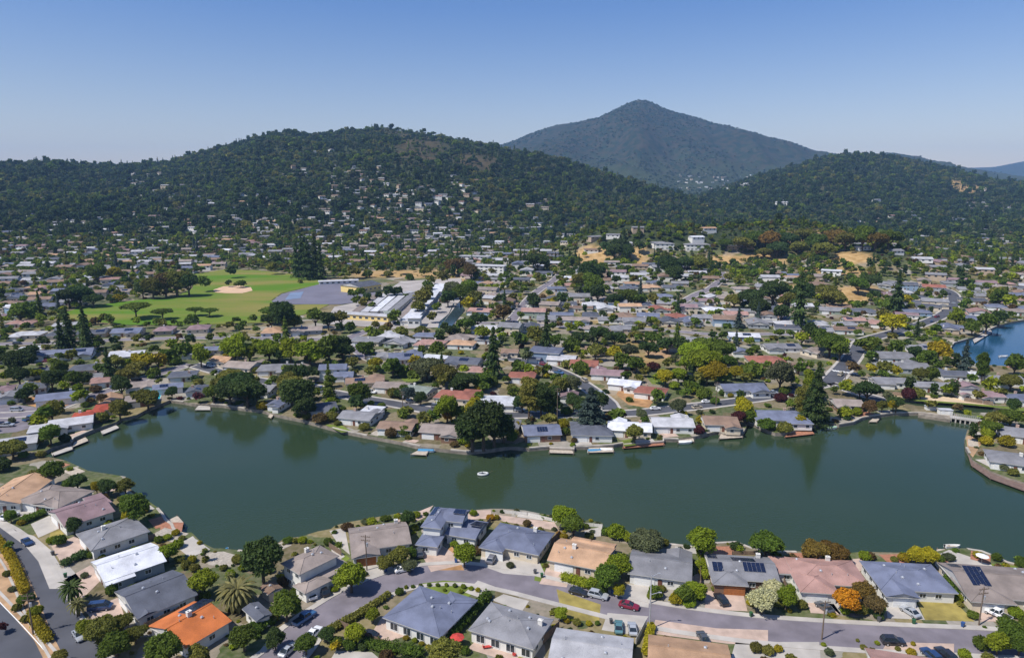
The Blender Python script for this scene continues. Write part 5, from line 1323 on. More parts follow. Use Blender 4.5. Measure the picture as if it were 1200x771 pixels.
while yy < 1150:
    half = (yy * cp + 12) * 640 / FPX
    s = 7.8 if yy < 500 else 8.0 if yy < 700 else 7.6
    x = -half
    while x < half:
        X = x + rnd.uniform(-s, s) * .5; Y = yy + rnd.uniform(-s, s) * .5
        q = rnd.random()
        if q < (.74 if yy < 700 else .9):
            small = rnd.random() < (.55 if yy < 520 else .25)
            if small: try_fill(X, Y, rnd.uniform(.9, 2.0), ['shrub'], ['g', 'g', 'g', 'ol', 'ol', 'dk', 'br', 'br', 'ru', 'ye', 'gy', 'g', 'dk', 'ma'])
            else: try_fill(X, Y, rnd.uniform(1.8, 3.7) * (1 if yy < 560 else 1.15), ['round', 'round', 'round', 'wide', 'tall'] + (['conifer'] if rnd.random() < .15 else []), ['g', 'g', 'g', 'dk', 'g', 'ol', 'ol', 'br', 'gy', 'g', 'br', 'br', 'g', 'dk', 'ol', 'g', 'ye' if y < 700 else 'g', 'ru'])
        x += s
    yy += s
DP = [[(p.x, p.y) for p in (at(a_, b_) for a_, b_ in q)] for q, m_ in DRV] + [[(p.x, p.y) for p in (at(a_, b_) for a_, b_ in q)] for q, m_ in LAWNS[:10]]
hv = np.array([[v[2], v[3]] for v in VEG])
for _ in range(3200):
    x = rnd.uniform(-150, 150); y = rnd.uniform(118, 236); px, py = proj(x, y, 1.4)
    if not (-10 < px < 1210 and 585 < py < 790): continue
    r = rnd.choice([.5, .7, .9, 1.1, 1.5, 1.9])
    if not free_spot(x, y, r, -1.2) or near_road(x, y, r): continue
    if bool(in_water(np.array([x, x - r, x + r, x, x]), np.array([y, y, y, y - r, y + r])).any()): continue
    if any(inpoly([x], [y], q)[0] for q in DP): continue
    if (np.hypot(hv[:, 0] - x, hv[:, 1] - y) < r * 2.0).any() or (px < 75 and py > 600): continue
    hv = np.vstack([hv, [x, y]])
    VEG.append((2 * r * 5, 'shrub', x, y, 1.4, r, rnd.choice(['g', 'g', 'ol', 'dk', 'br', 'ye', 'gy', 'ol', 'ru']), rnd.uniform(.8, 1.2), 0))
for P in WL[:2]:
    n = len(P)
    for i in range(n):
        if rnd.random() < .4: continue
        t = Vector((P[(i+1) % n][0] - P[i-1][0], P[(i+1) % n][1] - P[i-1][1], 0)).normalized(); r = rnd.choice([.7, .9, 1.2, 1.6, 2.0])
        for sg in (1, -1):
            x = P[i][0] - t.y * sg * (r + rnd.uniform(.6, 3.0)); y = P[i][1] + t.x * sg * (r + rnd.uniform(.6, 3.0))
            if bool(in_water(np.array([x, x - r, x + r, x, x]), np.array([y, y, y, y - r, y + r])).any()): continue
            px, py = proj(x, y, 1.4)
            if not (-10 < px < 1210 and py < 700) or not free_spot(x, y, r, -1.5): continue
            VEG.append((2 * r * FPX / (y + 15), 'shrub', x, y, 1.4, r, rnd.choice(['g', 'ol', 'dk', 'br', 'ye', 'gy', 'ol', 'ru', 'g', 'g', 'br']), rnd.uniform(.7, 1.1), 0))
VEG.sort(key=lambda v: -v[0] - (8 if v[8] else 0))
cap = {'tree': 294, 'conifer': 60, 'shrub': 296}; cnt = {'tree': 0, 'conifer': 0, 'shrub': 0}
for v in VEG:
    app, kd, x, y, z, r, c, hs, hand = v
    cat = 'shrub' if kd == 'shrub' else ('conifer' if kd == 'conifer' else 'tree')
    cnt[cat] += 1
    if cnt[cat] <= cap[cat]: plant(kd, x, y, z, r, c, hs)
    else: STUFF_T.append((x, y, z, r, kd, c, hs))
print('veg', cnt, 'stuff', len(STUFF_T))

# ---- woods on the hills
hx, hy = [], []
ro = np.random.default_rng(77)
def band(y0, y1, s, umin=-60, umax=1260):
    Y = np.arange(y0, y1, s); A = []
    for yv in Y:
        x0 = (umin - 600) / FPX * (yv * cp + 12); x1 = (umax - 600) / FPX * (yv * cp + 12)
        xs = np.arange(x0, x1, s); A.append(np.stack([xs + ro.uniform(-s, s, xs.size) * .5, np.full(xs.size, yv) + ro.uniform(-s, s, xs.size) * .5], 1))
    return np.concatenate(A)
C = np.concatenate([band(1000, 1600, 9.5), band(1600, 2400, 11.0), band(2400, 3600, 13.0)])
Zc = terrain(C[:, 0], C[:, 1]); pxc, pyc = proj(C[:, 0], C[:, 1], Zc)
# visible from above the lagoon or nearly so
vis = np.ones(len(C), bool)
for fr_ in np.linspace(.25, .97, 26):
    t = terrain(C[:, 0] * fr_, C[:, 1] * fr_); lz = CAM_H + (Zc + 14 - CAM_H) * fr_
    vis &= t < lz + 6
dens = fbm(C[:, 0] / 120 + 5, C[:, 1] / 120, 3)
wooded = sstep(900, 1500, C[:, 1] + 0) * .45 + .5 + sstep(6, 40, Zc) * .45
slopeopen = np.zeros(len(C))
for (cx, cy, rx, ry, s) in DRY + SCRUB:
    slopeopen = np.maximum(slopeopen, s * .8 * ((((pxc - cx) / rx) ** 2 + ((pyc - cy) / ry) ** 2 + (dens - .5) * 2) < .9))
keep = vis & (ro.random(len(C)) < wooded + (dens - .5) * .5) & (ro.random(len(C)) > slopeopen) & ~inpoly(pxc, pyc, FIELD)
C = C[keep]; Zc = Zc[keep]
bfx = np.array([f[0] for f in far_list]); bfy = np.array([f[1] for f in far_list])
ok = np.ones(len(C), bool)
for i in range(0, len(C), 4000):
    d = np.hypot(C[i:i+4000, 0:1] - bfx[None], C[i:i+4000, 1:2] - bfy[None] + 7)
    ok[i:i+4000] = d.min(1) > 9.5
C = C[ok]; Zc = Zc[ok]
print('forest', len(C))
# chaparral and tree clumps on the far mountain
T_ = np.concatenate([band(3600, 6800, 30, 480, 1120), band(6000, 7600, 45, 1080, 1260)])
Zt = terrain(T_[:, 0], T_[:, 1]); nt = fbm(T_[:, 0] / 420, T_[:, 1] / 420, 4)
kt = (ro.random(len(T_)) < .12 + (nt - .42) * 3.0) ; T_ = T_[kt]; Zt = Zt[kt]
print('far clumps', len(T_))

protos = bpy.data.collections.new('woodland_plants')      # meshes that the woodland object scatters
PL = []
def proto(nm, me_, c):
    o = bpy.data.objects.new(nm, me_); protos.objects.link(o); o.material_slots[0].link = 'OBJECT'; o.material_slots[0].material = leafm(c); PL.append(nm)
lowr = [leaf_cloud(lobes_for('round', 20 + s), 170, .26, s, core=.7, corediv=1) for s in range(3)]
loww = leaf_cloud(lobes_for('wide', 31), 170, .26, 4, core=.7, corediv=1)
lowc = conifer_mesh(200, .42, 5)
lows = leaf_cloud(lobes_for('shrub', 41), 90, .3, 5, core=.75, corediv=1)
kinds_idx = {}
for c in LEAF:
    for kn, me_ in (('round', lowr[0]), ('wide', loww), ('tall', leaf_cloud(lobes_for('tall', 50), 190, .26, 3, core=.7, corediv=1) if c == 'dk' else None), ('conifer', lowc), ('shrub', lows)):
        if me_ is None: me_ = lowr[1]
        kinds_idx[kn, c] = len(PL); proto('%03d_%s' % (len(PL), kn), me_, c)
rows_ = []
for (x, y, z, r, kd, c, hs) in STUFF_T:
    kd2 = 'wide' if kd == 'umbrella' else kd
    rows_.append((x, y, z, r, r, r * hs, rnd.uniform(0, 6.28), kinds_idx[kd2, c]))
big = fbm(C[:, 0] / 260 + 2, C[:, 1] / 260 + 8, 3)
for i in range(len(C)):
    r = min(10, rnd.lognormvariate(1.5, .36)) * (1 if C[i, 1] < 1800 else 1.15)
    q = rnd.random()
    low = C[i, 1] < 1300 and Zc[i] < 20
    if low: r *= .8
    if q < .2: kd, rr = 'conifer', r * .5
    else: kd, rr = rnd.choice(['round', 'round', 'wide', 'tall']), r
    if low: c = rnd.choice(['dk', 'g', 'g', 'ol', 'fo', 'g', 'ol', 'gy', 'br']) if kd != 'conifer' else 'dk'
    else: c = rnd.choice(['fo', 'fo', 'dk', 'g', 'g' if big[i] > .48 else 'dk', 'ol' if big[i] > .5 else 'fo', 'gy'])
    rows_.append((C[i, 0], C[i, 1], Zc[i] - .5, rr, rr, rr * rnd.uniform(.8, 1.15), rnd.uniform(0, 6.28), kinds_idx[kd, c]))
for i in range(len(T_)):
    r = rnd.uniform(6, 11); rows_.append((T_[i, 0], T_[i, 1], Zt[i] - 2, r, r, r * .9, rnd.uniform(0, 6.28), kinds_idx['shrub', rnd.choice(['fo', 'fo', 'gy'])]))
A = np.array(rows_)
me = bpy.data.meshes.new('woodland'); me.vertices.add(len(A)); me.vertices.foreach_set('co', A[:, :3].ravel())
a = me.attributes.new('plant_scale', 'FLOAT_VECTOR', 'POINT'); a.data.foreach_set('vector', A[:, 3:6].ravel())
a = me.attributes.new('plant_turn', 'FLOAT_VECTOR', 'POINT'); a.data.foreach_set('vector', np.stack([A[:, 6] * 0, A[:, 6] * 0, A[:, 6]], 1).ravel())
a = me.attributes.new('plant_kind', 'INT', 'POINT'); a.data.foreach_set('value', A[:, 7].astype(np.int32))
wood_o = bpy.data.objects.new('woodland', me); col.objects.link(wood_o)
ng = bpy.data.node_groups.new('scatter_plants', 'GeometryNodeTree')
ng.interface.new_socket('Geometry', in_out='INPUT', socket_type='NodeSocketGeometry'); ng.interface.new_socket('Geometry', in_out='OUTPUT', socket_type='NodeSocketGeometry')
gi = ng.nodes.new('NodeGroupInput'); go = ng.nodes.new('NodeGroupOutput')
iop = ng.nodes.new('GeometryNodeInstanceOnPoints'); ci = ng.nodes.new('GeometryNodeCollectionInfo')
ci.inputs['Collection'].default_value = protos; ci.inputs['Separate Children'].default_value = True; ci.inputs['Reset Children'].default_value = True
def named(nm, dt):
    n = ng.nodes.new('GeometryNodeInputNamedAttribute'); n.data_type = dt; n.inputs['Name'].default_value = nm; return n.outputs['Attribute']
iop.inputs['Pick Instance'].default_value = True
ng.links.new(gi.outputs[0], iop.inputs['Points']); ng.links.new(ci.outputs[0], iop.inputs['Instance'])
ng.links.new(named('plant_kind', 'INT'), iop.inputs['Instance Index']); ng.links.new(named('plant_scale', 'FLOAT_VECTOR'), iop.inputs['Scale'])
e2r = ng.nodes.new('FunctionNodeEulerToRotation'); ng.links.new(named('plant_turn', 'FLOAT_VECTOR'), e2r.inputs[0]); ng.links.new(e2r.outputs[0], iop.inputs['Rotation'])
ng.links.new(iop.outputs[0], go.inputs[0])
md = wood_o.modifiers.new('scatter', 'NODES'); md.node_group = ng
stuff(wood_o, 'dense green woodland covering the hillsides and the gaps of the distant suburb', 'woodland')

# ------------------------------------------------------------------ palms
def palm(px, py_base, h, r, c, label, fr_n=46, z=1.4):
    p = at(px, py_base); t = empty('palm_tree', p, random.uniform(0, 6))
    b = MB(); b.tube((0, 0, -.1), (0, 0, h), r * .13, r * .11, 10); b.build('trunk', bark, t)
    b = MB()
    for k in range(fr_n):
        a = k * 2.39996; el = R(75 - 105 * (k / fr_n)) ; L_ = r * random.uniform(.92, 1.08)
        prev = None; x = 0; zz = h; e = el; seg = 7
        ca, sa = math.cos(a), math.sin(a)
        pts_ = []
        for i in range(seg + 1):
            pts_.append((x, zz)); x += math.cos(e) * L_ / seg; zz += math.sin(e) * L_ / seg; e -= R(15)
        for i in range(seg):
            (xa, za), (xb, zb) = pts_[i], pts_[i + 1]
            w0 = r * .085 * math.sin(math.pi * (i + .35) / (seg + .6)); w1 = r * .085 * math.sin(math.pi * (i + 1.35) / (seg + .6)) if i < seg - 1 else .01
            for s in (-1, 1):
                P0 = (xa * ca, xa * sa, za); P1 = (xb * ca, xb * sa, zb)
                Q0 = (xa * ca - s * w0 * sa, xa * sa + s * w0 * ca, za - w0 * .55); Q1 = (xb * ca - s * w1 * sa, xb * sa + s * w1 * ca, zb - w1 * .55)
                b.face([P0, P1, Q1, Q0] if s > 0 else [P1, P0, Q0, Q1])
    b.build('crown', leaf_mat('palm_' + c, {'a': (.17, .17, .07), 'b': (.06, .10, .025)}[c]), t)
    b = MB()
    for k in range(24):
        a = k * 2.4; b.tube((0, 0, h - .1), (r * .16 * math.cos(a), r * .16 * math.sin(a), h - .5 + .3 * (k % 3)), .16, .05, 5)
    b.build('fruit_cluster', mat('palm_fruit', (.48, .20, .02), .8, .2, 3), t)
    reg(t, 'palm', 'garden palms', label)
random.seed(4)
palm(280, 713, 4.2, 5.4, 'a', 'giant feathery palm with an orange heart beside the orange-roofed house', 90)
palm(86, 708, 4.0, 3.6, 'b', 'dark green palm leaning over the left street kerb', 56)
palm(92, 722, 3.0, 2.6, 'a', 'smaller pale palm just below the dark street palm', 44)
palm(241, 658, 3.0, 1.3, 'b', 'small slender palm standing on the rocky shore', 26)
palm(270, 690, 3.5, 1.6, 'a', 'thin palm right behind the giant feathery palm', 26)
palm(990, 488, 4.0, 1.8, 'b', 'short palm by the mooring below the towering redwood', 26)

# ------------------------------------------------------------------ cars
CARC = {'white': (.75,.75,.75), 'silver': (.42,.44,.47), 'black': (.02,.02,.024), 'dark grey': (.07,.075,.085), 'navy': (.02,.045,.12), 'blue': (.04,.12,.26), 'dark red': (.20,.012,.03), 'teal': (.10,.22,.24), 'beige': (.42,.36,.27), 'grey': (.18,.18,.20)}
def car_paint(c):
    n = 'car_paint_' + c.replace(' ', '_')
    if n in MATS: return MATS[n]
    m = mat(n, CARC[c], .28, .04, 2, spec=.6, metallic=.2 if c in ('silver', 'grey', 'teal') else 0)
    m.node_tree.nodes['Principled BSDF'].inputs['Coat Weight'].default_value = .6
    return m
lamp_m = mat('headlight_glass', (.7, .7, .68), .2, .1, 3, spec=.6); tail_m = mat('taillight_glass', (.35, .01, .01), .3, .1, 3)
PROF = {  # length, width, stations x: (x, z bottom, z belt), roof stations (x, z)
 'sedan': (4.6, 1.82, [(-2.3,.42,.78),(-2.1,.3,.95),(-1.2,.24,1.0),(.7,.24,.96),(1.6,.26,.88),(2.15,.3,.76),(2.3,.42,.62)], [(-1.75,.99),(-.95,1.42),(.1,1.45),(1.05,.94)]),
 'suv': (4.7, 1.9, [(-2.35,.45,.95),(-2.25,.34,1.12),(-1.2,.3,1.12),(.8,.3,1.08),(1.7,.32,1.02),(2.25,.36,.9),(2.35,.48,.72)], [(-2.2,1.12),(-1.85,1.68),(.2,1.72),(1.1,1.08)]),
 'pickup': (5.6, 1.98, [(-2.8,.5,1.0),(-2.75,.42,1.12),(-1.2,.4,1.12),(1.2,.4,1.12),(2.1,.42,1.08),(2.7,.46,.98),(2.8,.55,.8)], [(-.75,1.12),(-.55,1.8),(.75,1.82),(1.45,1.1)]),
 'van': (5.0, 1.95, [(-2.5,.45,1.1),(-2.45,.34,1.2),(-1.2,.3,1.2),(1.2,.3,1.15),(1.9,.34,1.05),(2.4,.38,.85),(2.5,.5,.7)], [(-2.4,1.2),(-2.2,1.92),(1.0,1.95),(1.95,1.06)])}
_cm = {}
def car_meshes(typ):
    if typ in _cm: return _cm[typ]
    L_, W_, st, ro_ = PROF[typ]; hw = W_ / 2
    b = MB(); rings = []
    for k, (x, zb, zt) in enumerate(st):
        e = .84 if k in (0, len(st) - 1) else (.95 if k in (1, len(st) - 2) else 1)
        h = hw * e
        rings.append([(x, -h * .9, zb), (x, -h, zb + .14), (x, -h, zt - .12), (x, -h * .93, zt), (x, h * .93, zt), (x, h, zt - .12), (x, h, zb + .14), (x, h * .9, zb)])
    b.loft(rings)
    (xa, za), (xb, zb_), (xc, zc), (xd, zd) = ro_
    hr = hw * .72
    b.loft([[(xb, -hr, zb_ - .02), (xb, hr, zb_ - .02), (xb + .06, hr * .96, zb_ + .05), (xb + .06, -hr * .96, zb_ + .05)], [(xc, -hr, zc - .02), (xc, hr, zc - .02), (xc - .06, hr * .96, zc + .05), (xc - .06, -hr * .96, zc + .05)]])
    for s in (-1, 1):      # pillars
        for (p, q) in (((xa + .03, hw * .9, za), (xb, hr, zb_)), ((xd - .03, hw * .9, zd), (xc, hr, zc)), (((xa + xd) / 2, hw * .91, za), ((xb + xc) / 2, hr * 1.005, zb_))):
            b.tube((p[0], s * p[1], p[2]), (q[0], s * q[1], q[2]), .045, n=4)
        b.box((xd - .35, s * (hw + .08), zd + .1), (.18, .16, .13))
    if typ == 'pickup':
        b2 = [(-2.7, .98), (-.85, .98)]
    body = b.mesh('body', car_paint('white'))
    g = MB(); hb = hw * .89
    g.loft([[(xa + .02, -hb, za - .02), (xa + .02, hb, za - .02), (xd - .02, hb, zd - .02), (xd - .02, -hb, zd - .02)], [(xb + .02, -hr * .985, zb_ - .01), (xb + .02, hr * .985, zb_ - .01), (xc - .02, hr * .985, zc - .01), (xc - .02, -hr * .985, zc - .01)]])
    win = g.mesh('window', glass)
    w_ = MB(); w_.tube((0, -.11, 0), (0, .11, 0), .33, n=14); tyre = w_.mesh('wheel', tyre_m)
    w_ = MB(); w_.tube((0, -.125, 0), (0, .125, 0), .19, n=10); rim = w_.mesh('rim', metal)
    h_ = MB(); h_.box((0, 0, 0), (.1, .34, .13)); hl = h_.mesh('headlight', lamp_m)
    h_ = MB(); h_.box((0, 0, 0), (.08, .3, .16)); tl = h_.mesh('taillight', tail_m)
    bed = None
    if typ == 'pickup':
        q = MB(); q.box((-1.78, 0, 1.125), (1.85, 1.6, .02)); bed = q.mesh('cargo_bed', mat('bed_liner', (.03, .03, .03), .8, .1, 2))
    _cm[typ] = (body, win, tyre, rim, hl, tl, bed); return _cm[typ]
def car(x, y, z, ang, typ, c, label=None, det=2):
    body, win, tyre, rim, hl, tl, bed = car_meshes(typ); L_, W_ = PROF[typ][:2]
    t = empty('parked_car', (x, y, z), ang)
    o = link('body', body, t, (0, 0, 0)); o.material_slots[0].link = 'OBJECT'; o.material_slots[0].material = car_paint(c)
    link('window', win, t, (0, 0, 0))
    if bed: link('cargo_bed', bed, t, (0, 0, 0))
    for sx in (-.3, .3):
        for sy in (-1, 1):
            wo = link('wheel', tyre, t, (L_ * sx, sy * (W_ / 2 - .06), .33))
            if det > 1: link('rim', rim, wo, (0, 0, 0))
    if det > 1:
        for sy in (-1, 1):
            link('headlight', hl, t, (L_ / 2 - .09, sy * W_ * .33, PROF[typ][2][-1][2] - .04)); link('taillight', tl, t, (-L_ / 2 + .05, sy * W_ * .34, PROF[typ][2][0][2] - .1))
    word = {'sedan': 'car', 'suv': 'tall car', 'pickup': 'pickup truck', 'van': 'van'}[typ]
    return reg(t, {'sedan': 'car', 'suv': 'car', 'pickup': 'pickup', 'van': 'van'}[typ], 'parked cars', label, c, word)
def heading(px, py, rd):
    p = at(px, py); a = np.asarray(rd); i = int(((a[:, 0] - p.x) ** 2 + (a[:, 1] - p.y) ** 2).argmin()); i = min(max(i, 1), len(a) - 2)
    return math.atan2(a[i + 1, 1] - a[i - 1, 1], a[i + 1, 0] - a[i - 1, 0])
NS = [(p.x, p.y) for p in near_st]; LS = [(p.x, p.y) for p in left_st]
NC = [ # px, py (wheels), heading degrees or 'n' / 'l' to follow a street, type, colour, label
 (32,637,'l','sedan','navy','dark blue car parked on the left street kerb'),(12,607,70,'suv','white','white car nosed into the driveway at the street corner'),
 (118,714,12,'van','navy','dark blue van on the drive beside the charcoal-roofed house'),(93,747,'l','sedan','silver','silver car half hidden under the olive tree on the left street'),
 (363,698,125,'pickup','white','white pickup on the driveway of the two-storey brown-roofed house'),(379,695,125,'suv','black','black car beside the white pickup on the driveway'),
 (357,727,'n','pickup','blue','long blue pickup parked along the rising near street'),(368,744,'n','sedan','white','white car mostly hidden by trees opposite the blue pickup'),(338,764,'n','sedan','silver','silver car at the bottom edge beneath the trees'),
 (473,669,'n','sedan','white','white car parked on the bend below the olive bush'),(492,650,100,'suv','dark grey','dark grey car beside the olive bush and beige drive'),(577,657,72,'suv','grey','grey-mauve car on the pale drive behind the bend'),
 (678,696,'n','sedan','black','small black car parked behind the silver wagon'),(701,700,'n','suv','silver','silver wagon parked at the kerb below the tall hedge'),(737,712,'n','sedan','dark red','dark red car driving along the near street'),
 (725,737,82,'sedan','teal','teal car on the drive south of the street'),(741,739,86,'sedan','silver','silver-blue car beside the teal one'),(845,705,100,'suv','black','black car on the brick drive of the solar-panelled house'),
 (824,750,95,'sedan','dark grey','dark grey hatchback south of the street beside the tan roof'),(966,714,112,'sedan','dark grey','dark grey car outside the pinkish-brown roofed house'),(1066,719,110,'sedan','silver','silver-white car outside the violet-grey house'),
 (1046,754,'n','suv','black','black wagon parked on the south kerb of the street'),(1168,722,122,'pickup','white','white pickup on the drive of the taupe-roofed house'),(1091,771,100,'suv','navy','dark blue car cut by the bottom edge'),(1108,770,100,'suv','black','black car cut by the bottom edge right of the dark blue one'),
 (432,746,160,'sedan','black','black car behind the round bushes inside the bend')]
for (px, py, h, ty, c, lab) in NC:
    p = at(px, py); a = heading(px, py, NS if h == 'n' else LS) if isinstance(h, str) else R(h)
    car(p.x, p.y, 1.45, a, ty, c, lab)
random.seed(12)
cc = ['white', 'silver', 'black', 'dark grey', 'navy', 'grey', 'white', 'beige', 'dark red', 'blue', 'silver']
for (px, py, h) in [(376,457,10),(386,462,-20),(374,449,5),(434,461,-15),(481,472,-8),(705,463,-60),(655,438,-35),(637,428,-30),(868,457,150),(892,452,10),(995,415,60),(1003,402,55),(62,421,30),(70,418,30),(55,424,20),(609,482,0),(648,482,0),(768,480,5),(660,478,0),(828,472,8),(905,462,10),(930,455,15),(512,478,-10),(340,449,-10),(248,430,-15),(160,446,20),(20,482,5),(35,492,80),(8,500,10),(985,440,50),(1060,385,20),(1098,372,35),(1117,356,80),(560,484,0),(430,415,-25),(247,428,10)]:
    p = at(px, py)
    if bool(in_water(np.array([p.x]), np.array([p.y]))[0]): continue
    car(p.x, p.y, 1.45, R(h), random.choice(['sedan', 'suv', 'suv', 'pickup', 'van']), random.choice(cc), det=1)
for P, w_ in ROADS[3:]:
    a = np.asarray(P); i = 3
    while i < len(a) - 3:
        if random.random() < .33:
            d = a[i + 1] - a[i - 1]; d = d / np.linalg.norm(d); s = random.choice([-1, 1]); o = np.array([d[1], -d[0]]) * s * 2.6
            x, y = a[i] + o; z = gz(x, y) + (.35 if y > NEARY else .05)
            qx, qy = proj(x, y, z)
            if 0 < qx < 1200 and all((t[0].location.x - x) ** 2 + (t[0].location.y - y) ** 2 > 60 for t in THINGS if t[1] in ('car', 'tall car', 'van', 'pickup truck')):
                car(x, y, z, math.atan2(d[1], d[0]) + (0 if s > 0 else math.pi), random.choice(['sedan', 'suv', 'suv', 'van']), random.choice(cc), det=1)
        i += random.randint(3, 8)

# ------------------------------------------------------------------ poles
pole_m = mat('pole_wood', (.16, .12, .09), .9, .2, 3)
def pole(px, py, h, lamp, label, m=None):
    p = at(px, py); t = empty('utility_pole' if not lamp else 'street_lamp', p, random.uniform(-.2, .2))
    b = MB(); b.tube((0, 0, -.2), (0, 0, h), .17, .11, 10); b.build('pole', m or (metal if lamp else pole_m), t)
    if lamp:
        b = MB(); b.tube((0, 0, h - .3), (1.6, .3, h + .2), .06, .045, 6); b.build('lamp_arm', metal, t)
        b = MB(); b.box((1.9, .35, h + .2), (.7, .28, .14)); b.build('lamp_head', metal, t)
    else:
        for z in (h - .5, h - 1.5):
            b = MB(); b.box((0, 0, z), (2.4, .12, .14))
            for x in (-1.05, -.5, .5, 1.05): b.tube((x, 0, z + .06), (x, 0, z + .26), .05, n=6)
            b.build('crossarm', pole_m, t)
        b = MB(); b.tube((.35, 0, h - 3.0), (.35, 0, h - 2.1), .24, n=10); b.build('transformer', metal, t)
    reg(t, 'pole', 'poles beside the streets', label)
random.seed(2)
pole(963, 749, 9, False, 'wooden utility pole with crossarms on the south kerb, right half')
pole(1147, 732, 9, False, 'wooden utility pole beside the white pickup on the right')
pole(761, 737, 8.5, True, 'street lamp by the yellow hedge left of the terracotta-tan roof')
pole(430, 668, 9.5, False, 'utility pole at the drive of the house with wooden garage doors')
pole(762, 707, 7, True, 'street lamp on the north kerb by the clipped hedges')
pole(39, 743, 9.5, False, 'utility pole in the hedge between the highway and left street')
pole(653, 493, 14, False, 'pale tall pole beside the far waterfront road, centre')
pole(839, 476, 11, False, 'pole on the far waterfront road above the brown-roofed house')
pole(990, 450, 11, False, 'tall pole beside the intersection near the redwood')
pole(472, 482, 9, False, 'pole standing in the far street above the brown waterside roof')

# ------------------------------------------------------------------ fences
def fence(pxs, h, m, label, posts=True):
    P = [at(x, y) for x, y in pxs]; t = empty('fence', P[0])
    b = MB(); pb = []
    for i in range(len(P) - 1):
        a = P[i] - P[0]; c = P[i + 1] - P[0]; d = c - a; n = max(1, int(d.length / .3)); ang = math.atan2(d.y, d.x)
        for k in range(n):
            q = a + d * ((k + .5) / n); b.box((q.x, q.y, h / 2), (d.length / n * .9, .04, h + .04 * (k % 2)), ang)
        k2 = max(1, int(d.length / 2.6))
        for k in range(k2 + 1): pb.append(a + d * (k / k2))
    b.build('fence_panel', m, t)
    for q in pb[:60]:
        b = MB(); b.box((q.x, q.y, h / 2 + .05), (.13, .13, h + .1)); b.build('post', m, t)
    reg(t, 'fence', 'garden fences', label)
F_ = [([(396,733),(420,744),(436,752),(470,764)], 1.6, fence_m, 'dark board fence below the bushes inside the bend'),
 ([(628,762),(655,736)], 1.8, fence_m, 'board fence between the vented grey roof and pale roof'), ([(562,639),(556,634),(575,612)], 1.7, fence_m, 'board fence left of the long blue-grey roofed house'),
 ([(634,650),(656,628)], 1.7, fence_m, 'board fence between the blue-grey and tan roofed houses'), ([(821,688),(820,650)], 1.7, fence_m, 'board fence left of the house with four solar arrays'),
 ([(922,694),(910,660)], 1.7, fence_m, 'board fence left of the pinkish-brown roofed house'), ([(1126,702),(1096,662)], 1.7, fence_white, 'pale fence between the violet-grey and taupe roofed houses'),
 ([(590,601),(618,604),(652,612)], 1.0, fence_white, 'white waterfront railing behind the long blue-grey roof'), ([(684,616),(706,618),(704,628)], 1.0, fence_white, 'white railing round the terrace behind the tan roof'),
 ([(104,650),(182,632)], 1.7, fence_m, 'fence between the pale grey and white roofs'), ([(236,700),(205,722),(170,738)], 1.7, fence_m, 'fence between the charcoal and orange roofs'),
 ([(745,756),(757,733)], 1.6, fence_white, 'pale low fence beside the yellow hedge'), ([(1130,470),(1163,475)], 1.8, fence_m, 'brown fence along the levee below the white two-storey house'),
 ([(1036,462),(1062,465)], 1.8, fence_m, 'brown fence along the levee below the long grey roof'), ([(400,651),(386,642)], 1.6, fence_m, 'fence beside the small lawn by the beige-walled house'),
 ([(858,650),(888,650)], 1.1, fence_m, 'low fence behind the solar-panelled house at the water')]
for q in F_: fence(*q)

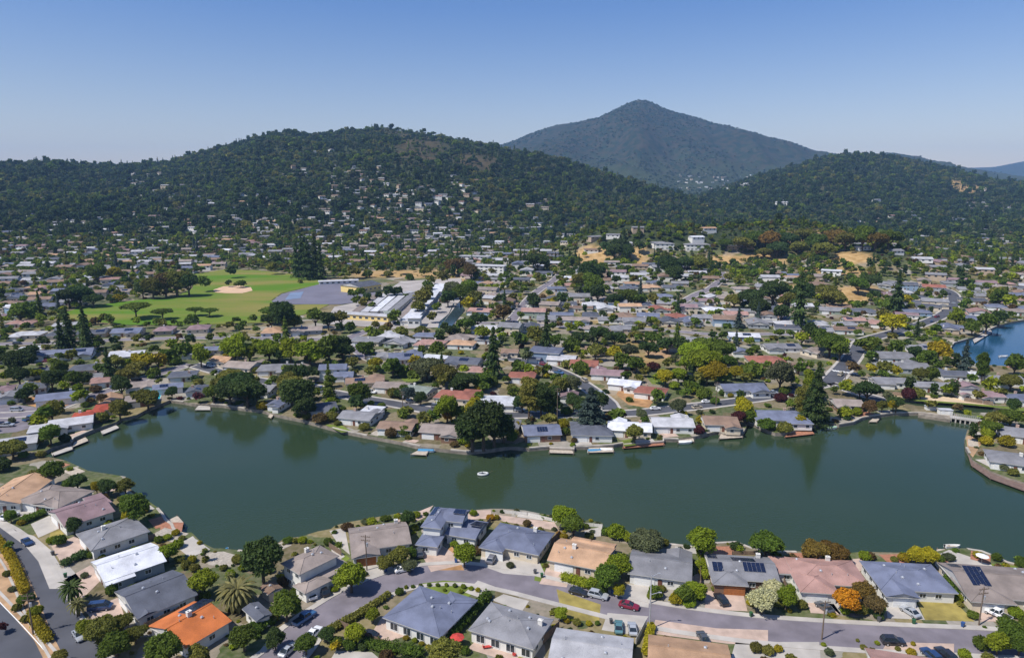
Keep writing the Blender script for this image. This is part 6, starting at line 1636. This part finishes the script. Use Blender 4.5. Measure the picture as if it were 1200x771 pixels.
# ------------------------------------------------------------------ docks, pool, garden things
def dock(pxs, m, label, z=.75, piles=True, name='dock'):
    P = [at(x, y, z) for x, y in pxs]; c = sum(P, Vector()) / len(P); t = empty(name, (c.x, c.y, 0))
    Q = [(p.x - c.x, p.y - c.y) for p in P]
    if sum(Q[i][0] * Q[(i+1) % len(Q)][1] - Q[(i+1) % len(Q)][0] * Q[i][1] for i in range(len(Q))) < 0: Q.reverse()
    b = MB(); b.loft([[(x, y, z - .18) for x, y in Q], [(x, y, z) for x, y in Q]]); b.build('deck', m, t)
    if piles:
        for (x, y) in Q[:8]:
            b = MB(); b.tube((x * .94, y * .94, -1.4), (x * .94, y * .94, z + .4), .13, n=7); b.build('pile', pole_m, t)
    reg(t, 'dock', 'waterfront docks', label)
D_ = [([(186,614),(208,604),(216,613),(200,620)], wood, 'pale square dock jutting out at the left lagoon shore'), ([(643,530),(645,525),(668,525),(673,531)], wood, 'pale beige dock on the far shore, centre'),
 ([(689,530),(690,524),(718,524),(720,529)], wood, 'grey boat dock right of the beige dock on the far shore'), ([(729,525),(734,519),(776,516),(779,521)], wood_red, 'long red-brown dock on the far shore'),
 ([(794,519),(796,514),(812,513),(814,517)], wood, 'small dock beside the maroon bush on the far shore'), ([(842,514),(845,508),(868,507),(871,512)], wood, 'pale terrace dock below the brown-roofed waterside house'),
 ([(919,512),(925,506),(950,504),(955,508)], wood_red, 'pinkish deck on the point left of the redwood'), ([(1018,494),(1023,490),(1031,490),(1028,494)], wood, 'tiny white dock beyond the moored boats'),
 ([(1134,532),(1142,531),(1168,551),(1200,566),(1230,580),(1215,580),(1160,560),(1138,545)], mat('dark_timber', (.16, .11, .09), .9, .25, 1.2), 'curved deck on piles round the right-hand point'),
 ([(228,480),(233,475),(246,476),(247,480)], concrete, 'concrete landing in the left corner of the lagoon'), ([(481,532),(493,526),(502,527),(500,533)], wood, 'small float by the blue boat on the far shore'),
 ([(1096,650),(1098,643),(1108,643),(1109,650)], wood, 'white float in front of the right-hand patios'), ([(84,524),(87,518),(100,512),(104,516)], wood, 'narrow grey dock on the left shore'),
 ([(118,505),(136,498),(140,501),(120,509)], concrete, 'concrete landing below the olive trees on the left shore'), ([(60,531),(84,522),(86,526),(62,534)], concrete, 'pale quay at the far left of the lagoon'),
 ([(314,488),(317,484),(321,485),(318,490)], wood, 'small white gangplank between the two dark trees'), ([(1140,398),(1160,386),(1163,389),(1142,402)], concrete, 'concrete landing on the second lagoon')]
for q in D_: dock(*q)

# paved terraces between the houses and the water
random.seed(40)
for P in WL[:2]:
    n = len(P); ar = sum(P[i][0] * P[(i+1) % n][1] - P[(i+1) % n][0] * P[i][1] for i in range(n)); sg = 1 if ar < 0 else -1; i = 0
    while i < n:
        a = Vector((*P[i], 0)); b_ = Vector((*P[(i + 2) % n], 0)); t_ = (b_ - a); qx, qy = proj(a.x, a.y, 1.4)
        if t_.length > 3 and -20 < qx < 1220 and random.random() < .72:
            t_.normalize(); nn = Vector((-t_.y, t_.x, 0)) * sg; c0 = a + nn * .9; wd = random.uniform(4, 9.5); dp = random.uniform(2.5, 5.5)
            Q = [c0, c0 + t_ * wd, c0 + t_ * wd + nn * dp, c0 + nn * dp]
            if not bool(in_water(np.array([q.x for q in Q]), np.array([q.y for q in Q])).any()):
                b = MB(); b.face([(q.x, q.y, 1.4 + .06 + .004 * (i % 5)) for q in (Q if sg < 0 else Q[::-1])]); structure(b.build('terrace', random.choice([concrete, concrete, concrete_warm, wood, wood_red, rock_m])))
        i += random.randint(2, 4)

def boat(px, py, L_, ang, hull, label, cover=None, cat='boat'):
    p = at(px, py, .2); t = empty('boat', (p.x, p.y, 0), R(ang)); W_ = L_ * .36
    def ring(x, w, z0, z1): return [(x, -w, z1), (x, -w * .8, z0 + .1), (x, 0, z0 - .08), (x, w * .8, z0 + .1), (x, w, z1)]
    b = MB(); b.loft([ring(-L_/2, W_/2 * .9, .0, .75), ring(-L_*.2, W_/2, -.05, .75), ring(L_*.15, W_/2 * .95, -.05, .8), ring(L_*.38, W_/2 * .55, .05, .9), ring(L_/2, .05, .4, 1.0)], close=False)
    b.box((-L_*.49, 0, .4), (.06, W_ * .85, .7)); b.build('hull', hull, t)
    b = MB(); b.box((-L_*.08, 0, .35), (L_*.7, W_ * .8, .06)); b.box((-L_*.15, 0, .55), (.4, W_ * .85, .12)); b.build('seat', wood, t)
    if cover is not None:
        b = MB(); b.loft([[(x, y * W_/2 * (1 if x < L_*.2 else .6), .78 + zz) for (y, zz) in ((-1, 0), (-.5, .3), (0, .42), (.5, .3), (1, 0))] for x in (-L_*.48, -L_*.1, L_*.2, L_*.4)], close=False, cap=False); b.build('cover', cover, t)
    b = MB(); b.box((-L_*.53, 0, .75), (.3, .3, .5)); b.box((-L_*.53, 0, .25), (.12, .1, .7)); b.build('outboard_motor', tyre_m, t)
    reg(t, cat, 'boats on the lagoon', label)
blue_c = mat('boat_canvas_blue', (.06, .22, .38), .7, .1, 2); white_c = mat('boat_canvas_white', (.7, .7, .68), .7, .08, 2); hullw = mat('boat_hull_white', (.72, .72, .70), .35, .05, 2); green_c = mat('boat_canvas_green', (.35, .5, .35), .7, .1, 2)
boat(500, 529, 6.5, -5, hullw, 'white boat with a pale blue cover on the far shore', blue_c)
boat(697, 529, 5.5, 5, hullw, 'teal-covered boat moored at the grey dock', blue_c)
boat(711, 528, 5.0, -5, hullw, 'white-covered boat right of the teal-covered one', white_c)
boat(803, 519, 5.5, 5, hullw, 'white boat beside the maroon bush', white_c)
boat(991, 497, 7.0, 12, hullw, 'long white-covered boat in the shade of the redwood', white_c)
boat(975, 502, 4.5, 10, hullw, 'small green-covered dinghy left of the long covered boat', green_c)
boat(1176, 418, 5.0, 0, hullw, 'lone white boat floating on the second lagoon')
boat(262, 649, 4.5, 80, hullw, 'striped white dinghy lying on the near rocky shore', blue_c)
boat(1116, 641, 4.0, 0, hullw, 'little white dinghy off the right-hand patios')
# the round inflatable in the middle of the lagoon, with somebody aboard
p = at(566, 555.5, .2); t = empty('inflatable_dinghy', (p.x, p.y, .05), R(10))
b = MB(); rings = []
for k in range(28):
    a = 2 * math.pi * k / 28; cx_, cy_ = 1.6 * math.cos(a), 1.0 * math.sin(a); nx_, ny_ = math.cos(a), math.sin(a)
    rings.append([(cx_ + nx_ * .36 * math.cos(u), cy_ + ny_ * .36 * math.cos(u), .3 + .36 * math.sin(u)) for u in [2 * math.pi * j / 8 for j in range(8)]])
rings.append(rings[0]); b.loft(rings, cap=False); b.build('tube', mat('dinghy_fabric', (.48, .49, .48), .6, .1, 2), t, smooth=True)
b = MB(); b.loft([[(1.45 * math.cos(a), .9 * math.sin(a), z) for a in [2 * math.pi * k / 20 for k in range(20)]] for z in (.1, .18)]); b.build('floor', mat('dinghy_floor', (.10, .11, .12), .7, .1, 2), t)
b = MB(); b.tube((1.9, 0, .5), (3.4, .5, .9), .04, n=5); b.build('oar', pole_m, t)
reg(t, 'dinghy', None, 'round white inflatable dinghy drifting alone in mid lagoon')
def person(loc, ang, label):
    """seated figure, one continuous body"""
    me = bpy.data.meshes.new('person')
    J = [(0,0,.12),(0,0,.38),(0.02,0,.62),(0.03,0,.74),(0.05,0,.86),(.2,.1,.14),(.45,.12,.32),(.62,.12,.02),(.2,-.1,.14),(.45,-.12,.32),(.62,-.12,.02),(.03,.2,.6),(.18,.26,.38),(.38,.2,.34),(.03,-.2,.6),(.18,-.26,.38),(.38,-.2,.34),(.05,0,.98)]
    E = [(0,1),(1,2),(2,3),(3,4),(4,17),(0,5),(5,6),(6,7),(0,8),(8,9),(9,10),(2,11),(11,12),(12,13),(2,14),(14,15),(15,16)]
    me.from_pydata(J, E, []); o = bpy.data.objects.new('person', me); col.objects.link(o)
    o.modifiers.new('skin', 'SKIN'); o.modifiers.new('subdivision', 'SUBSURF').levels = 1
    o.modifiers['subdivision'].render_levels = 1
    if not me.skin_vertices: me.attributes.new
    rad = [.15,.14,.15,.06,.10,.1,.075,.05,.1,.075,.05,.06,.045,.035,.06,.045,.035,.085]
    return o, rad
# the figure is built directly as lofted rings so that it stays one surface
def figure(loc, ang, label):
    b = MB()
    def limb(pts_, rs, n=8):
        rg = []
        for i, (p_, r_) in enumerate(zip(pts_, rs)):
            a_ = Vector(pts_[max(0, i - 1)]); c_ = Vector(pts_[min(len(pts_) - 1, i + 1)]); q = (c_ - a_).to_track_quat('Z', 'Y')
            rg.append([tuple(Vector(p_) + q @ Vector((r_ * math.cos(u), r_ * 1.25 * math.sin(u), 0))) for u in [2 * math.pi * j / n for j in range(n)]])
        b.loft(rg)
    limb([(0,0,0),(0,0,.2),(.01,0,.42),(.02,0,.52),(.03,0,.56),(.04,0,.62),(.05,0,.72),(.05,0,.80),(.05,0,.83)], [.15,.15,.17,.12,.06,.07,.095,.08,.02])
    for s in (-1, 1):
        limb([(.02,s*.1,.06),(.3,s*.12,.22),(.46,s*.12,.3),(.58,s*.12,.1),(.66,s*.12,.0),(.78,s*.12,0)], [.09,.08,.065,.055,.04,.03])
        limb([(.02,s*.15,.46),(.05,s*.24,.38),(.14,s*.27,.22),(.3,s*.22,.2),(.4,s*.18,.22)], [.07,.055,.045,.038,.03])
    o = b.build('person', mat('dark_clothing', (.05, .06, .09), .85, .2, 4)); o.location = loc; o.rotation_euler = (0, 0, ang)
    b = MB(); b.loft([[(.03 + r_ * math.cos(u), r_ * math.sin(u), z_) for u in [.785 * j for j in range(8)]] for (r_, z_) in ((.105, .74), (.1, .80), (.05, .86))]); b.build('hair', mat('hair_brown', (.04, .02, .012), .8, .2, 5), o)
    reg(o, 'person', None, label)
figure((p.x - .3, p.y, .32), .4, 'person in dark clothing sitting in the white inflatable')

# swimming pool at the left shore
PP = [(170,466),(176,459),(189,462),(187,468)]
P = [at(x, y) for x, y in PP]; c = sum(P, Vector()) / 4; t = empty('swimming_pool', (c.x, c.y, 1.4))
b = MB(); b.loft([[((p.x - c.x) * k, (p.y - c.y) * k, z) for p in P[::-1]] for (k, z) in ((1.15, -.05), (1.15, .15))]); b.build('coping', concrete, t)
b = MB(); b.face([(p.x - c.x, p.y - c.y, .17) for p in P[::-1]]); b.build('pool_surface', pool_m, t)
reg(t, 'pool', None, 'bright turquoise swimming pool at the left shore')

# garden tables and red loungers behind the house south of the street
red_m = mat('red_cushion', (.45, .05, .04), .8, .2, 3)
def lounger(px, py, a, label):
    p = at(px, py, 1.45); t = empty('garden_lounger', p, a)
    b = MB(); b.box((0, 0, .38), (1.9, .65, .12)); b.build('cushion', red_m, t); b = MB(); b.box((-.85, 0, .6), (.1, .65, .55)); b.build('backrest', red_m, t)
    for sx in (-.8, .8):
        for sy in (-.27, .27): b = MB(); b.box((sx, sy, .16), (.06, .06, .32)); b.build('leg', metal, t)
    reg(t, 'lounger', 'red garden seats', label)
lounger(571, 759, .2, 'red-cushioned seat nearest the hedge on the southern patio'); lounger(596, 762, -.3, 'red-cushioned seat in the middle of the southern patio'); lounger(604, 766, 1.2, 'red-cushioned seat turned towards the house wall on the southern patio')
bin_mats = {'green': mat('bin_green', (.03, .10, .04), .5, .1, 2), 'blue': mat('bin_blue', (.03, .08, .22), .5, .1, 2), 'grey': mat('bin_grey', (.08, .08, .085), .5, .1, 2)}
for (px, py, c_, where) in [(533,669,'blue','kerb beside the dry burnt lawn'),(628,688,'grey','drive mouth of the long blue-grey roof'),(636,690,'green','drive mouth of the tan-roofed house'),(722,712,'blue','kerb right of the silver wagon'),
  (880,722,'green','kerb by the pale blossoming trees'),(1030,728,'grey','kerb by the violet-grey house drive'),(1128,734,'blue','kerb by the dry front lawn'),(62,650,'grey','wide pavement of the left street'),(77,676,'green','pavement above the dark street palm'),
  (716,730,'grey','drive of the teal car'),(1085,746,'green','south kerb near the black wagon'),(445,690,'blue','kerb of the round bright tree')]:
    p = at(px, py, 1.5)
    for _ in range(20):
        if not near_road(p.x, p.y, -.6): break
        p.y += .5
    t = empty('wheelie_bin', p, random.uniform(0, 6))
    b = MB(); b.loft([[(-.24,-.26,.08),(.24,-.26,.08),(.24,.26,.08),(-.24,.26,.08)], [(-.3,-.34,1.0),(.3,-.34,1.0),(.3,.34,1.0),(-.3,.34,1.0)]]); b.build('body', bin_mats[c_], t)
    b = MB(); b.box((0, 0, 1.03), (.66, .76, .07)); b.build('lid', bin_mats[c_], t)
    for sy in (-.24, .24): b = MB(); b.tube((-.24, sy - .04, .12), (-.24, sy + .04, .12), .12, n=8); b.build('wheel', tyre_m, t)
    reg(t, 'bin', 'household bins on the kerbs', c_ + ' wheelie bin on the ' + where)
def umbrella(px, py, m, label):
    p = at(px, py, 1.45); t = empty('garden_umbrella', p)
    b = MB(); b.tube((0, 0, 0), (0, 0, 2.5), .04, n=6); b.build('pole', metal, t)
    b = MB()
    for k in range(8):
        a0, a1 = k * .785, (k + 1) * .785; b.face([(1.5 * math.cos(a0), 1.5 * math.sin(a0), 2.1), (1.5 * math.cos(a1), 1.5 * math.sin(a1), 2.1), (0, 0, 2.6)])
    b.build('canopy', m, t); reg(t, 'umbrella', None, label)
umbrella(536, 757, red_m, 'red garden umbrella beside the hedge below the blue-grey roof')
umbrella(1150, 660, white_c, 'white umbrella on the right-hand waterfront patio')

# ------------------------------------------------------------------ footbridge dam at the head of the lagoon
A0 = at(1076, 486); A1 = at(1150, 497); d = A1 - A0; ang = math.atan2(d.y, d.x); Ld = d.length
t = empty('dam_bridge', (A0.x, A0.y, 0), ang)
b = MB(); b.box((Ld * .26, 3, .7), (Ld * .52, 5.5, 1.3)); b.build('embankment', bank_m, t)
b = MB(); b.box((Ld * .76, 3, 1.75), (Ld * .5, 3.6, .3)); b.build('deck', concrete, t)
for k in range(7):
    b = MB(); b.box((Ld * (.53 + .075 * k), 3, .5), (.5, 3.4, 2.2)); b.build('pier', concrete, t)
for s in (1.3, 4.7):
    b = MB()
    for k in range(16): b.box((Ld * (.52 + .03 * k), s, 2.4), (.08, .08, 1.0))
    b.box((Ld * .75, s, 2.9), (Ld * .48, .08, .08)); b.box((Ld * .75, s, 2.4), (Ld * .48, .05, .05)); b.build('railing', metal, t)
reg(t, 'bridge', None, 'low concrete dam bridge with dark openings between the two waters')
def shed(px, py, L_, W_, h, label, a=-.15):
    p = at(px, py); t = empty('pump_house', p, a)
    b = MB(); b.box((0, 0, h / 2), (L_, W_, h)); b.build('wall', wall_mats['white'], t)
    b = MB(); b.box((0, 0, h + .08), (L_ + .4, W_ + .4, .16)); b.build('roof', roofm('white'), t)
    for s in (-.25, .25): b = MB(); b.box((L_ * s, -W_ / 2 - .03, h * .45), (1.1, .06, h * .8)); b.build('door', garage_white, t)
    reg(t, 'shed', None, label)
shed(1107, 485, 5.0, 2.6, 2.0, 'larger white box-like pump house on the dam'); shed(1090, 480, 3.8, 2.2, 1.5, 'smaller white shed left of the pump house on the dam')

# ------------------------------------------------------------------ school and other big buildings beyond the field
def block(px0, py0, px1, py1, W_, h, wall, roof, label, name='school_building', typ='gable', floors=1, z0=None, nwin=None, cat='school'):
    a = hit(px0, py0); c = hit(px1, py1); z = min(a.z, c.z); d = c - a; d.z = 0; L_ = d.length; t = empty(name, ((a.x + c.x) / 2, (a.y + c.y) / 2, z), math.atan2(d.y, d.x))
    b = MB(); b.box((0, W_ / 2, h / 2 - 1), (L_, W_, h + 2)); b.build('wall', wall_mats[wall], t)
    rb = MB(); roof_rect(rb, -L_ / 2, 0, L_ / 2, W_, h, typ, 'x' if L_ > W_ else 'y', ov=.7, sl=.2); rb.build('roof', [roofm(roof), fascia, fascia], t)
    n = nwin or max(2, int(L_ / 5))
    for f in range(floors):
        for k in range(n):
            o = link('window', window_mesh(2.6, 1.5, 'plain'), t, (-L_ / 2 + L_ * (k + .5) / n, -.06, h * (f + .55) / floors))
    FOOT.append((t.location.x, t.location.y + W_ / 2, L_ / 2))
    reg(t, cat, 'school and civic buildings' , label)
block(398, 374, 455, 378, 9, 4.2, 'yellow', 'pale grey', 'long yellow-fronted school wing beside the street')
block(422, 345, 447, 341, 26, 6.5, 'yellow', 'dark grey', 'school gym with a dark pitched roof and yellow gable')
block(374, 334, 420, 332, 8, 3.2, 'white', 'white', 'row of low white school buildings behind the asphalt court', typ='flat')
for k in range(5):
    block(420 + 11 * k, 371 - .6 * k, 444 + 11 * k, 350 - .6 * k, 4.6, 3.2, 'white', ['taupe', 'pale grey', 'white', 'pale grey', 'grey'][k], ['leftmost', 'second', 'third', 'fourth', 'rightmost'][k] + ' of five long slanting parallel school classroom roofs', typ='flat')
block(462, 351, 486, 346, 7, 3.2, 'cream', 'pale grey', 'school classroom wing just right of the dark-roofed gym', typ='flat')
block(478, 376, 494, 356, 6, 3.0, 'white', 'taupe', 'brownish-roofed school row between the white roofs', typ='flat')
for k in range(4):
    block(484 + 10 * k + k, 382 - 12 * k, 500 + 7 * k, 366 - 10 * k, 9, 3.4, 'white', 'white', ['first', 'second', 'third', 'last'][k] + ' white modular classroom block going up beside the creek', typ='flat')
block(478, 384, 492, 384, 10, 6.5, 'white', 'white', 'square white school block at the creek end', typ='flat')
block(452, 372, 470, 371, 8, 3, 'blue', 'green-grey', 'small pale-turquoise canopy building amid the classrooms', typ='flat')
block(537, 309, 572, 309, 14, 9.5, 'white', 'pale grey', 'three-storey white flat block above the creek', 'apartment_block', 'flat', 3, cat='apartments')
block(556, 321, 590, 322, 14, 9.0, 'white', 'pale grey', 'white balconied block just right of the upper flats', 'apartment_block', 'flat', 3, cat='apartments')
block(600, 273, 652, 270, 20, 9.0, 'white', 'pale grey', 'very long pale building at the foot of the forest', 'apartment_block', 'flat', 2, cat='apartments')
block(768, 293, 790, 293, 14, 8, 'white', 'grey', 'left white hilltop house block above the dry field', 'apartment_block', 'hip', 2, cat='apartments')
block(804, 294, 832, 294, 14, 8, 'white', 'grey', 'white hilltop block with hipped roof right above the dry field', 'apartment_block', 'hip', 2, cat='apartments')
block(852, 293, 886, 292, 12, 5, 'tan', 'pale grey', 'low tan hilltop building at the right end of the dry field', 'apartment_block', 'flat', 1, cat='apartments')
block(908, 243, 922, 243, 20, 14, 'white', 'pale grey', 'lone big white building in the forest of the right-hand hill', 'apartment_block', 'gable', 3, cat='apartments')
block(962, 325, 985, 326, 12, 7, 'white', 'white', 'white two-storey boxy house on the dry slope', 'apartment_block', 'flat', 2, cat='apartments')
block(20, 372, 50, 368, 20, 6, 'blue', 'pale grey', 'blue-sided hall at the left edge beyond the suburb', 'apartment_block', 'flat', 1, cat='hall')
block(118, 335, 148, 334, 14, 6, 'cream', 'pink-brown', 'hall with a reddish roof left of the playing field', 'apartment_block', 'gable', 1, cat='hall')

# ------------------------------------------------------------------ words for everything that has none yet
LM = [(20,500,'the round court'),(72,461,'the long blue-grey house'),(126,474,'the red-roofed house'),(182,462,'the turquoise pool'),(84,491,'the white zigzag roof'),(30,420,'the dark grove at left'),(148,413,'the white flat roof at left'),(88,385,'the twin dark conifers'),
 (160,355,'the umbrella tree'),(237,360,'the umbrella tree pair'),(325,362,'the giant umbrella tree'),(272,340,'the baseball infield'),(60,345,'the blue-sided hall'),(135,322,'the yellow-green tree'),(365,308,'the dark conifer clump'),(215,437,'the flat garden roof'),(272,455,'the dark shoreline grove'),(347,468,'the dark shore tree'),
 (391,433,'the blue two-storey house'),(315,410,'the bright green tree row'),(420,460,'the kerbside round tree'),(466,496,'the brown waterside roof'),(535,460,'the red-brown hip roof'),(566,505,'the giant dark tree'),(583,466,'the white flat house'),(545,420,'the charcoal house'),(578,415,'the lone conifer'),(500,417,'the white patio roof'),
 (420,375,'the yellow school wing'),(500,360,'the white classrooms'),(525,370,'the creek'),(450,343,'the school gym'),(555,305,'the white flats'),(693,457,'the blue cedar'),(640,413,'the boxy two-storey house'),(634,501,'the waterside blue-grey roof'),(738,497,'the white waterside roof'),(763,455,'the red-brown corner house'),
 (830,412,'the big bright grove'),(843,490,'the brown solar house'),(897,419,'the hipped red-brown house'),(958,462,'the towering redwood'),(912,484,'the blue-grey waterside house'),(1005,415,'the crossroads'),(1017,456,'the wide dark bush'),(1088,448,'the long grey rows'),(1110,490,'the dam bridge'),(1130,455,'the white two-storey house'),(1190,530,'the rounded point'),
 (1045,378,'the yellow-green bush'),(1118,355,'the curving hill street'),(1170,350,'the green tree pair'),(1152,432,'the tall poplar'),(1012,350,'the bare brown slope'),(905,345,'the dark knoll trees'),(860,302,'the dry hill field'),(800,292,'the white hilltop blocks'),(698,300,'the bare brown bluff'),(735,352,'the central thicket'),(656,345,'the side street'),(625,380,'the street corner'),(700,395,'the olive thicket'),(780,375,'the middle slope'),(845,375,'the sloping tract'),(940,385,'the eastern tract'),(1125,325,'the pointed conifer'),(960,285,'the wooded knoll'),
 (620,270,'the long pale building'),(30,580,'the tan-roofed corner house'),(62,582,'the left corner roof'),(100,600,'the mauve-brown roof'),(130,625,'the pale grey roof'),(150,655,'the bright white roof'),(180,695,'the charcoal roof'),(220,732,'the orange roof'),(281,697,'the giant palm'),(307,656,'the round dark tree'),(363,655,'the two-storey brown house'),(444,630,'the wide taupe roof'),(520,610,'the waterfront solar house'),(548,620,'the low blue-grey roof'),(607,630,'the long blue-grey roof'),(505,720,'the big hip roof'),(598,732,'the vented grey roof'),(685,650,'the tan roof'),(775,665,'the hedge-fronted house'),(868,665,'the four solar arrays'),(968,672,'the pinkish roof'),(1064,676,'the violet-grey roof'),(1170,685,'the taupe roof'),(695,760,'the pale bottom roof'),(808,768,'the terracotta bottom roof'),(1110,715,'the dry front lawn'),(915,758,'the bright bottom drive'),(40,720,'the highway hedge'),(430,740,'the bend garden'),(340,740,'the bottom-left trees'),(1000,705,'the orange tree'),(1180,745,'the bottom-right thicket')]
ORD = ['nearest', 'second nearest', 'third nearest', 'fourth nearest', 'fifth nearest', 'sixth nearest', 'seventh nearest', 'eighth nearest', 'ninth nearest', 'tenth nearest']
from collections import defaultdict
groups = defaultdict(list)
for T in THINGS:
    o, word, look, px, py, y = T
    if 'label' in o: continue
    best = sorted(LM, key=lambda l: ((l[0] - px)) ** 2 + ((l[1] - py) * 2.0) ** 2)
    L0 = best[0] if math.hypot(best[0][0] - px, (best[0][1] - py) * 2) > 7 else best[1]
    dx, dy = px - L0[0], (py - L0[1]) * 2
    rel = ('right of' if dx > 0 else 'left of') if abs(dx) > abs(dy) else ('below' if dy > 0 else 'above')
    groups[(look.strip(), word, rel, L0[2])].append((math.hypot(dx, dy), o))
for (look, word, rel, lm), L_ in groups.items():
    L_.sort(key=lambda q: q[0])
    for i, (_, o) in enumerate(L_):
        s = f'{look} {word} {rel} {lm}'
        if len(L_) > 1: s += ', ' + (ORD[i] + ' to it' if i < 10 else 'farther away')
        o['label'] = s

# ------------------------------------------------------------------ haze: the air between the lagoon and the mountain
def add_haze():
    m = bpy.data.materials.new('air'); m.use_nodes = True; N = m.node_tree.nodes; L = m.node_tree.links
    for n in list(N):
        if n.type != 'OUTPUT_MATERIAL': N.remove(n)
    v = N.new('ShaderNodeVolumePrincipled'); v.inputs['Color'].default_value = (.34, .60, 1.0, 1); v.inputs['Density'].default_value = HAZE; v.inputs['Anisotropy'].default_value = 0.0
    L.new(v.outputs[0], N['Material Output'].inputs['Volume'])
    try: m.cycles.homogeneous_volume = True
    except Exception: pass
    zt = max(950.0, float(ZZ.max()) + 60)
    b = MB(); b.box((0, 6750, (zt - 3) / 2), (37000, 14500, zt + 3)); o = b.build('haze', m); stuff(o, 'thin blue summer haze over the valley and mountain', 'haze')
HAZE = 0.00006
add_haze()
